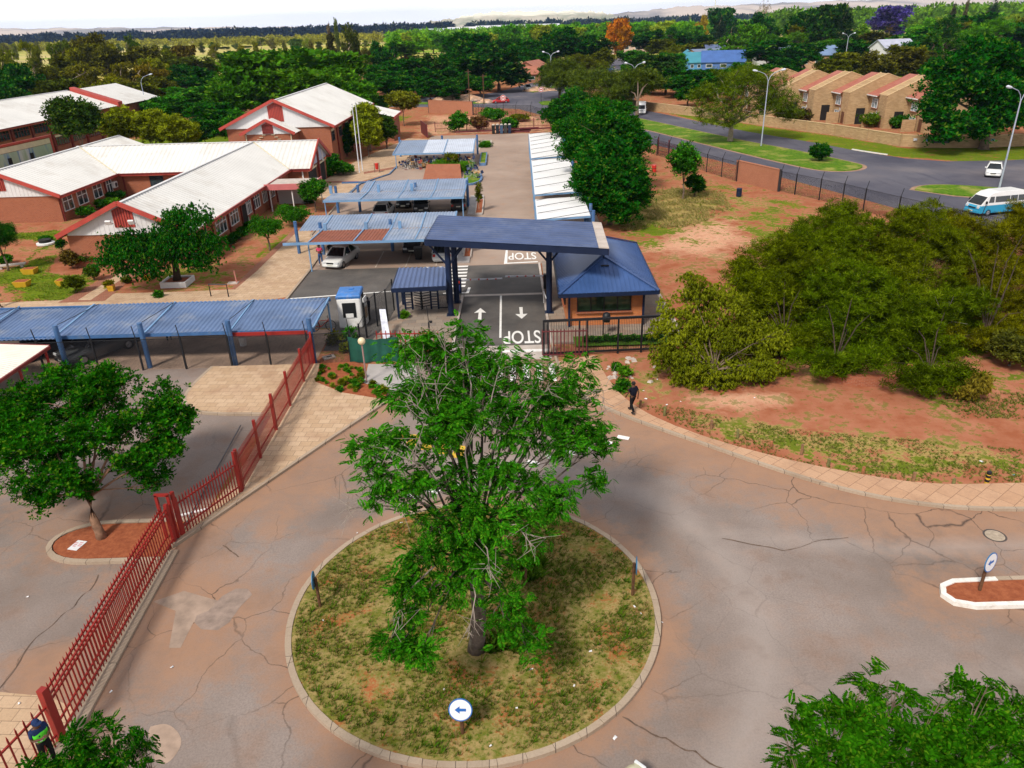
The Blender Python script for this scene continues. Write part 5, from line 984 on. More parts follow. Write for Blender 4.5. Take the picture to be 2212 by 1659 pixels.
car('white hatchback with black windscreen parked nose out beside two standing people', (-14.1, 62.6, 0), R_(-14), paint('car_white_old', (.70, .71, .70), .22, 0, .04, 1, .6), style='sedan', L=4.3)
car('silver hatchback showing its tail under the blue carport by the canopy', (-5.6, 63.6, 0), R_(182), S_)
car('dark car deep in the bay left of the silver hatchback', (-8.4, 66.4, 0), R_(1), D_)
car('white hatchback seen from behind in the pale blue carport', (-12.9, 79.9, 0), R_(177), W_)
car('dark green grey car parked nose out right of the white hatchback', (-9.2, 82.3, 0), R_(4), CH)
car('black car with glowing red tail lamps in the last bay before the planter island', (-5.2, 82.6, 0), R_(182), D_, style='sedan')
car('black car half hidden behind the white hatchback', (-11.3, 84.6, 0), R_(2), D_)
car('dark grey sport utility car under the left carport behind a blue pole', (-25.6, 43.9, 0), R_(-35), CH, L=4.7, W=1.85, H=1.6, style='suv')
car('second dark car in the deep shade at the far left of the carport', (-29.2, 44.5, 0), R_(-30), D_, L=4.5)
car('small blue car at the back of the left carport', (-20.3, 47.6, 0), R_(85), B_)
car('white saloon driving toward the junction beside the leaning lamp post', (58.2, 92.0, 0), R_(-32), W_, style='sedan', nm='car')
car('red hatchback crossing behind the no entry sign', (-.8, 200.2, 0), R_(-82), RD, nm='car')
car('white double cab pickup driving away past the far island', (7.1, 236, 0), R_(8), W_, L=5.2, W=1.8, H=1.55, style='pickup', nm='car', cat='pickup')
car('dark blue car glimpsed between the trees on the far road', (42, 318, 0), R_(25), B_, nm='car')
pc = at(1362, 1636, .72)
car('cream car with only its front corner showing at the bottom edge', (pc.x - .86, pc.y - 2.04, 0), R_(135), CR, nm='car')
def minibus(label, loc, rz, lower, upper, L=5.3, W=1.84, H=2.25):
    c = thing('minibus', label, 'minibus', loc, rz); w = W / 2
    prof = [(-.5 * L, .35), (-.505 * L, .85), (-.475 * L, 1.05), (-.34 * L, 1.85), (-.26 * L, 2.12), (-.1 * L, H), (.38 * L, H), (.47 * L, 2.15), (.5 * L, 1.3), (.505 * L, .4), (.48 * L, .28), (-.48 * L, .28)]
    zc = 1.02
    def cut(low):
        out = []
        for (y0, z0), (y1, z1) in zip(prof, prof[1:] + prof[:1]):
            i0 = (z0 <= zc) == low; i1 = (z1 <= zc) == low
            if i0: out.append((y0, z0))
            if i0 != i1: t_ = (zc - z0) / (z1 - z0); out.append((y0 + t_ * (y1 - y0), zc))
        return out
    for low, nm, mt in ((True, 'lower_body', lower), (False, 'upper_body', upper)):
        pl = cut(low); m = MB(); n = len(pl); vs = []
        for s in (-1, 1): vs += [(s * (w - (0 if z < 1.2 else (z - 1.2) * .16)), y, z) for y, z in pl]
        m.add(vs, [tuple(range(n)), tuple(range(n, 2 * n))[::-1]] + [(i, n + i, n + (i + 1) % n, (i + 1) % n) for i in range(n)]); m.build(nm, mt, c, local=True, bevel=.05, seg=2)
    sl = lambda z: w - (z - 1.2) * .16 + .008
    for s in (-1, 1):
        for y0, y1 in ((-.33 * L, -.215 * L), (-.19 * L, .12 * L), (.135 * L, .285 * L), (.30 * L, .455 * L)):
            z0, z1 = 1.28, 1.82; y0t = y0 + (.16 if y0 < -.3 * L else 0)
            m = MB(); vs = [(s * sl(z0), y0, z0), (s * sl(z0), y1, z0), (s * sl(z1), y1, z1), (s * sl(z1), y0t, z1)]; m.add(vs + [(x - s * .03, y, z) for x, y, z in vs], [(0, 1, 2, 3), (7, 6, 5, 4), (0, 4, 5, 1), (1, 5, 6, 2), (2, 6, 7, 3), (3, 7, 4, 0)]); m.build('side_window', M_carglass, c, local=True)
        MB().box((s * w * .74, -.497 * L, .88), (.3, .12, .24)).build('headlight', M_lens, c, local=True, bevel=.03); MB().box((s * w * .88, .5 * L, 1.0), (.14, .08, .5)).build('tail_light', M_tail, c, local=True, bevel=.02); MB().box((s * (w + .12), -.40 * L, 1.35), (.16, .12, .26)).build('mirror', M_trim, c, local=True, bevel=.02)
    m = MB(); a, b = (-.475 * L - .012, 1.13), (-.352 * L - .012, 1.80); m.add([(-w * .88, a[0], a[1]), (w * .88, a[0], a[1]), (w * .80, b[0], b[1]), (-w * .80, b[0], b[1]), (-w * .88, a[0] + .03, a[1]), (w * .88, a[0] + .03, a[1]), (w * .80, b[0] + .03, b[1]), (-w * .80, b[0] + .03, b[1])], [(0, 1, 2, 3), (0, 4, 5, 1), (1, 5, 6, 2), (2, 6, 7, 3), (3, 7, 4, 0)]); m.build('windscreen', M_carglass, c, local=True)
    MB().box((0, .492 * L, 1.62), (W * .78, .06, .55)).build('rear_window', M_carglass, c, local=True); MB().box((0, -.51 * L, .80), (.8, .05, .1)).build('grille', M_trim, c, local=True); MB().box((0, -.51 * L, .45), (W * .94, .12, .3)).build('bumper', lower, c, local=True, bevel=.04); MB().box((0, -.525 * L, .5), (.46, .02, .11)).build('number_plate', M_plate, c, local=True)
    wheels(c, [(s * (w - .1), y * L) for s in (-1, 1) for y in (-.30, .28)], .33); return c
minibus('white and sky blue minibus half hidden behind the olive trees at the right edge', (47.4, 73.4, 0), R_(-77), carpaint('bus_blue', (.03, .30, .50)), W_)
minibus('all white minibus coming along the far carriageway past the tan wall', (28.9, 168.4, 0), R_(-12), W_, paint('car_white_roof', (.76, .76, .78), .25))

# bicycle
BK = thing('bicycle', 'red framed bicycle leaning at the end of the left carport', 'bicycle', (-12.2, 46.75, 0)); fr_ = MB(); TB = Matrix.Translation((-12.3, 46.75, 0)) @ Matrix.Rotation(R_(4), 4, 'Z') @ Matrix.Rotation(R_(-8), 4, 'X')
bp = lambda x, z, y=0: TB @ Vector((x, y, z))
for a, b in (((-.15, .28), (-.3, .75)), ((-.15, .28), (.4, .72)), ((-.27, .68), (.4, .72)), ((-.55, .34), (-.15, .28)), ((-.55, .34), (-.28, .7)), ((.52, .34), (.38, .85))): fr_.tube([bp(*a), bp(*b)], .022, 6)
fr_.build('frame', M_sig, BK)
for x in (-.55, .52):
    m = MB(); m.tube([bp(x + .33 * math.cos(a), .34 + .33 * math.sin(a)) for a in np.linspace(0, 2 * math.pi, 25)], .022, 6, False); wo_ = m.build('wheel', M_tyre, BK); m = MB()
    for k in range(10): a = k * .628; m.tube([bp(x, .34), bp(x + .32 * math.cos(a), .34 + .32 * math.sin(a))], .005, 4)
    m.build('spokes', M_metal, wo_)
MB().box((0, 0, 0), (.28, .13, .06), M=TB @ Matrix.Translation((-.33, 0, .82))).build('saddle', M_trim, BK); m = MB(); m.tube([bp(.38, .85), bp(.36, .98)], .018, 6); m.tube([bp(.34, .98, -.28), bp(.36, 1.0), bp(.34, .98, .28)], .018, 6); m.build('handlebar', M_trim, BK)

# ------------------------------------------------------------------ people
def skin_obj(name, verts, edges, radii, mat, parent, root=0, sub=1):
    me = bpy.data.meshes.new(name); me.from_pydata(verts, edges, []); o = bpy.data.objects.new(name, me); col.objects.link(o); o.parent = parent; KIDS.setdefault(parent.name, []).append(o)
    s = o.modifiers.new('skin', 'SKIN'); s.use_smooth_shade = True
    if not me.skin_vertices: me.attributes  # layer is created with the modifier below
    bpy.context.view_layer.objects.active = o
    if not me.skin_vertices: bpy.ops.mesh.customdata_skin_add()
    for i, r in enumerate(radii): me.skin_vertices[0].data[i].radius = (r, r) if not isinstance(r, tuple) else r; me.skin_vertices[0].data[i].use_root = (i == root)
    u = o.modifiers.new('sub', 'SUBSURF'); u.levels = sub; u.render_levels = sub; me.materials.append(mat); return o
M_skin = paint('brown_skin', (.10, .045, .025), .55, 0, .08, 8); M_hair = paint('black_hair', (.008, .007, .007), .8)
def person(label, loc, rz, shirt, trousers, shoes=(.01, .01, .01), pose=None, cap=None, group=None, short=True, vest=None, h=1.74):
    p = thing('person', label, 'person', loc, rz, group); J = {'pel': (0, 0, .96), 'sp': (0, .01, 1.12), 'ch': (0, 0, 1.32), 'nk': (0, .01, 1.49), 'hd': (0, -.02, 1.60), 'tp': (0, -.01, 1.69)}
    for s, n in ((-1, 'r'), (1, 'l')): J.update({'sh' + n: (.18 * s, .01, 1.42), 'el' + n: (.24 * s, .02, 1.14), 'wr' + n: (.25 * s, -.05, .90), 'ha' + n: (.25 * s, -.07, .82), 'hp' + n: (.095 * s, 0, .90), 'kn' + n: (.11 * s, -.015, .50), 'an' + n: (.11 * s, .02, .09), 'to' + n: (.13 * s, -.17, .035)})
    J.update(pose or {}); k = h / 1.74; J = {a: tuple(c_ * k for c_ in v) for a, v in J.items()}
    names = list(J); ix = {n: i for i, n in enumerate(names)}; V = [J[n] for n in names]
    E_ = [('pel', 'sp'), ('sp', 'ch'), ('ch', 'nk'), ('nk', 'hd'), ('hd', 'tp')] + [e_ for n in 'rl' for e_ in (('ch', 'sh' + n), ('sh' + n, 'el' + n), ('el' + n, 'wr' + n), ('wr' + n, 'ha' + n), ('pel', 'hp' + n), ('hp' + n, 'kn' + n), ('kn' + n, 'an' + n), ('an' + n, 'to' + n))]
    rad = {'pel': .13, 'sp': .12, 'ch': .135, 'nk': .058, 'hd': .095, 'tp': .07, 'sh': .06, 'el': .042, 'wr': .03, 'ha': .04, 'hp': .085, 'kn': .058, 'an': .04, 'to': .035}
    V2 = list(V); E2 = [(ix[a], ix[b]) for a, b in E_]; R2 = [rad[n if n in rad else n[:2]] * k for n in names]
    for n, s in (('r', -1), ('l', 1)):           # five fingers, thumb from the side of the palm
        hv = Vector(J['ha' + n]); d = (hv - Vector(J['wr' + n])).normalized(); sd = d.cross(Vector((0, -1, 0))); sd = sd.normalized() if sd.length > .1 else Vector((1, 0, 0)); fw = sd.cross(d).normalized()
        for q_, (o_, ln) in enumerate(((-.03, .06), (-.01, .075), (.01, .07), (.03, .055))):
            a = hv + d * .03 + fw * o_; b_ = a + d * ln * .6; c_ = b_ + d * ln * .4 - sd * s * .02; i0 = len(V2); V2 += [tuple(a), tuple(b_), tuple(c_)]; E2 += [(ix['ha' + n], i0), (i0, i0 + 1), (i0 + 1, i0 + 2)]; R2 += [.011, .009, .008]
        a = hv - fw * .045; i0 = len(V2); V2 += [tuple(a), tuple(a + d * .045 - fw * .01)]; E2 += [(ix['ha' + n], i0), (i0, i0 + 1)]; R2 += [.011, .009]
    skin_obj('body', V2, E2, R2, M_skin, p)
    def sub(nm, keys, edges, f, mat):
        keys = list(keys); ii = {n: i for i, n in enumerate(keys)}; return skin_obj(nm, [J[n] for n in keys], [(ii[a], ii[b]) for a, b in edges], [rad[n if n in rad else n[:2]] * k * (f.get(n) or f.get(n[:2]) or 1.18) for n in keys], mat, p)
    J['wa'] = tuple(Vector(J['pel']) * .92 + Vector(J['sp']) * .08); rad['wa'] = .132; J['wst'] = tuple(Vector(J['pel']) * .5 + Vector(J['sp']) * .5); rad['wst'] = .112
    for n in 'rl': J['cu' + n] = tuple(Vector(J['sh' + n]).lerp(Vector(J['el' + n]), .75 if short else 1.0)) if short else tuple(Vector(J['el' + n]).lerp(Vector(J['wr' + n]), .9))
    rad['cu'] = .046 if short else .034
    ar = [e_ for n in 'rl' for e_ in ((('ch', 'sh' + n), ('sh' + n, 'cu' + n)) if short else (('ch', 'sh' + n), ('sh' + n, 'el' + n), ('el' + n, 'cu' + n)))]
    J['col'] = tuple(Vector(J['ch']).lerp(Vector(J['nk']), .72)); rad['col'] = .085
    ks = ['wa', 'sp', 'ch', 'col'] + [x + n for n in 'rl' for x in (('sh', 'cu') if short else ('sh', 'el', 'cu'))]
    sub('shirt', ks, [('wa', 'sp'), ('sp', 'ch'), ('ch', 'col')] + ar, {'ch': 1.22, 'cu': 1.35, 'wa': 1.45, 'sp': 1.42}, shirt)
    sub('trousers', ['pel', 'wst'] + [x + n for n in 'rl' for x in ('hp', 'kn', 'an')], [('pel', 'wst'), ('pel', 'hpr'), ('pel', 'hpl')] + [(a + n, b + n) for n in 'rl' for a, b in (('hp', 'kn'), ('kn', 'an'))], {'pel': 1.28, 'wst': 1.3, 'hp': 1.2, 'kn': 1.3, 'an': 1.6}, trousers)
    ms = paint('shoe_%d' % int(shoes[0] * 999), shoes, .6)
    for n in 'rl': MB().ball((0, 0, 0), .07, 10, 8, .75, 1.9, .8).build('shoe', ms, p, local=True, smooth=True); sh = KIDS[p.name][-1]; sh.location = (Vector(J['an' + n]) + Vector(J['to' + n])) / 2 * 1.0; sh.location.z = max(.045, J['an' + n][2] - .05); d = Vector(J['to' + n]) - Vector(J['an' + n]); sh.rotation_euler = (0, 0, math.atan2(d.y, d.x) + math.pi / 2)
    hd = Vector(J['hd']) + Vector((0, 0, .03)); fd = (Vector(J['hd']) - Vector(J['nk'])); 
    f = MB()
    for s in (-1, 1): f.ball(hd + Vector((.035 * s, -.088, .01)), .012, 8, 6); f.ball(hd + Vector((.096 * s, .0, .0)), .022, 8, 6, .4, 1, 1.4)
    f.ball(hd + Vector((0, -.105, -.02)), .016, 8, 6, .8, 1, 1.3); f.box(hd + Vector((0, -.092, -.055)), (.045, .012, .01)); f.build('face', M_skin, p, local=True, smooth=True)
    m = MB(); m.ball(hd + Vector((0, .012, .028)), .104, 16, 10, 1, 1.08, .95); hr = m.build('cap' if cap else 'hair', cap or M_hair, p, local=True, smooth=True)
    if cap: MB().lathe([(.001, 0), (.1, 0), (.1, .015), (.001, .02)], hd + Vector((0, -.1, .045)), 14).build('peak', cap, hr, local=True)
    if vest: vo = sub('vest', ['wa', 'sp', 'ch', 'col', 'shr', 'shl'], [('wa', 'sp'), ('sp', 'ch'), ('ch', 'col'), ('ch', 'shr'), ('ch', 'shl')], {'ch': 1.5, 'sp': 1.55, 'wa': 1.6, 'sh': 1.75, 'col': 1.15}, vest); MB().lathe([(.155, -.03), (.162, -.03), (.162, .03), (.155, .03)], (0, .005, 1.10), 20, 1.12, 1.0).build('reflective_band', paint('silver_tape', (.6, .62, .6), .4), p, local=True)
    return p
def cloth(n, c): return paint('cloth_' + n, c, .85, 0, .2, 9, .1)
t = NT('hi_vis_vest'); sx = t.n.new('ShaderNodeSeparateXYZ'); t.l.new(t.pos, sx.inputs[0]); M_vest = t.out(t.mix(t.ramp(sx.outputs[2], (.5, 0.), (.5, 0.)), (.09, .62, .03), (.09, .62, .03)), .6)
walkA = {'knr': (-.11, -.16, .53), 'anr': (-.11, -.30, .12), 'tor': (-.12, -.46, .10), 'knl': (.11, .02, .5), 'anl': (.11, .26, .16), 'tol': (.12, .12, .04), 'elr': (-.24, .12, 1.16), 'wrr': (-.24, .10, .92), 'har': (-.24, .08, .84), 'ell': (.24, -.08, 1.15), 'wrl': (.23, -.22, .96), 'hal': (.22, -.27, .89)}
hold = {'elr': (-.23, -.02, 1.15), 'wrr': (-.10, -.25, 1.24), 'har': (-.04, -.30, 1.28), 'ell': (.23, -.02, 1.15), 'wrl': (.10, -.25, 1.22), 'hal': (.04, -.30, 1.26), 'hd': (0, -.05, 1.59), 'tp': (0, -.05, 1.68)}
arms = {'elr': (-.27, .02, 1.16), 'wrr': (-.06, -.17, 1.18), 'har': (.03, -.18, 1.20), 'ell': (.27, .02, 1.15), 'wrl': (.06, -.19, 1.13), 'hal': (-.03, -.2, 1.14)}
hips_ = {'elr': (-.36, .08, 1.18), 'wrr': (-.18, -.02, 1.02), 'har': (-.15, -.05, .98), 'ell': (.36, .08, 1.18), 'wrl': (.18, -.02, 1.02), 'hal': (.15, -.05, .98)}
gp = at(113, 1652, 0)
GD = person('person in a bright green safety vest and dark cap at the red gate', (gp.x, gp.y, 0), R_(60), cloth('navy', (.015, .03, .09)), cloth('black', (.01, .01, .012)), pose=hold, cap=cloth('navy', (.015, .03, .09)), short=True, vest=M_vest)
for z in (1.02, 1.24): pass
person('person in dark clothes striding along the right footway behind leaves', (6.0, 33.75, .12), R_(-150), cloth('ink', (.008, .01, .02)), cloth('black', (.01, .01, .012)), pose=walkA)
person('person in a pink shirt and blue jeans with folded arms beside the white car', (-15.75, 62.2, 0), R_(8), cloth('pink', (.55, .06, .14)), cloth('denim', (.04, .09, .22)), shoes=(.5, .5, .5), pose=arms)
person('person in a black shirt standing hands on hips next to the one in pink', (-15.0, 62.9, 0), R_(-15), cloth('black', (.01, .01, .012)), cloth('dark_denim', (.02, .035, .08)), pose=hips_)
person('person in black with a blue bag waiting beside the white kiosk', (-9.5, 48.3, 0), R_(-100), cloth('ink', (.008, .01, .02)), cloth('black', (.01, .01, .012)), short=False)
person('person in black walking along the garden path at the left edge', (at(-3, 663).x, at(-3, 663).y, 0), R_(80), cloth('ink', (.008, .01, .02)), cloth('black', (.01, .01, .012)), pose=walkA)
person('person standing behind the left carport with only the legs in view', (at(366, 733).x, at(366, 733).y, 0), R_(30), cloth('black', (.01, .01, .012)), cloth('black', (.01, .01, .012)))
person('person in dark clothes beside the far road under the median trees', (at(1323, 245).x, at(1323, 245).y, 0), R_(70), cloth('ink', (.008, .01, .02)), cloth('dark_denim', (.02, .035, .08)), pose=walkA)
BG = thing('shoulder_bag', 'blue bag on the back of the person at the kiosk', 'bag', (-9.72, 48.33, 1.05)); MB().ball((-9.70, 48.33, 1.2), .17, 10, 8, .7, 1, 1.2).build('bag', cloth('bag_blue', (.03, .12, .45)), BG, smooth=True)

# ------------------------------------------------------------------ street furniture
def lamp(label, x, y, h, arms_=2, rz=0.0, r=1.0, group='street lamps'):
    o = thing('street_lamp', label, 'street lamp', (x, y, 0), rz, group); MB().tube([(0, 0, 0), (0, 0, 1.6), (0, 0, h - 1.6), (0, 0, h - 1.4)], [.11 * r, .1 * r, .065 * r, .06 * r], 8).build('pole', M_lamp, o, local=True)
    for s in ((-1, 1) if arms_ == 2 else (-1,)):
        MB().tube([(0, 0, h - 1.5), (s * .25, 0, h - .85), (s * .7, 0, h - .4), (s * 1.5, 0, h - .12), (s * 1.9, 0, h)], .042 * r, 6).build('arm', M_lamp, o, local=True)
        MB().lathe([(.02, -.35), (.13 * r, -.25), (.16 * r, .2), (.05, .42)], (0, 0, 0), 10, 1, 1.3).build('head', paint('lamp_head', (.6, .64, .72), .4), o, local=True); hd = KIDS[o.name][-1]; hd.location = (s * 2.15, 0, h + .03); hd.rotation_euler = (0, R_(78 * s), 0); hd.scale = (1, 1, 1)
    return o
M_lamp = paint('lamp_pole_paint', (.40, .44, .54), .5, .2, .15, 1.0, .4, (.16, .22, .42))
lamp('tall double armed street lamp on the grass median below the townhouses', 38.8, 119.0, 10.7, 2, R_(8)); lamp('tall leaning looking street lamp by the blue and white minibus', 54.2, 84.0, 10.6, 2, R_(20))
for i, (px, pb, pt, l) in enumerate(((1190, 189, 112, 'double street lamp rising from the trees beside the brown roofed house'), (1246, 134, 105, 'double street lamp in front of the dark belt of trees, left of the orange tree'), (1298, 131, 97, 'double street lamp just left of the slim pole below the orange tree'), (1401, 97, 74, 'small double lamp left of the twin lamps above the turquoise roofs'), (1430, 103, 70, 'bare topped lamp between two double lamps above the turquoise roofs'), (1453, 97, 67, 'double lamp right of the bare lamp above the turquoise roofs'), (1492, 78, 62, 'far small lamp in front of the bright green trees'), (1367, 160, 136, 'double armed lamp with pale heads above the median trees'))):
    b = at(px, pb); hh = atY(px, pt, b.y).z
    if px == 1367: b = atY(px, 250, 190); hh = atY(px, pt, 190).z
    lamp(l, b.x, b.y, hh, 2, R_(10 * (i % 3)), 1.6)
q = at(377, 205); lamp('thin pale floodlight mast behind the classroom block', -76.0, 172, atY(366, 160, 172).z, 1, R_(200), .9)
for k, (px, Y, yt, l) in enumerate(((1834, 270, 72, 'lamp standing among the trees above the townhouses'), (1912, 60, 0, ''), (1808, 330, 62, ''))):
    if l: q = atY(px, yt, Y); lamp('double lamp half sunk in the trees above the townhouse roofs', q.x, Y, q.z, 2, R_(15), 1.3)
# signs
M_swhite = paint('sign_white', (.72, .72, .74), .45, 0, .04); M_sblue = paint('sign_blue', (.02, .12, .42), .45); M_wood = paint('brown_sign_post', (.10, .045, .02), .7, 0, .35, 6); M_sback = paint('sign_back_blue', (.04, .17, .33), .5, .2)
def disc_sign(label, base, hgt, face, r=.32, group='round keep-left signs on short posts'):
    o = thing('road_sign', label, 'road sign', base, 0, group); MB().tube([(0, 0, 0), (0, 0, hgt + .1)], .055, 7).build('post', M_wood, o, local=True)
    d = MB(); d.lathe([(.001, -.012), (r, -.012), (r, .012), (.001, .012)], (0, 0, 0), 28); dd = d.build('disc', M_sback, o, local=True); MB().face([(math.cos(a) * r * .97, math.sin(a) * r * .97, .0132) for a in np.linspace(0, 2 * math.pi, 29)[:-1]]).build('field', M_swhite, dd, local=True)
    rg = MB(); n = 28
    for k in range(n): a, b = 2 * math.pi * k / n, 2 * math.pi * (k + 1) / n; rg.face([(math.cos(a) * r * .985, math.sin(a) * r * .985, .014), (math.cos(b) * r * .985, math.sin(b) * r * .985, .014), (math.cos(b) * r * .90, math.sin(b) * r * .90, .014), (math.cos(a) * r * .90, math.sin(a) * r * .90, .014)])
    rg.build('rim', M_sblue, dd, local=True); ar = MB(); ar.face([(x * r * .72, y * r * .72, .015) for x, y in ((-.68, 0), (-.08, .46), (-.08, .18), (.66, .17), (.66, -.17), (-.08, -.18), (-.08, -.46))][::-1]); ar.build('arrow', M_sblue, dd, local=True)
    bk = MB(); bk.lathe([(.001, -.016), (r * .97, -.016), (r * .97, -.0125)], (0, 0, 0), 24); bk.build('back', M_sback, dd, local=True)
    dd.location = (0, 0, hgt); fwd = Vector(face).normalized(); dd.location += fwd * .08; up = Vector((0, 0, 1)); xx = up.cross(fwd).normalized(); yy = fwd.cross(xx); dd.rotation_euler = Matrix((xx, yy, fwd)).transposed().to_euler(); return o
q = at(1000, 1592); disc_sign('white round sign with a blue left arrow near the front rim of the roundabout', (q.x, q.y, .1), 1.02, (-.05, -1, .35), .33)
q = at(693, 1318); disc_sign('round sign seen edge on from behind at the left rim of the roundabout', (q.x, q.y, .1), 1.2, (-.93, -.10, 0), .31)
q = at(1366, 1292); disc_sign('slim edge on blue sign on a dark post at the right rim of the roundabout', (q.x, q.y, .1), 1.3, (.97, -.13, 0), .31)
q = at(2114, 1281); disc_sign('white round sign on a rusty post at the tip of the right traffic island', (q.x, q.y, .1), 1.25, (.5, -.85, .1), .36)
q = at(1136, 1275); ps = thing('stake', 'short dark stake in the grass right of the big tree trunk', 'stake', (q.x, q.y, .15)); MB().tube([(0, 0, 0), (.02, 0, .9)], .04, 6).build('stake', M_wood, ps, local=True)
def no_entry(label, x, y, h):
    o = thing('road_sign', label, 'road sign', (x, y, 0)); MB().tube([(0, 0, 0), (0, 0, h)], .05, 8).build('post', M_black, o, local=True); T = wallM((0, -.08, h - .15), (0, -1, 0))
    def disc(r, z, mt, nm, par): m = MB(); m.add([tuple(T @ Vector((r * math.cos(a), z, r * math.sin(a)))) for a in np.linspace(0, 2 * math.pi, 25)[:-1]], [tuple(range(24))]); return m.build(nm, mt, par, local=True)
    d = disc(.62, .0, M_swhite, 'disc', o); disc(.56, .006, M_sig, 'red_ring', d); disc(.40, .012, M_swhite, 'white_field', d); MB().box((0, .016, 0), (.62, .006, .24), M=T).build('red_bar', M_sig, d, local=True)
no_entry('red and white round sign on a tall post in front of the red car', -.15, 175.5, 3.4); no_entry('red and white round sign standing right of the junction beside the far island', 9.15, 197.5, 3.2)
q = at(2130, 1047); BO = thing('striped_bollard', 'black and yellow striped bollard at the edge of the right footway', 'bollard', (q.x, q.y, 0)); MB().tube([(0, 0, 0), (0, 0, .62)], .09, 10).build('post', paint('bollard_yellow', (.6, .36, .03), .6), BO, local=True)
m = MB(); [m.tube([(0, 0, z), (0, 0, z + .12)], .093, 10) for z in (.16, .36, .52)]; m.build('stripe', M_black, BO, local=True)
wp_ = [(1383, 881), (1435, 898), (1488, 913), (1536, 927), (1593, 946), (1666, 966), (1731, 982), (1788, 1007), (1863, 1024), (1971, 1044), (2059, 1048), (2208, 1046)]
for k, (x, y) in enumerate(wp_):
    q = at(x, y); o = thing('timber_stump', f'short weathered timber stump in the verge, {("1st 2nd 3rd 4th 5th 6th 7th 8th 9th 10th 11th last".split())[k]} along the right footway from the gate', 'post', (q.x, q.y, 0), group='timber stumps along the footway'); h_ = .42 + .12 * math.sin(k * 2.3)
    MB().tube([(0, 0, 0), (.02 * math.sin(k), 0, h_)], .07, 8).build('stump', paint('weathered_timber_%d' % (k % 3), ((.22, .12, .06), (.16, .15, .05), (.30, .12, .05))[k % 3], .85, 0, .3, 8), o, local=True)
q = at(2149, 1157); MH = thing('manhole_cover', 'round grey manhole cover in the forecourt tarmac on the right', 'manhole', (q.x, q.y, .006)); MB().lathe([(.001, .012), (.33, .012), (.34, .0)], (0, 0, 0), 28).build('cover', paint('cast_concrete_lid', (.36, .29, .22), .8, 0, .2, 8), MH, local=True); MB().lathe([(.34, .001), (.40, .004), (.41, 0)], (0, 0, 0), 28).build('ring', paint('iron_ring', (.07, .055, .05), .7), MH, local=True)
q = at(653 + 0, 760 + 0); q = Vector((-10.0, 41.9, 0)); ML = thing('drain_lid', 'square grey drain lid beside the green screen', 'drain lid', (-11.0, 42.2, 0)); MB().box((0, 0, .05), (.7, .5, .08), .5).build('lid', M_conc, ML, local=True); MB().box((.02, 0, .1), (.3, .1, .03), .5).build('handle', M_trim, ML, local=True)
# litter and loose things
q = at(169, 1184); o = thing('discarded_poster', 'white poster with pink print lying on the red soil of the tree island', 'poster', (q.x, q.y, .135)); MB().box((0, 0, 0), (.42, .58, .012), R_(-14)).build('sheet', M_swhite, o, local=True); m = MB(); [m.box((-.1 + .2 * (k % 2), .15 - .1 * (k // 2), .008), (.14, .05, .006), R_(-14)) for k in range(6)]; m.build('print', paint('pink_print', (.6, .3, .32)), o, local=True)
a, b = at(520, 921, .1), at(382, 1170, .02); o = thing('fallen_pole', 'long dark pole lying along the left lot behind the palisade', 'pole', (a.x, a.y, .05)); MB().tube([(0, 0, .1), ((b.x - a.x) * .5, (b.y - a.y) * .5, .05), (b.x - a.x, b.y - a.y, .05)], .035, 6).build('pole', paint('dull_pole', (.09, .085, .09), .6), o, local=True)
a = at(418, 1112); o = thing('white_pipe', 'white pipe lying on the tarmac behind the palisade fence', 'pipe', (a.x, a.y, .05)); MB().tube([(-.5, -.1, 0), (.55, .35, 0)], .06, 8).build('pipe', M_swhite, o, local=True)
lit = [(1275, 1417, .09), (1240, 1492, .07), (1370, 1320, .09), (1290, 1700 / 1.0, .08), (1145, 1417 + 40, .09), (1069, 1360, .09), (1116, 1540, .07), (1328, 1595, .12), (1384, 1335, .06), (1430, 1345, .06), (868, 1138, .1), (772, 1152, .08), (1150, 1455, .05), (1060, 1622, .06), (960, 1500, .06), (2120, 998, .16), (2190, 1027, .12), (1630, 860, .12), (1395, 862, .14), (1440, 875, .1), (1420, 820, .12), (1470, 868, .08), (1390, 845, .1), (372, 1442, .1), (42, 1520, .1), (60, 1290, .08), (240, 1495, .08), (700, 1350, .05)]
mats_l = [M_swhite, paint('plastic_blue', (.2, .4, .6), .4), paint('paper_grey', (.55, .52, .5), .8)]
for k, (x, y, s) in enumerate(lit):
    s *= .6
    q = at(x, y); on = (Vector((q.x, q.y)) - Vector(RC)).length < 6; o = MB().add([(-s, -s * .6, 0), (s, -s * .5, .01), (s * .8, s * .6, .03), (-s * .7, s * .5, .0), (0, 0, s * .6)], [(0, 1, 4), (1, 2, 4), (2, 3, 4), (3, 0, 4), (3, 2, 1, 0)]).build('litter_scrap', mats_l[0 if k % 4 else k % 3]); o.location = (q.x, q.y, .2 if on else .02); o.rotation_euler = (0, 0, k)
    if on: tag(o, 'crumpled pale scrap of litter in the roundabout grass', 'litter', 'litter scraps on the roundabout')
    else: tag(o, 'crumpled pale scrap of litter on the forecourt or its verges', 'litter', 'litter scraps around the forecourt')
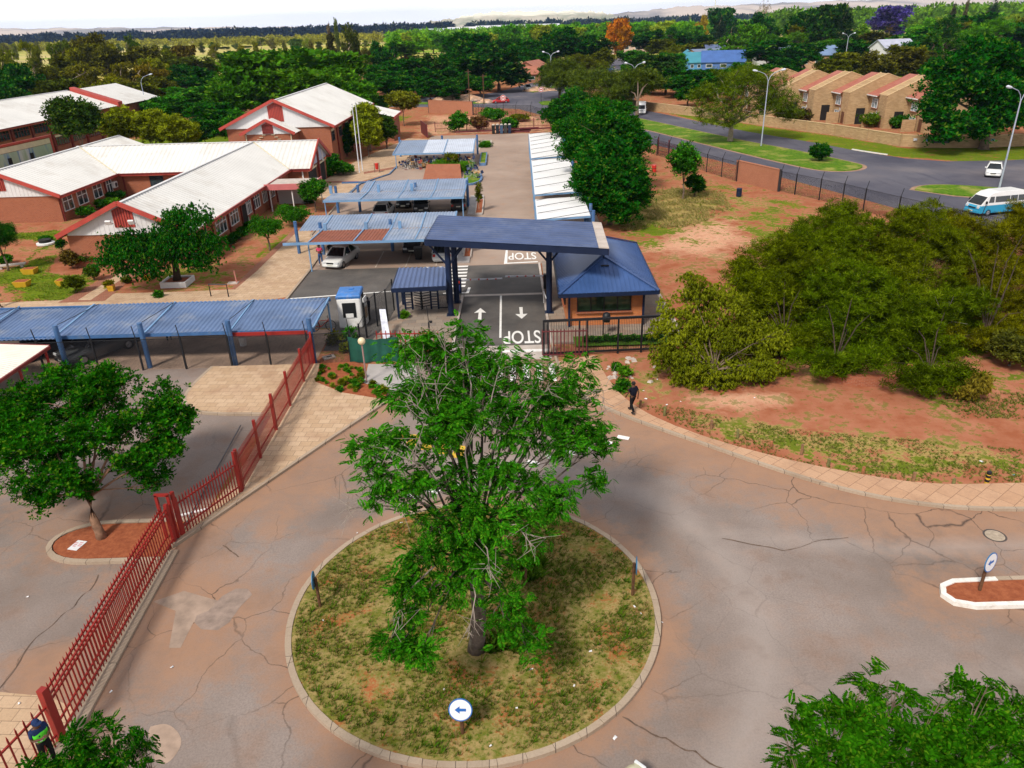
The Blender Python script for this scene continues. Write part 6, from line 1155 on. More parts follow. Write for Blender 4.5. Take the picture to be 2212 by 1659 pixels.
# rubble near the framed fence
for k in range(16):
    x, y = 4.9 + rng.random() * 3.6, 37.2 + rng.random() * 3.6; s = .07 + rng.random() * .13; o = MB().add([(-s, -s, 0), (s, -s * .8, 0), (s * .9, s, 0), (-s * .8, s * .9, 0), (-s * .6, -s * .6, s * .7), (s * .7, -s * .5, s * .55), (s * .5, s * .6, s * .75), (-s * .6, s * .5, s * .6)], [(3, 2, 1, 0), (4, 5, 6, 7), (0, 1, 5, 4), (1, 2, 6, 5), (2, 3, 7, 6), (3, 0, 4, 7)]).build('rubble_stone', M_conc); o.location = (x, y, 0); o.rotation_euler = (0, 0, k); tag(o, 'pale broken stone in the rubble patch below the black framed fence', 'stone', 'rubble stones below the framed fence')
# ------------------------------------------------------------------ school furniture under the far carport, bins and scrap
M_desk = paint('desk_top', (.26, .15, .065), .6, 0, .2, 3); M_dleg = paint('desk_leg_white', (.6, .6, .58), .5); M_chair = paint('chair_blue_shell', (.02, .035, .10), .5); M_chair2 = paint('chair_tan_shell', (.40, .24, .10), .5); M_chair3 = paint('chair_red_shell', (.28, .04, .03), .5)
def desk():
    o = thing('school_desk', 'old wooden school desk with white steel legs jumbled under the farthest carport', 'desk', (0, 0, 0), 0, 'school desks stacked under the carport'); MB().box((0, 0, .72), (1.1, .5, .04)).build('top', M_desk, o, local=True)
    for s in (-1, 1): m = MB(); m.beam((s * .5, -.2, 0), (s * .5, -.2, .7), .06, .06); m.beam((s * .5, .2, 0), (s * .5, .2, .7), .06, .06); m.beam((s * .5, -.3, .02), (s * .5, .3, .02), .06, .06); m.build('leg_frame', M_dleg, o, local=True)
    return o
def chair(mt, lab):
    o = thing('school_chair', lab, 'chair', (0, 0, 0), 0, 'school chairs stacked under the carport'); MB().box((0, 0, .44), (.4, .4, .03)).build('seat', mt, o, local=True, bevel=.01); MB().add([(-.2, .19, .55), (.2, .19, .55), (.2, .25, .84), (-.2, .25, .84), (-.2, .215, .55), (.2, .215, .55), (.2, .275, .84), (-.2, .275, .84)], [(0, 1, 2, 3), (7, 6, 5, 4), (0, 4, 5, 1), (1, 5, 6, 2), (2, 6, 7, 3), (3, 7, 4, 0)]).build('backrest', mt, o, local=True)
    for x in (-.17, .17):
        for y in (-.17, .18): MB().tube([(x, y, 0), (x, y, .43)], .015, 5).build('leg', M_dleg, o, local=True)
    return o
dk = desk(); cs = [chair(M_chair, 'dark blue school chair in the jumble under the farthest carport'), chair(M_chair2, 'tan school chair in the jumble under the farthest carport'), chair(M_chair3, 'red school chair in the jumble under the farthest carport')]
first = {}
for i in range(18):
    x = -13.6 + (i % 13) * .74 + rng.normal() * .1; y = 108.9 + (i // 13) * .9 + rng.random() * .5; z = .1 if i // 13 == 0 else .45
    o = dk if i == 0 else dup(dk, (0, 0, 0)); o.location = (x, y, z + .35); o.rotation_euler = (R_(rng.choice([35, 62, 90, 180, 215])), R_(rng.normal() * 12), R_(rng.normal() * 40))
for i in range(104):
    c = cs[(0, 0, 0, 1, 0, 0, 2)[i % 7]]; o = c if c.name not in first else dup(c, (0, 0, 0)); first[c.name] = 1
    o.location = (-14.9 + rng.random() * 10.3, 107.4 + rng.random() * 2.6, .05 + rng.random() * .9); o.rotation_euler = (R_(rng.choice([0, 0, 90, 180]) + rng.normal() * 15), R_(rng.normal() * 20), R_(rng.random() * 360))
for i in range(14):
    o = dup(cs[0 if i % 4 else 1], (-4.9 + rng.random() * 1.5, 98.2 + rng.random() * 5, .1 + rng.random() * .9), 0, ('dark blue' if i % 4 else 'tan') + ' school chair in the heap on the blue kerbed grass bed', 'school chairs heaped on the kerbed bed'); o.rotation_euler = (R_(rng.normal() * 50), R_(rng.normal() * 30), R_(rng.random() * 360))
for k, (c_, l) in enumerate((((.012, .014, .012), 'black'), ((.01, .02, .03), 'blue black'), ((.05, .09, .16), 'slate blue'), ((.05, .05, .045), 'grey'), ((.01, .025, .06), 'navy'))):
    o = thing('wheelie_bin', f'{l} full refuse bin, {("leftmost", "second from left", "middle", "second from right", "rightmost")[k]} of the row behind the lot', 'bin', (-2.0 + k * .72, 142.3 + .2 * (k % 2), 0), 0, 'row of refuse bins'); mt = paint('bin_' + l.replace(' ', '_'), c_, .5)
    MB().add([(-.24, -.28, .08), (.24, -.28, .08), (.24, .25, .08), (-.24, .25, .08), (-.3, -.36, 1.4), (.3, -.36, 1.4), (.3, .36, 1.4), (-.3, .36, 1.4)], [(3, 2, 1, 0), (4, 5, 6, 7), (0, 1, 5, 4), (1, 2, 6, 5), (2, 3, 7, 6), (3, 0, 4, 7)]).build('body', mt, o, local=True); MB().box((0, .0, 1.45), (.66, .78, .07)).build('lid', mt, o, local=True); MB().ball((.02, -.02, 1.55), .26, 8, 6, 1, 1, .7).build('rubbish', paint('rubbish_mix', (.5, .45, .38), .8, 0, .5, 8), o, local=True)
    for s in (-1, 1): m = MB(); m.tube([(s * .22, .3, .12), (s * .28, .3, .12)], .12, 10); m.build('wheel', M_tyre, o, local=True)
for k in range(5):
    o = MB().box((0, 0, 0), (6 + k % 3, .35, .22)).build('steel_beam', M_maroon); o.location = ((1.5, -5.5, 2.2, 1.8, 6.2)[k], 143.5 + .5 * k, .12 + .22 * (k % 3)); o.rotation_euler = (0, 0, R_((-4, 3, 5, -2, 12)[k])); tag(o, f'maroon steel beam lying at the back of the lot, {("front right of the bins", "left of the bins", "topmost behind the bins", "lowest behind the bins", "beside the white shade roof")[k]}', 'beam')
WB = thing('waste_bin', 'red swinging litter bin on posts near the flagpoles', 'bin', (-17.5, 106, 0)); MB().lathe([(.22, .45), (.26, 1.2), (.24, 1.25)], (0, 0, 0), 12).build('bin', M_sig, WB, local=True); m = MB(); [m.tube([(s * .33, 0, 0), (s * .33, 0, 1.3)], .03, 6) for s in (-1, 1)]; m.build('stand', M_black, WB, local=True)
for k, (x, y, mt, l) in enumerate(((25.6, 84.2, M_navy, 'small dark bin on the dirt beyond the young tree'), (19.2, 100.5, M_sig, 'small red drum in the weeds by the roadside fence'))):
    o = thing('drum', l, 'drum', (x, y, 0)); MB().lathe([(.26, 0), (.3, .1), (.3, .85), (.27, .9)], (0, 0, 0), 12).build('body', mt, o, local=True); MB().lathe([(.31, .45), (.32, .48), (.31, .5)], (0, 0, 0), 12).build('hoop', M_black, o, local=True)
# garden pots, planters and rails
M_ypl = paint('yellow_planter', (.62, .36, .02), .6)
for k, (x, y, l) in enumerate(((172, 345, 'yellow square planter on the left lawn'), (228, 250, 'yellow dish planter with a dark ball shrub on the lawn'), (485, 335, 'yellow planter half hidden behind the round clipped bush'), (832, 380, 'small yellow pot with a golden topiary by the brick path'), (1100, 300, 'small orange pot with a dark plant right of the path'))):
    q = CS((x, y))[0]; o = thing('planter', l, 'planter', (*q, 0)); s = .55 if k < 3 else .25
    MB().add([(-s * .8, -s * .6, 0), (s * .8, -s * .6, 0), (s * .8, s * .6, 0), (-s * .8, s * .6, 0), (-s, -s * .8, .45), (s, -s * .8, .45), (s, s * .8, .45), (-s, s * .8, .45)], [(3, 2, 1, 0), (0, 1, 5, 4), (1, 2, 6, 5), (2, 3, 7, 6), (3, 0, 4, 7), (4, 5, 6, 7)]).build('box', M_ypl, o, local=True); MB().box((0, 0, .46), (s * 1.7, s * 1.3, .02)).build('soil', M_soil, o, local=True)
for x, y, l in ((342, 35, 'white rimmed tyre planter on the bare patch by the gable'),):
    q = CS((x, y))[0]; o = thing('tyre_planter', l, 'planter', (*q, 0)); MB().lathe([(.5, 0), (.8, .05), (.8, .2), (.5, .25)], (0, 0, 0), 16).build('rim', M_wframe, o, local=True); MB().lathe([(.3, .2), (.55, .25), (.55, .5), (.3, .5)], (0, 0, 0), 16).build('tyre', M_tyre, o, local=True)
q = CS((90, 210))[0]; o = thing('bench', 'low pale stone bench on the bare patch of the left lawn', 'bench', (*q, 0), R_(20)); MB().box((0, 0, .3), (2.2, .5, .1)).build('seat', M_conc, o, local=True); m = MB(); [m.box((s * .8, 0, .13), (.2, .4, .25)) for s in (-1, 1)]; m.build('legs', M_conc, o, local=True)
a, b = at(456, 640), at(494, 641); o = thing('hoop_rail', 'black square hoop rail at the edge of the garden paving', 'rail', (a.x, a.y, 0)); MB().tube([(0, 0, 0), (0, 0, .95), (b.x - a.x, b.y - a.y, .95), (b.x - a.x, b.y - a.y, 0)], .05, 6).build('pipe', M_black, o, local=True)
q = at(512, 612); o = thing('hydrant_post', 'small pink standpipe on the red soil beside the paving', 'standpipe', (q.x, q.y, 0)); MB().tube([(0, 0, 0), (-.1, .1, 1.0)], .06, 8).build('pipe', paint('faded_pink', (.5, .2, .16)), o, local=True); MB().box((-.3, 0, .04), (.8, .5, .08)).build('base', M_conc, o, local=True)
q = at(385, 614); o = thing('tree_planter', 'white low planter box around the trunk of the big garden tree', 'planter', (q.x, q.y, 0)); m = MB(); [m.box(c_, s_) for c_, s_ in (((0, -.9, .22), (2.0, .12, .44)), ((0, .9, .22), (2.0, .12, .44)), ((-.95, 0, .22), (.12, 1.7, .44)), ((.95, 0, .22), (.12, 1.7, .44)))]; m.build('box', M_wframe, o, local=True); MB().box((0, 0, .15), (1.78, 1.68, .3)).build('soil', M_soil, o, local=True)
BU = thing('bucket', 'white plastic drum standing in the shade of the left carport', 'bucket', (*G((680, 0))[0],) if 0 else (-16.9, 44.6, 0)); MB().lathe([(.2, 0), (.24, .6), (.25, .62), (.23, .62), (.19, .05)], (0, 0, 0), 14).build('body', M_wframe, BU, local=True)
BIN = thing('wheelie_bin', 'black refuse bin left of the silver hatchback', 'bin', (-7.6, 62.9, 0)); MB().add([(-.26, -.3, .08), (.26, -.3, .08), (.26, .28, .08), (-.26, .28, .08), (-.34, -.4, 1.0), (.34, -.4, 1.0), (.34, .4, 1.0), (-.34, .4, 1.0)], [(3, 2, 1, 0), (4, 5, 6, 7), (0, 1, 5, 4), (1, 2, 6, 5), (2, 3, 7, 6), (3, 0, 4, 7)]).build('body', M_black, BIN, local=True, bevel=.05); MB().box((0, 0, 1.04), (.74, .86, .08)).build('lid', M_black, BIN, local=True, bevel=.03)

# ------------------------------------------------------------------ houses beyond
def house(label, px, Y, w, d, h, rh, wall, roof, rz=0.0, hip=False, nwin=3, base=0.0):
    x = atY(px, 150, Y).x; o = thing('house', label, 'house', (x, Y, base), rz)
    mw_ = paint('wall_' + '%d_%d_%d' % tuple(int(c * 100) for c in wall), wall, .8, 0, .08, .4); mr_ = paint('roof_' + '%d_%d_%d' % tuple(int(c * 100) for c in roof), roof, .7, 0, .14, .5)
    m = MB(); m.box((0, 0, h / 2), (w, d, h)); 
    if not hip: m.extr([(-w / 2, -d / 2, h), (-w / 2, d / 2, h), (-w / 2, 0, h + rh - .1)], (w, 0, 0))
    m.build('wall', mw_, o, local=True); r = MB(); ov = .5
    if hip:
        a = [(-w / 2 - ov, -d / 2 - ov, h - .1), (w / 2 + ov, -d / 2 - ov, h - .1), (w / 2 + ov, d / 2 + ov, h - .1), (-w / 2 - ov, d / 2 + ov, h - .1), (-max(.3, w / 2 - d / 2), 0, h + rh), (max(.3, w / 2 - d / 2), 0, h + rh)]; r.add(a, [(0, 1, 5, 4), (2, 3, 4, 5), (1, 2, 5), (3, 0, 4), (3, 2, 1, 0)])
    else:
        for s in (-1, 1): r.extr([(-w / 2 - ov, s * (d / 2 + ov), h - rh * ov / (d / 2)), (-w / 2 - ov, 0, h + rh), (-w / 2 - ov, 0, h + rh + .15), (-w / 2 - ov, s * (d / 2 + ov), h - rh * ov / (d / 2) + .15)], (w + 2 * ov, 0, 0))
    r.build('roof', mr_, o, local=True)
    for k in range(nwin):
        f = MB().box((-w / 2 + w * (k + .5) / nwin, -d / 2 - .02, h * .55), (w / nwin * .45, .1, h * .38)).build('window', M_wframe, o, local=True); MB().box((-w / 2 + w * (k + .5) / nwin, -d / 2 - .06, h * .55), (w / nwin * .38, .06, h * .30)).build('pane', M_glass, f, local=True)
    return o
TQ, BLU, PEA, GRY, WHT, TER = (.05, .24, .32), (.05, .12, .34), (.56, .32, .20), (.16, .20, .30), (.66, .66, .66), (.36, .13, .08)
house('house with a turquoise gabled roof and white gable, left end of the blue roofed group', 1484, 318, 14, 9, 3.4, 3.2, WHT, TQ, R_(80), nwin=2)
house('blue walled house with a turquoise roof in the middle of the suburb group', 1515, 305, 13, 9, 3.2, 3.0, (.10, .28, .55), TQ, R_(6), nwin=5)
house('blue roofed wing at the right of the turquoise roofed group', 1560, 303, 15, 9, 3.2, 3.4, (.08, .16, .42), BLU, R_(-12), nwin=3)
house('peach walled flat topped house behind the turquoise roofs', 1525, 345, 13, 9, 5.0, .8, PEA, GRY, R_(5), nwin=3)
house('dark blue roofed house with yellow ridge behind the turquoise roofs', 1575, 362, 22, 11, 4.2, 2.6, (.10, .14, .24), (.09, .12, .22), R_(-5), nwin=4)
house('grey blue roofed house at the right behind the dense trees', 1700, 330, 26, 12, 4.6, 2.2, (.5, .5, .52), (.24, .30, .44), R_(-8), nwin=5)
house('peach house with a blue grey roof just above the townhouses', 1765, 300, 20, 11, 4.6, 2.8, PEA, (.16, .24, .40), R_(4), nwin=4)
house('pale grey roofed shed standing high among the right hand trees', 1920, 270, 11, 8, 7.5, 2.2, WHT, (.40, .42, .52), R_(12), nwin=2)
house('low brown brick house with a clay roof beyond the junction', 1150, 285, 14, 10, 3.2, 2.6, (.33, .15, .09), TER, R_(70), nwin=3)
house('second brown roofed house left of the lamp beyond the junction', 1128, 268, 9, 8, 2.8, 2.0, (.36, .17, .10), TER, R_(10), nwin=2)
house('pale pink building with a dark red roof below the orange tree', 1357, 480, 26, 12, 6.0, 1.2, (.58, .42, .36), (.30, .09, .09), R_(8), nwin=4)
house('white walled house at the far right edge among trees', 2205, 330, 20, 12, 8, 3, (.66, .55, .5), (.5, .36, .32), R_(0), nwin=3)
house('house with a pinkish roof in front of the belt of trees at the right', 1800, 420, 16, 10, 4, 2.4, (.6, .5, .45), (.44, .25, .2), R_(10), nwin=3)
house('long pale factory roof on the plain before the mine dump', 1120, 1500, 150, 50, 9, 5, (.55, .5, .5), (.58, .60, .66), R_(4), nwin=6)
house('white shed roof on the plain left of the long factory roof', 1020, 1450, 80, 40, 8, 5, (.6, .6, .6), (.66, .66, .68), R_(-6), nwin=4)
house('grey shed roof on the plain behind the bright green trees', 950, 1380, 60, 36, 7, 5, (.5, .5, .5), (.46, .50, .60), R_(10), nwin=4)
WF = thing('timber_fence', 'weathered vertical board fence by the dark trees beyond the junction', 'fence', (atY(990, 160, 268).x, 268, 0)); a, b = atY(958, 160, 275), atY(1022, 172, 258); MB().beam((a.x, a.y, 1.2), (b.x, b.y, 1.2), .1, 2.4).build('boards', paint('grey_brown_boards', (.34, .25, .17), .85, 0, .3, 1), WF)
for t_ in (0, .5, 1): q = a.lerp(b, t_); MB().box((q.x, q.y, 1.3), (.2, .2, 2.6)).build('post', M_wood, WF)
for k, (px, Y, yt) in enumerate(((1011, 205, 150), (1043, 198, 160), (1250, 300, 165))):
    q = atY(px, yt, Y); o = thing('utility_pole', ('dark timber utility pole left of the demolished rubble', 'dark timber utility pole right of the rubble', 'slim pale pole between the junction trees')[k], 'pole', (q.x, Y, 0)); MB().tube([(0, 0, 0), (0, 0, q.z)], .13, 7).build('pole', M_wood if k < 2 else M_lamp, o, local=True); MB().box((0, 0, q.z - .5), (1.4, .1, .1)).build('crossarm', M_wood, o, local=True)
q = atY(1546, 0, 900); MT = thing('radio_mast', 'thin white mast rising above the skyline trees', 'mast', (q.x, 900, 0)); MB().tube([(0, 0, 0), (0, 0, 44)], [.9, .5], 6).build('mast', M_wframe, MT, local=True); MB().box((0, 0, 40), (2.5, 2.5, 1.0)).build('platform', M_wframe, MT, local=True)
# rubble heaps at the junction
for k, (px, py, w_, h_) in enumerate(((965, 218, 9, 1.6), (1010, 216, 8, 1.4), (1050, 222, 5, .9), (1165, 196, 10, 1.2))):
    q = at(px, py); m = MB(); vs = [(0, 0, h_)]; n = 14
    for r_, z in ((.35, .8), (.7, .45), (1, 0)):
        for i in range(n): a = 2 * math.pi * i / n; j = 1 + .25 * math.sin(i * 2.7 + k); vs.append((math.cos(a) * w_ / 2 * r_ * j, math.sin(a) * w_ / 3 * r_ * j, h_ * z * (1 + .2 * math.sin(i * 5 + r_ * 9))))
    fs = [(0, 1 + i, 1 + (i + 1) % n) for i in range(n)]
    for j in range(2): fs += [(1 + j * n + i, 1 + (j + 1) * n + i, 1 + (j + 1) * n + (i + 1) % n, 1 + j * n + (i + 1) % n) for i in range(n)]
    o = m.add(vs, fs).build('rubble_heap', paint('building_rubble', (.42, .26, .17), .9, 0, .5, 1.2, .1, (.55, .5, .46))); o.location = (q.x, q.y, 0); tag(o, ('leftmost', 'second', 'third and smallest', 'rightmost')[k] + ' heap of rubble and red earth beside the far junction', 'rubble heap', kind=None)
# ------------------------------------------------------------------ foliage
def leafmat(name, rough=.55, trans=.25):
    t = NT(name); oi = t.n.new('ShaderNodeObjectInfo'); rnd = t.geo.outputs['Random Per Island']
    k = t.mix(t.ramp(rnd, (0., 0.), (1., 1.)), (.45, .45, .42), (1.55, 1.5, 1.35)); c = t.mix(1.0, oi.outputs['Color'], k, 'MULTIPLY')
    c = t.mix(t.ramp(rnd, (.80, 0.), (.95, .35)), c, (.22, .24, .02))
    n = t.noise(.45, 3); c = t.mix(1.0, c, t.ramp(n, (.3, (.62, .66, .7)), (.7, (1.35, 1.3, 1.2))), 'MULTIPLY')
    tl = t.n.new('ShaderNodeBsdfTranslucent'); t.l.new(c, tl.inputs['Color']); ms = t.n.new('ShaderNodeMixShader'); ms.inputs[0].default_value = trans
    out = t.n['Material Output']; t.out(c, rough, 0, .0); t.l.new(t.bs.outputs[0], ms.inputs[1]); t.l.new(tl.outputs[0], ms.inputs[2]); t.l.new(ms.outputs[0], out.inputs['Surface']); return t.mat
M_leaf = leafmat('leaf'); M_bark = paint('grey_brown_bark', (.16, .115, .085), .9, 0, .35, 3, .1); M_barkd = paint('dark_bark', (.06, .042, .032), .9, 0, .35, 4, .1); M_barkl = paint('pale_bark', (.36, .29, .22), .85, 0, .25, 3, .1)
def leaf_tpl(kind):
    if kind == 'pinnate':
        v, f = [], []
        for i in range(9):
            y = .12 + i * .1; z = -.28 * y * y; L = .34 * (1 - abs(i - 3.5) / 9); w = .075
            for s in ((-1, 1) if i < 8 else (0,)):
                b = len(v)
                if s: v += [(0, y - .02, z), (s * L * .5, y + w + .05, z + .02), (s * L, y + .12, z - .05), (s * L * .5, y - w + .03, z - .01)]
                else: v += [(0, y, z), (.06, y + .1, z - .03), (0, y + .25, z - .1), (-.06, y + .1, z - .03)]
                f.append((b, b + 1, b + 2, b + 3))
        return np.array(v), np.array(f)
    if kind == 'sprig':
        v, f = [], []
        for i, (a, e) in enumerate(((0, .5), (1.3, .2), (2.5, .6), (3.8, .15), (5.1, .45))):
            d = np.array([math.cos(a) * math.cos(e), math.sin(a) * math.cos(e), math.sin(e)]); s_ = np.array([-math.sin(a), math.cos(a), .3]); b = len(v); o_ = d * .1
            v += [o_, o_ + d * .45 + s_ * .26, o_ + d * .95, o_ + d * .45 - s_ * .26]; f.append((b, b + 1, b + 2, b + 3))
        return np.array(v), np.array(f)
    if kind == 'droop':                    # hanging narrow leaflets
        v, f = [], []
        for i in range(6):
            a = i * 1.05; d = np.array([math.cos(a) * .35, math.sin(a) * .35, -.9]); s_ = np.array([-math.sin(a), math.cos(a), 0]); b = len(v); v += [d * 0, d * .5 + s_ * .12, d * 1.1, d * .5 - s_ * .12]; f.append((b, b + 1, b + 2, b + 3))
        return np.array(v), np.array(f)
    if kind == 'needle':
        v, f = [], []
        for i in range(7):
            a = i * .9 + .2; e = .35 + .25 * math.sin(i * 2); d = np.array([math.cos(a) * math.cos(e), math.sin(a) * math.cos(e), math.sin(e)]); s_ = np.array([-math.sin(a), math.cos(a), .2]); b = len(v); v += [d * .05, d * .5 + s_ * .09, d * 1.0, d * .5 - s_ * .09]; f.append((b, b + 1, b + 2, b + 3))
        return np.array(v), np.array(f)
    if kind == 'blade':
        v, f = [], []
        for i in range(6):
            a = i * 1.05 + .3; d = np.array([math.cos(a) * .45, math.sin(a) * .45, .9]); s_ = np.array([-math.sin(a), math.cos(a), 0]) * .07; b = len(v); v += [-s_, s_, d * .6 + s_ * .6, d * 1.0 * np.array([1.25, 1.25, .85])]; f.append((b, b + 1, b + 2, b + 3))
        return np.array(v), np.array(f)
TPL = {k: leaf_tpl(k) for k in ('pinnate', 'sprig', 'droop', 'needle', 'blade')}
def leaf_mesh(name, pts, size, kind, g, upright=False, dirs=None):
    tv, tf = TPL[kind]; n = len(pts); k = len(tv); pts = np.asarray(pts)
    yaw = g.random(n) * 2 * math.pi; tilt = np.zeros(n) if upright else g.normal(0, .55, n); roll = g.normal(0, .12 if upright else .5, n); s = size * (.65 + .7 * g.random(n))
    if dirs is not None: yaw = np.arctan2(-dirs[:, 0], dirs[:, 1]) + g.normal(0, .55, n); tilt = -.2 + .6 * dirs[:, 2] + g.normal(0, .35, n)
    cy_, sy_, cx, sx, cz_, sz_ = np.cos(yaw), np.sin(yaw), np.cos(tilt), np.sin(tilt), np.cos(roll), np.sin(roll); Z0 = np.zeros(n); O = np.ones(n)
    Rz = np.stack([cy_, -sy_, Z0, sy_, cy_, Z0, Z0, Z0, O], -1).reshape(n, 3, 3); Rx = np.stack([O, Z0, Z0, Z0, cx, -sx, Z0, sx, cx], -1).reshape(n, 3, 3); Ry = np.stack([cz_, Z0, sz_, Z0, O, Z0, -sz_, Z0, cz_], -1).reshape(n, 3, 3)
    M = Rz @ Rx @ Ry; V = np.einsum('nij,kj->nki', M, tv) * s[:, None, None] + pts[:, None, :]
    F = (tf[None] + (np.arange(n) * k)[:, None, None]).reshape(-1, 4)
    me = bpy.data.meshes.new(name); me.vertices.add(n * k); me.vertices.foreach_set('co', V.astype(np.float32).ravel()); me.loops.add(F.size); me.loops.foreach_set('vertex_index', F.astype(np.int32).ravel()); me.polygons.add(len(F)); me.polygons.foreach_set('loop_start', (np.arange(len(F)) * 4).astype(np.int32)); me.update(calc_edges=True); me.materials.append(M_leaf); return me
def crown_points(lobes, nclump, per, spread, g, hollow=.5, flat=1.0, sub=9):
    out = []
    for l in lobes:                        # every lobe breaks up into boughs, so the crown has its own light and dark clumps
        for _ in range(sub):
            d = g.normal(size=3); d /= np.linalg.norm(d); d[2] = d[2] * .8 + .15; f = .38 + .24 * g.random(); out.append((l[0] + d[0] * l[3] * .68, l[1] + d[1] * l[4] * .68, l[2] + d[2] * l[5] * .68, l[3] * f, l[4] * f, l[5] * f * .85))
    lobes = out; hollow = max(hollow, .55)
    vol = np.array([l[3] * l[4] * l[5] for l in lobes]) ** .72; pr = vol / vol.sum(); pick = g.choice(len(lobes), nclump, p=pr); L = np.array(lobes)[pick]
    d = g.normal(size=(nclump, 3)); d /= np.linalg.norm(d, axis=1)[:, None]; r = (hollow + (1 - hollow) * g.random(nclump) ** .7) * (1 + .10 * g.normal(size=nclump)); c = L[:, :3] + d * r[:, None] * L[:, 3:6]
    P = np.repeat(c, per, 0) + g.normal(size=(nclump * per, 3)) * spread * np.array([1, 1, .62 * flat]); D = np.repeat(d, per, 0); return P, D, c, pick
def limbs(mb, base, fork, lobes, r0, g, twigs=5, thin=1.0):
    fork = Vector(fork); base = Vector(base); mid = base.lerp(fork, .5) + Vector((g.normal() * .06, g.normal() * .06, 0)); mb.tube([base - Vector((0, 0, .05)), base.lerp(mid, .3), mid, fork], [r0 * 1.35, r0 * 1.05, r0 * .92, r0 * .8], 9)
    for l in lobes:
        c = Vector(l[:3]); rr = thin * max(.018, r0 * .12 + r0 * .26 * min(1, (l[3] / max(q[3] for q in lobes)))); start = fork + Vector((0, 0, 0)); dd = c - start; p1 = start + dd * .35 + Vector((g.normal() * .12, g.normal() * .12, dd.length * .10)); p2 = start + dd * .7 + Vector((g.normal() * .12, g.normal() * .12, dd.length * .07))
        mb.tube([start, p1, p2, c], [rr * 1.2, rr * .9, rr * .62, rr * .4], 6)
        for k in range(twigs):
            d = g.normal(size=3); d /= np.linalg.norm(d); e = c + Vector((d[0] * l[3], d[1] * l[4], abs(d[2]) * l[5] * .8 if g.random() < .7 else d[2] * l[5])) * (.7 + .3 * g.random()); s_ = p2.lerp(c, g.random()); m_ = s_.lerp(e, .5) + Vector((g.normal(), g.normal(), g.normal())) * l[3] * .1; mb.tube([s_, m_, e], [rr * .4, rr * .25, rr * .08], 5, False)
def tree(name, label, base, fork, lobes, r0, color, nclump=420, per=8, spread=.22, size=.2, kind='sprig', bark=None, twigs=5, seed=1, cat='tree', group=None, hollow=.5, extra=None, flat=1.0, outward=False, thin=1.0):
    g = np.random.default_rng(seed); o = thing(name, label, cat, base, 0, group); m = MB(); lb = [tuple(l) for l in lobes]; limbs(m, base, fork, lb, r0, g, twigs, thin)
    if extra: m2 = MB(); extra(m2, g); m2.build('bare_twigs', paint('bare_grey_twigs', (.28, .235, .20), .9, 0, .2, 4, .0), o, smooth=True)
    m.build('trunk', bark or M_bark, o, smooth=True); P, D, c, pk = crown_points(lb, nclump, per, spread, g, hollow, flat)
    me = leaf_mesh('crown', P - np.array(base), size, kind, g, dirs=D if outward else None); cr_ = bpy.data.objects.new('crown', me); col.objects.link(cr_); cr_.parent = o; cr_.color = (*color, 1); KIDS.setdefault(o.name, []).append(cr_); return o
def lob(px, py, Y, rpx, fy=1.0, fz=1.0):
    c = atY(px, py, Y); d = (c - CAM).dot(vF); r = rpx * d / FPX; return (c.x, c.y, c.z, r, r * fy, r * fz)
DK, MG, OL, BR, YL, GY, ORG, PUR, CED = (.011, .092, .006), (.028, .155, .008), (.095, .115, .006), (.075, .23, .010), (.20, .26, .02), (.17, .14, .11), (.45, .17, .012), (.10, .06, .36), (.016, .045, .035)

# the big tree on the roundabout, bare grey twigs showing through pinnate leaves
L_ = [(1000, 712, 22.5, 26), (965, 760, 22.5, 46), (905, 745, 22, 40), (868, 768, 21, 38), (1055, 775, 22.5, 50), (1120, 800, 22, 40), (1010, 830, 21.5, 60), (925, 840, 20.5, 56), (880, 855, 20, 40), (1090, 860, 21.5, 58), (1165, 850, 22, 42), (1238, 800, 23, 34), (1290, 850, 23, 20), (1230, 850, 22, 34),
      (1200, 905, 21, 48), (1262, 925, 21, 42), (1292, 965, 20.5, 34), (1290, 1030, 20, 24), (1225, 960, 20, 36), (1120, 935, 20, 62), (1020, 920, 19.5, 64), (940, 930, 18.5, 56), (870, 950, 18, 46), (812, 965, 18, 38), (800, 1010, 17.5, 32), (845, 1030, 17.5, 42), (800, 1068, 17, 26), (880, 1075, 17, 40),
      (960, 1020, 18, 58), (1050, 1020, 18.5, 64), (1130, 1040, 18.5, 52), (1190, 1090, 18, 38), (1220, 1060, 18.5, 28), (1010, 1110, 17.6, 58), (925, 1130, 17, 42), (1100, 1130, 17.5, 48), (1150, 1160, 17.5, 26), (970, 1190, 17, 48), (900, 1205, 16.5, 34), (1050, 1210, 17, 54), (1110, 1220, 17.2, 28), (985, 1262, 16.6, 44), (920, 1280, 16, 42), (870, 1260, 16, 30),
      (1085, 1280, 16.8, 42), (880, 1320, 15.6, 34), (1090, 1340, 16.2, 36), (1150, 1375, 16.2, 24), (860, 1395, 15, 30), (910, 1405, 15, 30), (1140, 1400, 16, 26)]
lobes = [lob(a, b, c, r * 1.05, 1.0, .8) for a, b, c, r in L_]
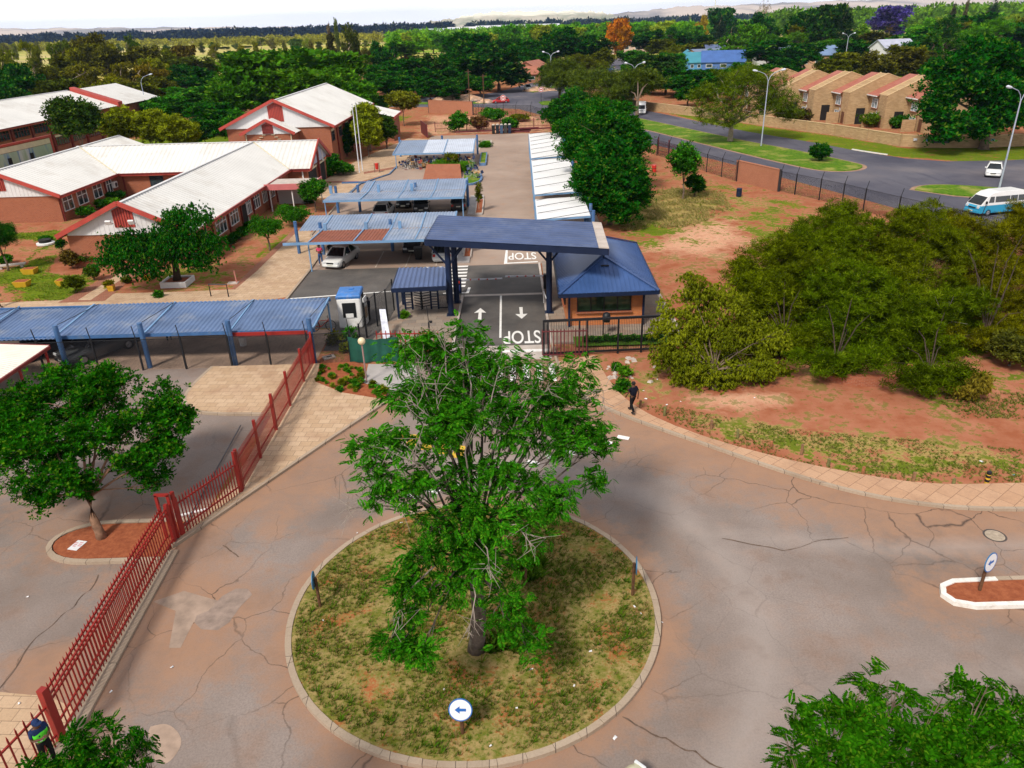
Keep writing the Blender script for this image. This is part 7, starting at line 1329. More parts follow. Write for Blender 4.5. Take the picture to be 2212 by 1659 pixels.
def bare(mb, g):
    for px, py, Y in ((815, 1085, 17), (745, 1100, 17), (960, 720, 22), (1180, 790, 22), (1300, 830, 22.5), (1320, 880, 22), (880, 860, 19), (900, 790, 20.5), (1000, 760, 22), (1240, 1000, 19.5), (760, 1090, 16.8), (1060, 1250, 15.8), (1150, 1180, 16.6), (870, 990, 17), (1010, 950, 18), (850, 1370, 15), (1010, 1380, 15.4), (1190, 830, 21.5), (1080, 790, 21.8), (1110, 860, 20.8), (940, 820, 20)):
        e = atY(px, py, Y); s_ = Vector((-1.3, 18.4, 5.2)).lerp(e, .45); md = s_.lerp(e, .5) + Vector((g.normal() * .15, g.normal() * .1, .3)); mb.tube([s_, md, e], [.032, .02, .009], 5, False)
        for k in range(7): q = md.lerp(e, .2 + .7 * g.random()); d = (e - md).normalized() * .5 + Vector((g.normal(), g.normal(), g.normal() * .8 + .3)) * .4; w = q + d * (.5 + g.random() * .5); mb.tube([q, q.lerp(w, .5) + Vector((g.normal(), g.normal(), g.normal())) * .06, w], [.012, .008, .004], 4, False); w2 = q.lerp(w, .5) + Vector((g.normal(), g.normal(), g.normal())) * .3; mb.tube([q.lerp(w, .5), w2], [.01, .004], 4, False)
tree('roundabout_tree', 'tall open feathery leaved tree with bare grey twigs on the roundabout', (-1.36, 18.02, .15), (-1.3, 18.15, 3.6), lobes, .24, (.030, .185, .006), nclump=1300, per=7, spread=.17, size=.28, kind='pinnate', bark=paint('lichen_dark_bark', (.11, .085, .07), .9, 0, .4, 6, .1, (.25, .24, .18)), twigs=4, thin=.62, seed=3, hollow=.25, extra=bare, outward=True)
# left tree on the soil island
L_ = [(60, 900, 27, 75), (150, 860, 27.5, 75), (250, 850, 28, 70), (330, 880, 27.5, 65), (375, 925, 27, 45), (30, 960, 26, 70), (120, 950, 26, 75), (220, 940, 26.5, 75), (310, 960, 26.5, 65), (360, 985, 26.5, 40), (70, 1030, 25, 50), (150, 1020, 25, 60), (100, 1080, 24.5, 34), (60, 1075, 24.5, 24), (300, 1020, 26, 46), (330, 1045, 26, 26), (225, 830, 28.5, 40), (-60, 930, 26.5, 80), (185, 1060, 24.8, 26), (-40, 1000, 25.5, 60)]
tree('island_tree', 'spreading dark green tree on the red soil island behind the palisade', (at(222, 1166).x, at(222, 1166).y, .1), tuple(atY(192, 1075, 25.0)), [lob(a, b, c, r * 1.1, 1., .75) for a, b, c, r in L_], .17, (.014, .115, .003), nclump=1300, per=9, spread=.16, size=.15, kind='sprig', bark=paint('red_brown_bark', (.20, .115, .075), .9, 0, .4, 5, .1), thin=.8, twigs=6, seed=5, hollow=.3)
# lower right and lower left trees close to the camera
L_ = [(1900, 1472, 9.5, 34), (1860, 1490, 9.4, 26), (1940, 1478, 9.5, 26), (1935, 1515, 9.5, 40), (1800, 1540, 9.2, 46), (1740, 1555, 9.0, 38), (1700, 1600, 8.8, 34), (1720, 1640, 8.6, 40), (1790, 1600, 8.8, 60), (1870, 1560, 9.0, 56), (1880, 1640, 8.4, 70), (1960, 1600, 8.8, 50), (2050, 1482, 9.4, 22), (2135, 1478, 9.4, 26), (2110, 1530, 9.4, 54), (2170, 1515, 9.5, 44), (2200, 1560, 9.2, 50), (2070, 1580, 9.0, 56), (2010, 1640, 8.5, 66), (2120, 1630, 8.5, 70), (2210, 1650, 8.4, 70), (1800, 1690, 8.0, 90), (1960, 1720, 7.8, 100), (2120, 1730, 7.8, 100), (2240, 1600, 9.0, 60)]
tree('foreground_tree', 'glossy dark green tree crown rising at the lower right corner', (4.6, 6.2, 0), (4.7, 6.9, 4.0), [lob(a, b, c, r * .95, 1., .9) for a, b, c, r in L_], .16, (.026, .14, .003), nclump=440, per=7, spread=.10, size=.23, kind='pinnate', outward=True, thin=.6, bark=M_bark, twigs=5, seed=8, hollow=.45)
L_ = [(285, 1590, 9.6, 22), (260, 1620, 9.4, 34), (215, 1600, 9.5, 30), (170, 1590, 9.5, 26), (180, 1640, 9.2, 36), (130, 1650, 9.1, 30), (310, 1610, 9.5, 22), (320, 1650, 9.2, 26), (90, 1665, 9.0, 30), (260, 1680, 9.0, 44), (170, 1700, 8.8, 60), (55, 1670, 9.0, 22)]
tree('foreground_branch_tree', 'dark leafy branch tips at the lower left edge before the guard', (-5.2, 6.8, 0), (-5.2, 7.4, 4.2), [lob(a, b, c, r * .9, 1., .8) for a, b, c, r in L_], .12, (.012, .105, .003), nclump=210, per=6, spread=.08, size=.18, kind='pinnate', outward=True, thin=.6, bark=M_bark, twigs=4, seed=9, hollow=.3)
# garden tree
L_ = [(255, 535, 57, 42), (290, 520, 57.5, 40), (375, 478, 58.5, 38), (415, 472, 58.5, 42), (440, 510, 58, 42), (470, 540, 57.5, 28), (240, 560, 56, 32), (290, 545, 56.5, 48), (350, 530, 57, 52), (410, 545, 57, 46), (330, 575, 56, 34), (270, 580, 55.5, 26), (440, 565, 57, 28), (305, 600, 55.5, 16), (370, 500, 58, 50)]
tree('garden_tree', 'dense dark green tree in a white planter before the front gable', (at(385, 612).x, at(385, 612).y, .3), (at(385, 612).x + .1, at(385, 612).y, 2.0), [lob(a, b, c, r, 1., .75) for a, b, c, r in L_], .28, (.009, .10, .006), nclump=1500, per=6, spread=.26, size=.25, kind='droop', bark=M_barkd, twigs=4, seed=11, hollow=.55)
def small(name, label, base, top, w, color, Y=None, fork=.4, seed=1, kind='sprig', size=.18, n=300, dome=.8, bark=None, cat='tree', group=None, r0=.09, per=7, bottom=None, spread=.16, hollow=.6):
    b = at(*base) if Y is None else atY(base[0], base[1], Y); Y = Y or b.y; t_ = atY(base[0], top, Y); zt = t_.z; zb = atY(base[0], bottom, Y).z if bottom else zt * fork; d = (Vector((b.x, Y, zt)) - CAM).dot(vF); r = w * d / FPX / 2; g = np.random.default_rng(seed); hz = max(.15, (zt - zb) / 2)
    lb = [(b.x, Y, (zt + zb) / 2, r * .8, r * .8, hz * .85)] + [(b.x + math.cos(a) * r * .45, Y + math.sin(a) * r * .45, (zt + zb) / 2 + g.normal() * hz * .15, r * .52, r * .52, hz * .7) for a in np.linspace(0, 6.28, 7)[:-1] + g.random()]
    return tree(name, label, (b.x, Y, 0), (b.x, Y, max(.1, zb * .8)), lb, r0, color, n, per, spread, size, kind, bark, 2, seed, cat, group, hollow)
for k, (x, y, t_, w, c_, l) in enumerate(((1876, 275, 250, 40, (.10, .20, .01), 'spiky yellow green plant behind the boundary wall before the middle townhouse'), (1938, 277, 252, 34, MG, 'round spiky plant behind the boundary wall by the big street tree'), (1716, 262, 240, 66, (.06, .05, .02), 'dark flowering creeper over the boundary wall'))): small('wall_plant', l, (x, y), t_, w, c_, seed=180 + k, n=120, fork=.15, size=.6, spread=.3, hollow=.4, r0=.06, kind='blade' if k < 2 else 'sprig', cat='shrub')
small('young_tree', 'small umbrella shaped tree beside the paved walk, nearest the rusty carport', (583, 541), 463, 74, MG, bottom=512, seed=21, kind='droop', n=420); small('young_tree', 'small round tree right behind the umbrella shaped one by the walk', (637, 487), 440, 74, MG, bottom=480, seed=22, kind='droop', n=420); small('young_tree', 'bushy small tree in front of the pink fascia walkway', (682, 458), 386, 66, MG, bottom=430, seed=23, n=420)
small('garden_shrub_tree', 'dark green tree cut by the left edge of the picture above the lawn', (18, 585), 470, 90, DK, bottom=546, seed=24, n=420, kind='needle')
# row of dark trees beside the white carports
for k, (L_, base, lab) in enumerate((
    ([(1305, 345, 76, 52), (1340, 385, 74, 50), (1300, 400, 73, 55), (1360, 420, 73, 36), (1300, 440, 71, 40), (1335, 450, 71, 36), (1275, 390, 74, 36)], (1318, 492), 'nearest'),
    ([(1265, 330, 86, 45), (1300, 290, 90, 55), (1340, 300, 90, 46), (1370, 330, 88, 32), (1280, 370, 82, 34), (1320, 340, 86, 44), (1385, 305, 90, 18)], (1310, 430), 'second'),
    ([(1240, 290, 100, 40), (1270, 255, 105, 46), (1310, 255, 106, 44), (1250, 320, 98, 30), (1345, 275, 104, 36)], (1285, 395), 'third'),
    ([(1215, 245, 120, 38), (1250, 228, 122, 40), (1230, 275, 116, 32), (1285, 240, 120, 34), (1330, 262, 116, 22)], (1262, 352), 'farthest'))):
    b = at(*base); Yb = np.mean([q[2] for q in L_]); bx = atY(np.mean([q[0] for q in L_]), base[1], Yb).x
    tree('carport_tree', lab + ' of the dense dark green trees leaning over the white carports', (bx, Yb, 0), (bx, Yb + .2, 1.6), [lob(x, y, Y, r * 1.08, 1., .85) for x, y, Y, r in L_], .24, ((.008, .090, .006), (.010, .10, .006), (.013, .11, .006), (.011, .095, .007))[k], 900, 7, .33, .34, 'sprig', M_bark, 3, 30 + k, group='dark trees beside the white carports', hollow=.55)
# yellow green drooping pepper tree
L_ = [(1500, 625, 40, 40), (1480, 670, 39.5, 48), (1550, 660, 40, 52), (1600, 700, 40, 46), (1470, 730, 38.5, 50), (1530, 730, 38.5, 60), (1600, 760, 38.5, 56), (1650, 790, 38, 40), (1470, 790, 37.5, 48), (1540, 800, 37.5, 50), (1610, 820, 37.5, 44), (1500, 835, 37, 30), (1660, 740, 39, 40), (1680, 810, 38, 26), (1440, 760, 38, 26), (1430, 700, 39, 24)]
tree('pepper_tree', 'yellow green drooping tree right of the guardhouse fence', (at(1548, 850).x, at(1548, 850).y + .6, 0), (at(1548, 850).x, at(1548, 850).y + .8, 1.0), [lob(a, b, c, r * 1.12, 1., .9) for a, b, c, r in L_] + [(10.6 + dx, 36.4 + .2 * abs(dx), .8, 1.0, .7, .75) for dx in (-1.3, -.3, .8, 1.9, 2.8)], .18, (.15, .185, .008), 1000, 11, .17, .22, 'droop', M_bark, 3, 41, hollow=.45, thin=.6)
# olive green wattle thicket
W_L = [([(1640, 590, 46, 48), (1690, 560, 47, 55), (1620, 640, 45, 50), (1680, 640, 45, 60), (1740, 600, 46, 50), (1640, 690, 43, 44), (1600, 600, 47, 30), (1640, 760, 41.5, 40), (1690, 750, 42, 44), (1720, 690, 44, 44)], (1690, 760), 'leftmost, next to the drooping tree,'),
       ([(1760, 510, 52, 50), (1810, 480, 54, 40), (1800, 550, 50, 60), (1740, 560, 49, 46), (1850, 520, 52, 50), (1700, 530, 51, 36), (1830, 470, 55, 26), (1780, 600, 47, 50), (1720, 640, 46, 40)], (1790, 700), 'tall back left'),
       ([(1780, 650, 44, 60), (1850, 620, 45, 60), (1760, 720, 42, 55), (1840, 700, 43, 60), (1800, 770, 41, 44), (1740, 760, 41, 36), (1900, 660, 44, 50), (1750, 800, 39.8, 38), (1810, 812, 39.4, 40), (1860, 770, 40.5, 46)], (1800, 812), 'front middle'),
       ([(1930, 540, 50, 55), (1990, 510, 52, 55), (1960, 590, 48, 60), (2040, 550, 50, 55), (2010, 480, 55, 34), (1900, 580, 48, 40), (1950, 640, 45, 50), (2020, 620, 46, 46)], (1960, 720), 'tall middle'),
       ([(1960, 680, 42, 62), (2040, 660, 43, 60), (1990, 740, 40, 58), (1920, 740, 41, 48), (2050, 740, 41, 50), (1960, 800, 39, 46), (2020, 810, 39, 34), (1890, 790, 40, 34), (1930, 820, 38.8, 36), (1985, 835, 38.4, 34), (2060, 790, 39.6, 36)], (2000, 842), 'front right'),
       ([(2080, 520, 52, 55), (2150, 510, 53, 60), (2210, 540, 52, 60), (2110, 590, 49, 60), (2190, 620, 48, 60), (2140, 670, 46, 50), (2220, 480, 55, 40), (2090, 640, 46, 40), (2240, 680, 46, 50), (2060, 480, 56, 24), (2110, 710, 44, 46), (2170, 720, 44, 46), (2080, 700, 44, 36)], (2120, 755), 'far right')]
def dead(mb, g):
    b0 = atY(2040, 700, 42)
    for tip in ((2020, 640), (2075, 670), (2060, 640), (2000, 690), (2090, 700), (2050, 650)): e = atY(*tip, 41); mb.tube([b0, b0.lerp(e, .5) + Vector((g.normal() * .1, 0, .15)), e], [.04, .025, .008], 5, False)
for k, (L_, base, lab) in enumerate(W_L):
    b = at(*base); tree('wattle_tree', lab + ' tree of the olive green thicket on the right', (b.x, b.y, 0), (b.x, b.y, .9), [lob(x, y, Y, r * 1.24, 1., .92) for x, y, Y, r in L_] + [(b.x + dx, b.y - .9 + .2 * abs(dx), .85 + .15 * abs(dx), 1.15, .8, .8) for dx in (-1.6, -.5, .6, 1.7)], .15, ((.088, .125, .002), (.072, .118, .002), (.066, .120, .002), (.086, .120, .002), (.066, .112, .002), (.110, .115, .002))[k], 1200, 11, .2, .27, 'needle', M_barkd, 2, 50 + k, group='olive green thicket', hollow=.45, extra=dead if k == 4 else None, thin=.6)
small('dry_shrub', 'low yellowish shrub at the right foot of the olive thicket', (2085, 860), 800, 90, (.20, .16, .02), seed=60, n=220, fork=.1, kind='droop'); small('dry_shrub', 'dull olive bush at the right edge below the thicket', (2180, 790), 720, 100, (.09, .10, .015), seed=61, n=250, fork=.1)
# trees along the main road
L_ = [(1550, 210, 124, 50), (1590, 185, 126, 60), (1650, 190, 126, 60), (1690, 215, 126, 40), (1530, 245, 122, 34), (1600, 235, 124, 55), (1660, 245, 124, 48), (1560, 265, 122, 30), (1620, 160, 128, 40), (1700, 245, 125, 28)]
b = at(1577, 306); tree('median_tree', 'olive green flat crowned tree with pale forked trunk on the road median', (b.x, b.y, 0), (b.x, b.y, 2.4), [lob(x, y, Y, r, 1., .62) for x, y, Y, r in L_], .42, (.085, .14, .006), 560, 7, .5, .5, 'needle', M_barkl, 5, 70, hollow=.5)
for k, (L_, base, lab) in enumerate((([(1290, 165, 185, 36), (1330, 180, 180, 40), (1270, 195, 180, 40), (1310, 215, 176, 36), (1355, 195, 178, 34), (1250, 180, 186, 30)], (1317, 240), 'middle'), ([(1375, 168, 172, 30), (1392, 185, 171, 28), (1358, 200, 171, 28), (1408, 172, 172, 20)], (1376, 252), 'rightmost'), ([(1190, 165, 208, 30), (1215, 150, 210, 34), (1240, 160, 210, 34), (1215, 178, 206, 34), (1255, 178, 205, 24), (1180, 180, 206, 20)], (1209, 212), 'leftmost'))):
    b = at(*base); tree('junction_tree', lab + ' of the three feathery olive trees at the far junction', (b.x, b.y, 0), (b.x, b.y, 3.0), [lob(x, y, Y, r, 1., .65) for x, y, Y, r in L_], .38, (.07, .11, .012), 600, 6, .7, .7, 'needle', M_bark, 4, 75 + k, group='olive trees at the far junction')
L_ = [(2060, 145, 113, 60), (2110, 115, 116, 60), (2170, 130, 116, 60), (2220, 160, 115, 60), (2030, 190, 110, 50), (2090, 185, 110, 62), (2150, 200, 110, 60), (2210, 230, 110, 60), (2020, 235, 108, 40), (2075, 245, 108, 48), (2140, 255, 108, 46), (2200, 120, 118, 44), (2040, 275, 107, 28), (2250, 210, 112, 60)]
b = at(2124, 322); tree('street_tree', 'huge dark green tree in front of the boundary wall at the right', (b.x, b.y, 0), (b.x, b.y + .3, 2.6), [lob(x, y + 14, Y, r * .86, 1., .8) for x, y, Y, r in L_], .6, (.008, .092, .006), 1500, 7, .62, .55, 'sprig', M_bark, 4, 80, hollow=.55)
small('median_bush', 'rounded dark bush alone on the grass median', (1770, 349), 312, 38, DK, seed=81, n=200, fork=.08, size=.3, spread=.25); small('lot_tree', 'thin young tree on the bare dirt by the roadside fence', (1474, 432), 308, 62, MG, seed=82, n=170, fork=.35, r0=.1, size=.3, spread=.3); small('lot_shrub', 'dark shrub leaning on the young tree in the dirt lot', (1500, 428), 375, 40, DK, seed=83, n=110, fork=.1, size=.3)
# clipped and garden trees round the hall
for k, (px, top, bot, Y, w, l) in enumerate(((276, 233, 320, 116, 78, 'left dome of the clipped yellow green trees behind the low block'), (338, 230, 320, 117, 82, 'middle dome of the clipped yellow green trees'), (400, 243, 320, 116, 74, 'right lower dome of the clipped yellow green trees'), (797, 247, 325, 119.5, 60, 'clipped yellow green tree nearest the flagpoles'), (802, 218, 300, 126, 58, 'taller clipped tree behind the one at the flagpoles'), (838, 250, 312, 128, 46, 'darker clipped tree right of the flagpole pair'))):
    q = atY(px, 300, Y); small('clipped_tree', l, (px, 340), top, w * 1.05, ((.20, .25, .010) if k != 5 else (.035, .10, .01)), Y=Y, bottom=bot, seed=90 + k, n=620, size=.34, kind='sprig', spread=.22, hollow=.86, bark=M_bark, r0=.14)
small('hall_tree', 'dark tree in the shade between the hall wall and the flagpoles', (748, 340), 262, 50, DK, Y=121, bottom=340, seed=97, n=260, size=.4); small('umbrella_tree', 'broad yellow green tree beside the pink panel behind the hall', (873, 268), 200, 66, (.14, .16, .012), bottom=238, seed=98, n=420, size=.5, spread=.4, Y=158); small('hall_tree', 'loose dark tree with bare top before the classroom block', (182, 330), 208, 108, (.03, .075, .010), Y=108, bottom=300, seed=99, n=420, size=.42, spread=.5, hollow=.2)
# shrubs
SHR = [((565, 392), 268, 148, (.12, .17, .012), 'round clipped bush beside the brick path, nearest the paving'), ((705, 300), 190, 100, (.07, .14, .012), 'clipped bush leaning by the path behind the round one'), ((670, 188), 82, 130, (.07, .14, .012), 'mushroom clipped bush at the gable corner'), ((540, 212), 80, 140, (.13, .09, .02), 'brownish loose bush at the left foot of the gable'), ((465, 85), -15, 60, DK, 'narrow dark bush at the wall corner left of the gable'), ((45, 180), 125, 90, MG, 'small ferny clump on the bare patch of the left lawn'), ((342, 10), -20, 70, MG, 'spiky plant in the tyre planter'), ((225, 240), 208, 36, DK, 'dark ball shrub in the yellow dish planter'), ((820, 372), 308, 50, (.25, .24, .01), 'golden topiary ball in the small yellow pot'), ((945, 322), 285, 50, OL, 'spiky tuft beside the brick path'), ((1100, 290), 278, 26, DK, 'dark little plant in the orange pot'), ((1180, 425), 395, 40, MG, 'small strappy plant by the hedge strip')]
for k, (b_, t_, w, c_, l) in enumerate(SHR): small('garden_shrub', l, (b_[0] * .2905, 518 + b_[1] * .2905), 518 + t_ * .2905, w * .2905, c_, seed=100 + k, n=150 if w > 60 else 50, fork=.12, size=.16, spread=.10, hollow=.8 if w > 60 else .4, r0=.05, cat='shrub', per=7)
for k, (x, y, w) in enumerate(((2000, 470, 90), (2030, 430, 70), (2075, 410, 70), (2105, 375, 70), (2160, 340, 80), (2190, 300, 60))): small('clipped_bush', ('1st', '2nd', '3rd', '4th', '5th', '6th')[k] + ' dark clipped bush from the left along the long wing wall', (x * .25, 414.75 + y * .25), 414.75 + (y - w) * .25, w * .25, DK, seed=120 + k, n=80, fork=.1, size=.16, spread=.1, hollow=.8, r0=.05, cat='shrub', group='clipped bushes along the long wing')
for k, (x, y, w, h_, l) in enumerate(((745, 220, 130, 90, 'flat mushroom bush before the west wing'), (885, 150, 90, 80, 'round bush right of the flat mushroom bush'), (965, 125, 90, 70, 'pale green bush near the aircon unit'), (1010, 80, 160, 90, 'dark loose bush under the aircon unit'))): small('west_bush', l, (x * .25, 414.75 + y * .25), 414.75 + (y - h_) * .25, w * .25, (MG, MG, BR, DK)[k], seed=130 + k, n=130, fork=.15, size=.2, spread=.12, hollow=.8, r0=.05, cat='shrub')
for k, (x, y, w, h_, l) in enumerate(((1690, 1290, 300, 150, 'wide clipped hedge mound below the hall corner'), (1560, 1260, 110, 240, 'upright bush beside the hedge mound'), (1060, 1370, 130, 130, 'bush in the corner court of the long wing'), (1250, 1660, 60, 60, 'low bush by the walkway post'))): small('hall_bush', l, (460.8 + x / 6, 161.3 + y / 6), 161.3 + (y - h_) / 6, w / 6, (MG, DK, BR, MG)[k], seed=140 + k, n=160, fork=.1, size=.3, spread=.2, hollow=.75, r0=.06, cat='shrub')
for k, (x, y, t_, w, l) in enumerate(((992, 285, 245, 46, 'leafy shrub left of the brown palisade at the back of the lot'), (1066, 262, 236, 50, 'rounded shrub behind the refuse bins'), (1100, 283, 255, 30, 'green shrub right of the refuse bins'), (1035, 282, 252, 36, 'brownish vine over the brown palisade'), (1122, 262, 250, 40, 'yellowish shrub at the right end of the brown palisade'), (700, 380, 368, 26, 'low shrub before the covered walkway'), (975, 362, 335, 26, 'thin bush rising from the tall grass on the ramp'), (960, 366, 352, 70, 'tall grass clump along the top of the brick ramp'), (1006, 368, 354, 30, 'second tall grass clump on the ramp top'), (1048, 318, 312, 12, 'grass in the square planter box'))): small('lot_shrub', l, (x, y), t_, w, (MG, MG, MG, (.14, .07, .03), OL, MG, OL, BR, BR, MG)[k], seed=150 + k, n=130, fork=.05, size=.4, spread=.3, hollow=.4, r0=.05, cat='shrub', kind='blade' if k in (7, 8, 9) else 'sprig')
for k, (x, y, h_) in enumerate(((-2.95, 80.5, 3.2), (-3.5, 64.5, 2.4))):
    lb = [(x, y, h_ * .6, .28, .28, h_ * .35)]; tree('sapling', ('thin staked sapling in the long planter island', 'thin sapling on the island beside the white hoop rail')[k], (x, y, .1), (x, y, h_ * .5), lb, .03, OL, 60, 5, .12, .16, 'sprig', M_barkl, 3, 170 + k)
# small plants: prototype bushes copied
P, D, c, pk = crown_points([(0, 0, .22, .28, .28, .2)], 34, 6, .08, rng, .3); me_small = leaf_mesh('foliage', P, .14, 'sprig', rng)
P = rng.normal(size=(26, 3)) * np.array([.12, .12, .01]); P[:, 2] = .02; me_strap = leaf_mesh('foliage', P, .5, 'blade', rng, upright=True)
def plant(nm, me_, loc, s, c_, label, group, cat='plant'):
    o = bpy.data.objects.new(nm, me_); col.objects.link(o); o.location = loc; o.scale = (s, s, s * (.8 + .4 * rng.random())); o.rotation_euler = (0, 0, rng.random() * 6); o.color = (*c_, 1); return tag(o, label, cat, group)
bed = [(-11.3, 41.15), (-11.0, 38.6), (-9.2, 37.1), (-6.7, 36.1), (-6.9, 37.4), (-8.3, 38.2), (-8.6, 40.6), (-9.3, 41.2)]; k = 0
while k < 46:
    x, y = -11.3 + rng.random() * 4.6, 36.1 + rng.random() * 5
    if inside(bed, np.array([x]), np.array([y]))[0]: plant('bedding_plant', me_small, (x, y, .14), .22 + rng.random() * .4, (BR, MG, YL, OL)[k % 4], 'small leafy plant in the red soil bed by the globe lamp', 'plants in the red soil bed'); k += 1
for k in range(12): plant('fence_plant', me_small, (4.6 + k * .42, 43.3 + .15 * math.sin(k * 3), .13), .7, DK, 'small dark plant in the strip behind the black framed fence', 'plants behind the framed fence')
for k, (x, y, s) in enumerate(((1130, 1235, 1.0), (1150, 1262, .9), (1105, 1405, 1.1), (1070, 1415, 1.0), (1125, 1385, .9), (1165, 1230, .8))): q = at(x, y); plant('strappy_plant', me_strap, (q.x, q.y, .2), s, (.07, .16, .012), 'strap leaved green plant in the roundabout turf right of the trunk', 'strap leaved plants on the roundabout')
for k, (x, y) in enumerate(((1110, 830), (1375, 800), (1370, 795), (1380, 840), (790, 1190), (700, 560))):
    q = at(x, y)
for k, (x, y, s) in enumerate(((1340, 845, 1.2), (1352, 812, 1.1), (720, 742, 1.4), (760, 735, 1.3), (872, 690, .9), (745, 760, 1.1), (1330, 800, .8))): q = at(x, y); plant('weed_shrub', me_small, (q.x, q.y, .05), s, (MG, BR, OL)[k % 3], ('leafy weed at the verge by the striding person', 'taller leafy weed above the striding person', 'weed behind the green screen fence', 'second weed behind the green screen fence', 'weed by the leaning banner', 'weed left of the green screen', 'weed at the rubble patch')[k], None)
# grasses
def tufts(name, poly_pts, n, size, z, cols, reject=None, seed=1):
    g = np.random.default_rng(seed); out = []
    xs_, ys_ = [p[0] for p in poly_pts], [p[1] for p in poly_pts]
    X = g.uniform(min(xs_), max(xs_), n * 4); Y = g.uniform(min(ys_), max(ys_), n * 4); ok = inside(poly_pts, X, Y); fld = np.sin(X * 1.7 + 1.3 * np.sin(Y * 1.1)) + np.sin(Y * 2.1 + np.sin(X * .9)) + g.normal(size=len(X)) * .9; ok &= fld > -.5; X, Y, fld = X[ok][:n], Y[ok][:n], fld[ok][:n]
    Pp = np.stack([X, Y, (z(X, Y) if callable(z) else np.full(len(X), z))], -1); me_ = leaf_mesh(name, Pp, size, 'blade', g, upright=True); me_.materials.clear(); t = NT('grass_blades'); k = t.ramp(t.geo.outputs['Random Per Island'], *cols); tl = t.n.new('ShaderNodeBsdfTranslucent'); t.l.new(k, tl.inputs['Color']); ms = t.n.new('ShaderNodeMixShader'); ms.inputs[0].default_value = .25; t.out(k, .8, 0, .0); t.l.new(t.bs.outputs[0], ms.inputs[1]); t.l.new(tl.outputs[0], ms.inputs[2]); t.l.new(ms.outputs[0], t.n['Material Output'].inputs['Surface']); me_.materials.append(t.mat); o = bpy.data.objects.new(name, me_); col.objects.link(o); tag(o, kind='stuff'); return o
gm = [(0.0, (.24, .17, .06)), (.3, (.36, .26, .11)), (.42, (.15, .16, .02)), (.7, (.09, .18, .010)), (1.0, (.035, .11, .004))]
circ = [(RC[0] + 5.95 * math.cos(a), RC[1] + 5.95 * math.sin(a)) for a in np.linspace(0, 2 * math.pi, 60)[:-1]]
tufts('island_grass', circ, 9500, .13, lambda X, Y: .20 - .1 * (np.hypot(X - RC[0], Y - RC[1]) / 6.05) ** 3, gm, seed=201)
tufts('island_weeds', circ, 420, .26, lambda X, Y: .19 - .1 * (np.hypot(X - RC[0], Y - RC[1]) / 6.05) ** 3, [(0, (.10, .17, .012)), (.6, (.05, .14, .006)), (1, (.20, .17, .03))], seed=206)
tufts('verge_grass', G((1375, 875), (1460, 880), (1560, 900), (1720, 930), (1900, 945), (2240, 975), (2240, 1044), (2040, 1046), (1935, 1038), (1740, 1004), (1550, 954)), 2600, .11, 0, gm, seed=202)
tufts('dry_grass', G((1430, 405), (1560, 415), (1580, 450), (1500, 490), (1340, 500), (1330, 475), (1380, 430)), 3000, .26, 0, [(0, (.44, .33, .15)), (.6, (.36, .30, .10)), (.8, (.2, .22, .03)), (1, (.10, .17, .012))], seed=203)
tufts('lawn_grass', LAWN, 5000, .11, 0, [(0, (.22, .22, .03)), (.5, (.12, .20, .015)), (1, (.06, .14, .008))], seed=204)
tufts('thicket_grass', G((1990, 845), (2240, 850), (2240, 905), (2080, 905)), 700, .14, 0, gm, seed=205)
# ------------------------------------------------------------------ background trees: shared crowns
def variant(kind, seed):
    g = np.random.default_rng(seed); m = MB(); B = (0, 0, 0)
    if kind == 'broad': lb = [(0, 0, .62, .34, .34, .26)] + [(.27 * math.cos(a) * (.7 + .5 * g.random()), .27 * math.sin(a), .55 + .16 * g.normal(), .2, .2, .17) for a in np.linspace(0, 6.28, 9)[:-1]] + [(g.normal() * .1, g.normal() * .1, .84, .2, .2, .14)]; n, per, sp_, sz, tk, fz = 230, 6, .045, .075, 'sprig', .3
    elif kind == 'euc': lb = [(g.normal() * .13, g.normal() * .13, z, .15 + .06 * g.random(), .15, .10) for z in np.linspace(.35, .92, 9)] + [(.28 * math.cos(a), .28 * math.sin(a), .42 + .2 * g.random(), .15, .15, .10) for a in (0.3, 2.2, 4.4)]; n, per, sp_, sz, tk, fz = 210, 6, .045, .07, 'droop', .32
    elif kind == 'cone': lb = [(0, 0, .16 + .78 * q, .36 * (1 - q) + .03, .36 * (1 - q) + .03, .035) for q in np.linspace(0, 1, 10)]; n, per, sp_, sz, tk, fz = 240, 6, .03, .06, 'needle', .5
    elif kind == 'column': lb = [(g.normal() * .04, g.normal() * .04, z, .16 + .03 * g.random(), .16, .14) for z in np.linspace(.22, .88, 7)]; n, per, sp_, sz, tk, fz = 200, 6, .035, .06, 'sprig', .2
    elif kind == 'wide': lb = [(.32 * math.cos(a) * (.5 + .6 * g.random()), .32 * math.sin(a) * (.5 + .6 * g.random()), .72 + .1 * g.normal(), .2, .2, .09) for a in np.linspace(0, 6.28, 11)[:-1]] + [(0, 0, .84, .26, .26, .09)]; n, per, sp_, sz, tk, fz = 240, 6, .045, .07, 'needle', .35
    else: lb = [(.2 * math.cos(a), .2 * math.sin(a), .6 + .2 * g.random(), .2, .2, .2) for a in np.linspace(0, 6.28, 7)[:-1]] + [(0, 0, .8, .2, .2, .2)]; n, per, sp_, sz, tk, fz = 40, 2, .06, .05, 'needle', .3
    limbs(m, B, (0, 0, fz), lb if kind != 'cone' else lb[-1:], .028, g, 8 if kind == 'bare' else 2); mt = m.build('trunk', M_barkl if kind in ('euc', 'bare') else M_bark, None, smooth=True); tme = mt.data; bpy.data.objects.remove(mt)
    P, D, c, pk = crown_points(lb, n, per, sp_, g, .55); return leaf_mesh('crown', P, sz, tk, g), tme
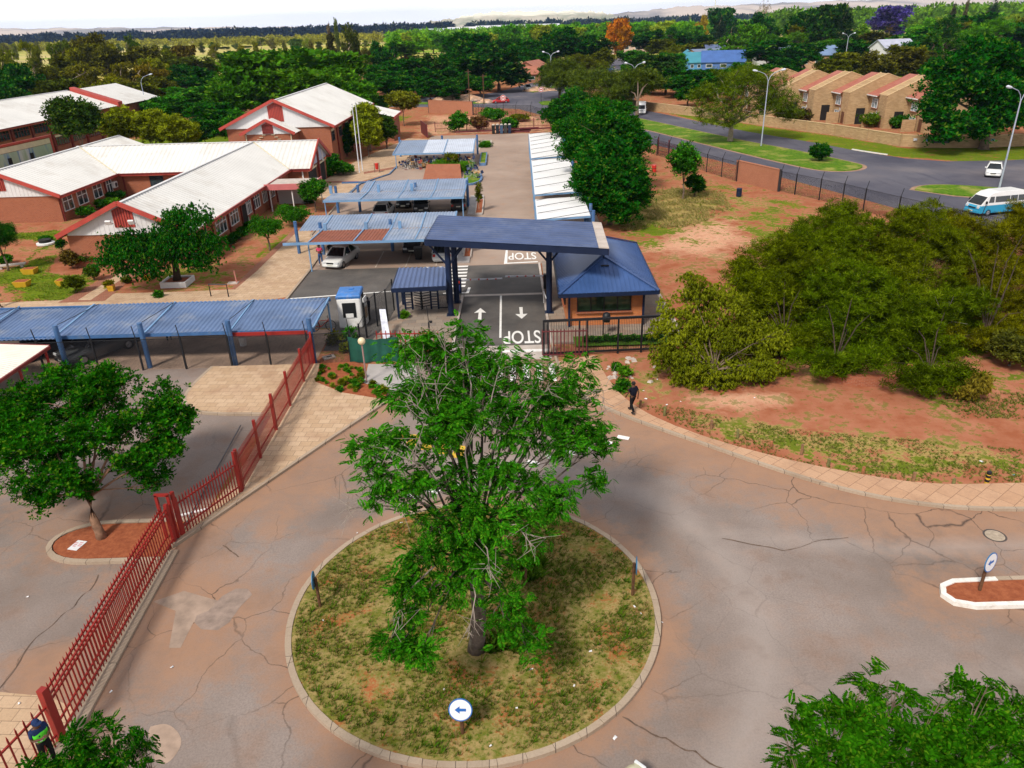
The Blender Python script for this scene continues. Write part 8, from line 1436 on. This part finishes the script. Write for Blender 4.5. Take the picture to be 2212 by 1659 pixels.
VAR = {k: [variant(k, 300 + i * 7 + j) for j in range(n)] for i, (k, n) in enumerate((('broad', 4), ('euc', 3), ('cone', 2), ('column', 2), ('wide', 2), ('bare', 1)))}
BG = []
def bgtree(px, ytop, Y, wpx, kind, c_, zone):
    t_ = atY(px, ytop, Y); h_ = max(3.0, t_.z); d = (Vector((t_.x, Y, h_ / 2)) - CAM).dot(vF); w = wpx * d / FPX * 1.12; i = len(BG); cm, tm = VAR[kind][i % len(VAR[kind])]
    o = thing('tree', None, 'tree', (t_.x, Y, 0), rng.random() * 6.28); s = (w / .85, w / .85, h_ / .97); j = rng.normal(size=3) * .08; cc = tuple(max(.004, c_[q] * (1 + j[0] + (j[1] if q == 0 else 0))) for q in range(3))
    for nm, me_ in (('crown', cm), ('trunk', tm)): q = bpy.data.objects.new(nm, me_); col.objects.link(q); q.parent = o; q.scale = s; q.color = (*cc, 1)
    BG.append((px, zone, kind, o)); return o
LEFT = [(8, 108, 260, 70, 'euc', OL), (62, 90, 300, 34, 'euc', OL), (22, 140, 215, 60, 'broad', DK), (78, 134, 205, 64, 'cone', (.02, .035, .012)), (118, 90, 300, 48, 'euc', (.07, .085, .01)), (185, 74, 330, 78, 'broad', (.065, .065, .008)), (218, 95, 305, 66, 'broad', (.06, .065, .008)), (172, 138, 225, 88, 'euc', (.10, .10, .012)), (128, 122, 250, 80, 'broad', (.06, .075, .008)), (281, 78, 345, 36, 'euc', (.03, .07, .008)), (300, 102, 310, 62, 'broad', (.055, .065, .008)), (250, 138, 235, 66, 'euc', (.10, .10, .012)), (308, 140, 225, 70, 'euc', (.11, .105, .014)), (352, 106, 320, 40, 'broad', OL), (388, 100, 330, 52, 'broad', (.07, .055, .012)), (425, 122, 290, 80, 'broad', (.045, .07, .012)), (430, 148, 235, 90, 'broad', DK), (390, 140, 245, 70, 'broad', DK), (405, 190, 190, 92, 'broad', MG), (350, 208, 165, 76, 'broad', MG), (455, 185, 190, 60, 'broad', DK), (490, 110, 400, 34, 'broad', DK), (45, 165, 190, 70, 'broad', DK), (110, 170, 190, 80, 'broad', (.04, .06, .01)), (5, 178, 180, 70, 'broad', DK), (210, 178, 195, 80, 'broad', OL), (290, 180, 195, 80, 'broad', (.06, .075, .01)), (345, 165, 215, 64, 'broad', (.05, .06, .012)), (240, 165, 210, 60, 'euc', OL), (480, 160, 215, 50, 'broad', DK), (150, 105, 300, 46, 'broad', OL), (335, 125, 270, 50, 'broad', OL), (460, 96, 480, 30, 'euc', OL), (520, 100, 460, 26, 'column', OL), (550, 92, 480, 22, 'column', OL), (455, 222, 152, 90, 'broad', DK), (495, 240, 140, 66, 'broad', MG), (432, 256, 135, 60, 'broad', DK), (518, 262, 130, 44, 'broad', DK), (300, 215, 170, 80, 'broad', DK), (470, 200, 172, 70, 'broad', MG)]
for a in LEFT: bgtree(*a[:5], tuple(min(.3, q * f) for q, f in zip(a[5], (1.5, 1.45, .8))) if a[5] not in (DK, MG) else a[5], 'left')
for px, yt, Y, w, c_ in ((545, 116, 172, 150, MG), (620, 108, 178, 170, MG), (695, 112, 180, 150, MG), (500, 150, 162, 100, MG), (730, 150, 165, 90, MG), (640, 150, 162, 120, MG), (770, 180, 158, 70, MG)): bgtree(px, yt, Y, w, 'broad', (.05, .17, .008), 'hall')
MID = [(757, 55, 330, 52, 'euc', (.045, .065, .008)), (712, 78, 330, 36, 'column', (.05, .05, .012)), (724, 46, 420, 16, 'column', (.08, .12, .03)), (708, 58, 420, 16, 'column', GY), (672, 92, 380, 20, 'column', (.14, .13, .03)), (615, 88, 400, 18, 'cone', OL), (640, 100, 420, 24, 'broad', DK), (790, 108, 300, 34, 'column', (.13, .13, .03)), (815, 92, 310, 52, 'broad', DK), (845, 95, 330, 40, 'column', DK), (870, 90, 400, 80, 'broad', BR), (880, 125, 250, 78, 'broad', DK), (925, 118, 262, 60, 'broad', (.03, .085, .012)), (962, 112, 265, 64, 'broad', DK), (975, 78, 370, 36, 'broad', DK), (1015, 70, 300, 84, 'broad', DK), (1050, 85, 310, 60, 'broad', DK), (1075, 108, 235, 108, 'broad', (.010, .065, .008)), (1010, 120, 255, 80, 'broad', DK), (830, 140, 235, 80, 'broad', DK), (900, 150, 225, 84, 'broad', DK), (955, 148, 232, 70, 'broad', DK), (1000, 165, 222, 60, 'broad', DK), (860, 165, 215, 70, 'broad', DK), (800, 160, 220, 60, 'broad', MG), (930, 172, 212, 50, 'broad', DK), (975, 185, 208, 40, 'broad', DK), (1035, 165, 218, 54, 'broad', DK), (780, 200, 185, 60, 'broad', MG), (820, 205, 188, 50, 'broad', MG), (1100, 85, 380, 50, 'broad', DK), (1130, 86, 330, 54, 'broad', DK), (1165, 90, 320, 50, 'broad', DK), (1205, 62, 335, 90, 'broad', DK), (1250, 78, 330, 70, 'broad', DK), (1285, 80, 345, 70, 'broad', (.012, .06, .008)), (1195, 130, 262, 46, 'broad', DK), (1240, 120, 275, 50, 'wide', OL), (1335, 42, 420, 40, 'broad', ORG), (1348, 58, 415, 30, 'broad', ORG), (1300, 105, 300, 50, 'broad', OL), (1280, 128, 262, 54, 'wide', OL), (1370, 110, 300, 60, 'broad', MG), (1415, 118, 238, 84, 'broad', (.02, .075, .010)), (1440, 150, 210, 80, 'broad', DK), (1480, 160, 200, 84, 'broad', DK), (1520, 150, 205, 70, 'broad', DK), (1450, 115, 250, 60, 'broad', MG), (1555, 158, 190, 70, 'broad', DK), (1405, 165, 215, 50, 'broad', DK), (1590, 150, 205, 70, 'broad', DK), (1640, 140, 215, 70, 'broad', DK), (1490, 180, 180, 50, 'broad', DK), (1360, 140, 240, 46, 'broad', MG)]
for a in MID: bgtree(*a, 'mid')
SPEC = [(1560, 30, 420, 46, 'cone', CED), (1588, 50, 380, 50, 'cone', CED), (1835, 10, 330, 64, 'cone', (.012, .045, .015)), (1745, 22, 380, 74, 'broad', DK), (1790, 12, 360, 76, 'broad', (.016, .07, .008)), (2150, -4, 430, 60, 'cone', CED), (2065, 2, 480, 26, 'cone', (.05, .05, .04)), (2090, 6, 480, 16, 'column', (.10, .09, .06)), (1930, 14, 560, 62, 'broad', PUR), (1614, 54, 400, 46, 'bare', GY), (1516, 35, 560, 24, 'broad', (.40, .28, .02)), (1650, 0, 700, 36, 'bare', GY), (1560, 18, 600, 50, 'broad', DK), (2000, 110, 250, 80, 'broad', (.07, .08, .012)), (1900, 112, 215, 60, 'broad', (.08, .085, .012)), (1960, 108, 225, 80, 'broad', (.075, .075, .012)), (1840, 115, 230, 60, 'broad', OL), (1800, 128, 215, 60, 'broad', OL), (1690, 128, 240, 80, 'broad', DK), (1660, 85, 300, 90, 'broad', DK), (1735, 95, 280, 76, 'broad', DK), (1850, 85, 290, 70, 'broad', DK), (2030, 50, 300, 110, 'broad', DK), (2100, 30, 330, 120, 'broad', DK), (2180, 50, 300, 110, 'broad', DK), (1960, 75, 300, 90, 'broad', MG), (1985, 92, 265, 70, 'broad', DK), (1890, 68, 330, 76, 'broad', (.07, .07, .012)), (1480, 72, 420, 50, 'broad', DK), (1455, 100, 330, 40, 'wide', OL), (1640, 30, 480, 70, 'broad', DK), (1400, 66, 430, 70, 'broad', DK), (1430, 85, 380, 46, 'broad', OL), (1605, 135, 240, 40, 'broad', MG)]
for a in SPEC: bgtree(*a, 'suburb')
HOUSES = [(1450, 1600, 88, 140, 320), (1640, 1800, 84, 128, 300), (1890, 1950, 60, 92, 270), (1115, 1170, 118, 168, 268), (1325, 1400, 66, 98, 480)]
g = np.random.default_rng(77); k = 0
while k < 74:
    px = g.uniform(1380, 2225); Y = 240 * (750 / 240) ** g.random(); hz = g.uniform(8, 15); x = (px - 1106) / FPX * Y; top = 829.5 - FPX * math.tan(math.atan2(hz - 18, Y) + TH) - .029 * (px - 1106); w = g.uniform(9, 15) * FPX / Y; bot = 829.5 - FPX * math.tan(math.atan2(-18, Y) + TH) - .029 * (px - 1106)
    if any(a - w * .6 < px < b + w * .6 and Y < Yh + 12 and top < y1 and bot > y0 for a, b, y0, y1, Yh in HOUSES): continue
    if abs(x - (10 + (Y - 240) * .36)) < 22 and Y < 440: continue
    bgtree(px, top, Y, w, ('broad', 'broad', 'broad', 'wide', 'euc', 'column')[int(g.integers(6))], ((.022, .10, .008), (.04, .15, .008), (.03, .12, .008), BR, OL, (.012, .07, .008), BR)[int(g.integers(7))] if Y < 430 else ((.09, .30, .010), (.20, .34, .015), MG, DK, (.12, .30, .012))[int(g.integers(5))], 'suburb'); k += 1
FARB = [(px, 50 + 12 * g.random(), g.uniform(520, 760), g.uniform(26, 46)) for px in np.linspace(1085, 1500, 26)] + [(px, 66 + 10 * g.random(), g.uniform(480, 600), g.uniform(24, 44)) for px in np.linspace(850, 1120, 14)]
for px, yt, Y, w in FARB: bgtree(px, yt - .029 * (px - 1106) * .5, Y, w, 'broad', ((.10, .34, .010), (.14, .36, .012), (.26, .36, .02), (.06, .22, .008))[int(g.integers(4))], 'plain')
PLAIN = [(q, g.uniform(88, 104) if q < 560 else g.uniform(80, 96), g.uniform(560, 900)) for q in np.linspace(2, 840, 34)]
for px, yt, Y in PLAIN: bgtree(px, yt, Y, g.uniform(12, 26), ('column', 'euc', 'broad')[int(g.integers(3))], (YL, OL, (.16, .16, .04), (.07, .12, .02))[int(g.integers(4))], 'openplain')
ORD = lambda n: {1: '1st', 2: '2nd', 3: '3rd', 21: '21st', 22: '22nd', 23: '23rd', 31: '31st', 32: '32nd', 33: '33rd', 41: '41st', 42: '42nd', 43: '43rd', 51: '51st', 52: '52nd', 53: '53rd'}.get(n, f'{n}th')
KN = {'broad': 'round crowned tree', 'euc': 'tall loose eucalypt', 'cone': 'dark tiered conifer', 'column': 'narrow upright tree', 'wide': 'flat crowned tree', 'bare': 'bare grey tree'}
ZN = {'left': 'in the olive belt behind the classroom block', 'hall': 'of the broad green mass behind the hall', 'mid': 'in the dark belt beyond the parking lot', 'suburb': 'in the leafy suburb above the townhouses', 'plain': 'in the bright green band before the mine dump', 'openplain': 'on the yellow plain at the left'}
cnt = {}
for px, zone, kind, o in sorted(BG, key=lambda q: q[0]):
    cnt[(zone, kind)] = n = cnt.get((zone, kind), 0) + 1; o['label'] = f'{ORD(n)} {KN[kind]} from the left {ZN[zone]}'; o['group'] = 'trees ' + ZN[zone]
# woods too far to count
def woodland(name, label, pts, hts, wid, c_, seed, per=26, size=1.0):
    g = np.random.default_rng(seed); n = len(pts); P = np.repeat(pts, per, 0); d = g.normal(size=(n * per, 3)); d /= np.linalg.norm(d, axis=1)[:, None]; W = np.repeat(wid, per); Hh = np.repeat(hts, per); P = P + d * np.stack([W * .5, W * .5, Hh * .38], -1); P[:, 2] += Hh * .58
    me_ = leaf_mesh(name, P, size, 'sprig', g); o = bpy.data.objects.new(name, me_); col.objects.link(o); o.color = (*c_, 1); o['label'] = label; tag(o, kind='stuff'); return o
def scatter(n, px0, px1, Y0, Y1, g): px = g.uniform(px0, px1, n); Y = Y0 * (Y1 / Y0) ** g.random(n); return np.stack([(px - 1106) / FPX * Y / math.cos(TH) * .92, Y, np.zeros(n)], -1)
g = np.random.default_rng(9)
p_ = scatter(620, -150, 980, 950, 1500, g); woodland('plain_scrub', 'pale yellow green scrub over the plain', p_, g.uniform(5, 10, 620), g.uniform(6, 12, 620), (.27, .27, .03), 11, 16, 2.6)
p_ = scatter(520, -200, 1000, 1750, 2400, g); woodland('far_tree_belt', 'dark belt of trees under the skyline at the left', p_, g.uniform(9, 21, 520), g.uniform(22, 46, 520), (.005, .016, .05), 12, 26, 8)  # dark blue leaf colour has distance haze put into it, besides the volume
p_ = scatter(420, 880, 1750, 850, 1500, g); woodland('far_woodland', 'bright green wood before the mine dump', p_, g.uniform(7, 12, 420), g.uniform(12, 22, 420), (.13, .33, .012), 13, 20, 4)
p_ = scatter(260, 1050, 2300, 1900, 3200, g); woodland('far_tree_belt', 'dark lines of trees under the mine dump', p_, g.uniform(10, 20, 260), g.uniform(30, 70, 260), (.010, .026, .045), 14, 22, 9)  # haze blue is mixed into this leaf colour as well
p_ = scatter(420, 1600, 2400, 760, 1500, g); woodland('far_woodland', 'mixed green wood on the skyline at the right', p_, g.uniform(12, 24, 420), g.uniform(14, 26, 420), (.11, .25, .014), 15, 22, 4.5)
# ------------------------------------------------------------------ hills and the mine dump
def ridge(name, prof, Yf, Yr, Yb, mat, label=None):
    m = MB(); px = np.interp(np.linspace(0, 1, 90), np.linspace(0, 1, len(prof)), [p_[0] for p_ in prof]); top = np.interp(px, [p_[0] for p_ in prof], [p_[1] for p_ in prof]); vs = []
    for i, (x, y) in enumerate(zip(px, top)):
        r = atY(x, y, Yr); z = max(1.0, r.z + 4 * math.sin(i * .9) + 3 * math.sin(i * 2.3)); vs += [(r.x * Yf / Yr, Yf, -12), (r.x * (Yf * .5 + Yr * .5) / Yr, (Yf + Yr) / 2, z * .62), (r.x, Yr, z), (r.x * Yb / Yr, Yb, -12)]
    fs = [(i * 4 + j, (i + 1) * 4 + j, (i + 1) * 4 + j + 1, i * 4 + j + 1) for i in range(89) for j in range(3)]; return struct(name, m.add(vs, fs), mat, label, smooth=True)
t = NT('dry_pale_hills'); M_hill = t.out(t.mix(t.ramp(t.noise(.0016, 6, .65, t.map((1, .35, 1))), (.46, 0.), (.56, 1.)), (.64, .53, .45), (.30, .27, .26)), .95, 0, .1)
t = NT('mine_dump_sand'); sx = t.n.new('ShaderNodeSeparateXYZ'); t.l.new(t.pos, sx.inputs[0]); M_dump = t.out(t.mix(t.ramp(t.math('ADD', t.math('DIVIDE', sx.outputs[2], 100.0), t.math('MULTIPLY', t.noise(.006, 5), .5)), (.66, 0.), (.78, 1.)), t.mix(t.ramp(t.noise(.012, 5, .7), (.42, 0.), (.6, 1.)), (.50, .45, .36), (.26, .28, .20)), (.84, .80, .66)), .95, 0, .1)
ridge('hills', [(-500, 60), (0, 62), (240, 60), (500, 58.5), (800, 59), (1000, 54), (1340, 40)], 5000, 6600, 8200, M_hill)
ridge('hills', [(1250, 38), (1400, 22), (1480, 13), (1560, 12), (1700, 6), (1900, -2), (2300, -12), (2700, -20)], 5200, 7000, 8600, M_hill)
ridge('mine_dump', [(900, 56), (930, 46), (975, 41), (1020, 31), (1060, 26), (1120, 24), (1200, 23.5), (1270, 24), (1300, 26), (1325, 32), (1350, 40)], 3900, 4400, 5400, M_dump)
# ------------------------------------------------------------------ air
hz = MB(); hz.box((0, 6000, 85), (19600, 12900, 230)); t = NT('haze_air'); t.n.remove(t.bs); vp = t.n.new('ShaderNodeVolumePrincipled'); vp.inputs['Color'].default_value = (.46, .66, 1.0, 1); vp.inputs['Density'].default_value = HAZE; vp.inputs['Anisotropy'].default_value = .2; t.l.new(vp.outputs[0], t.n['Material Output'].inputs['Volume'])
hb = hz.build('haze', t.mat); tag(hb, kind='stuff')
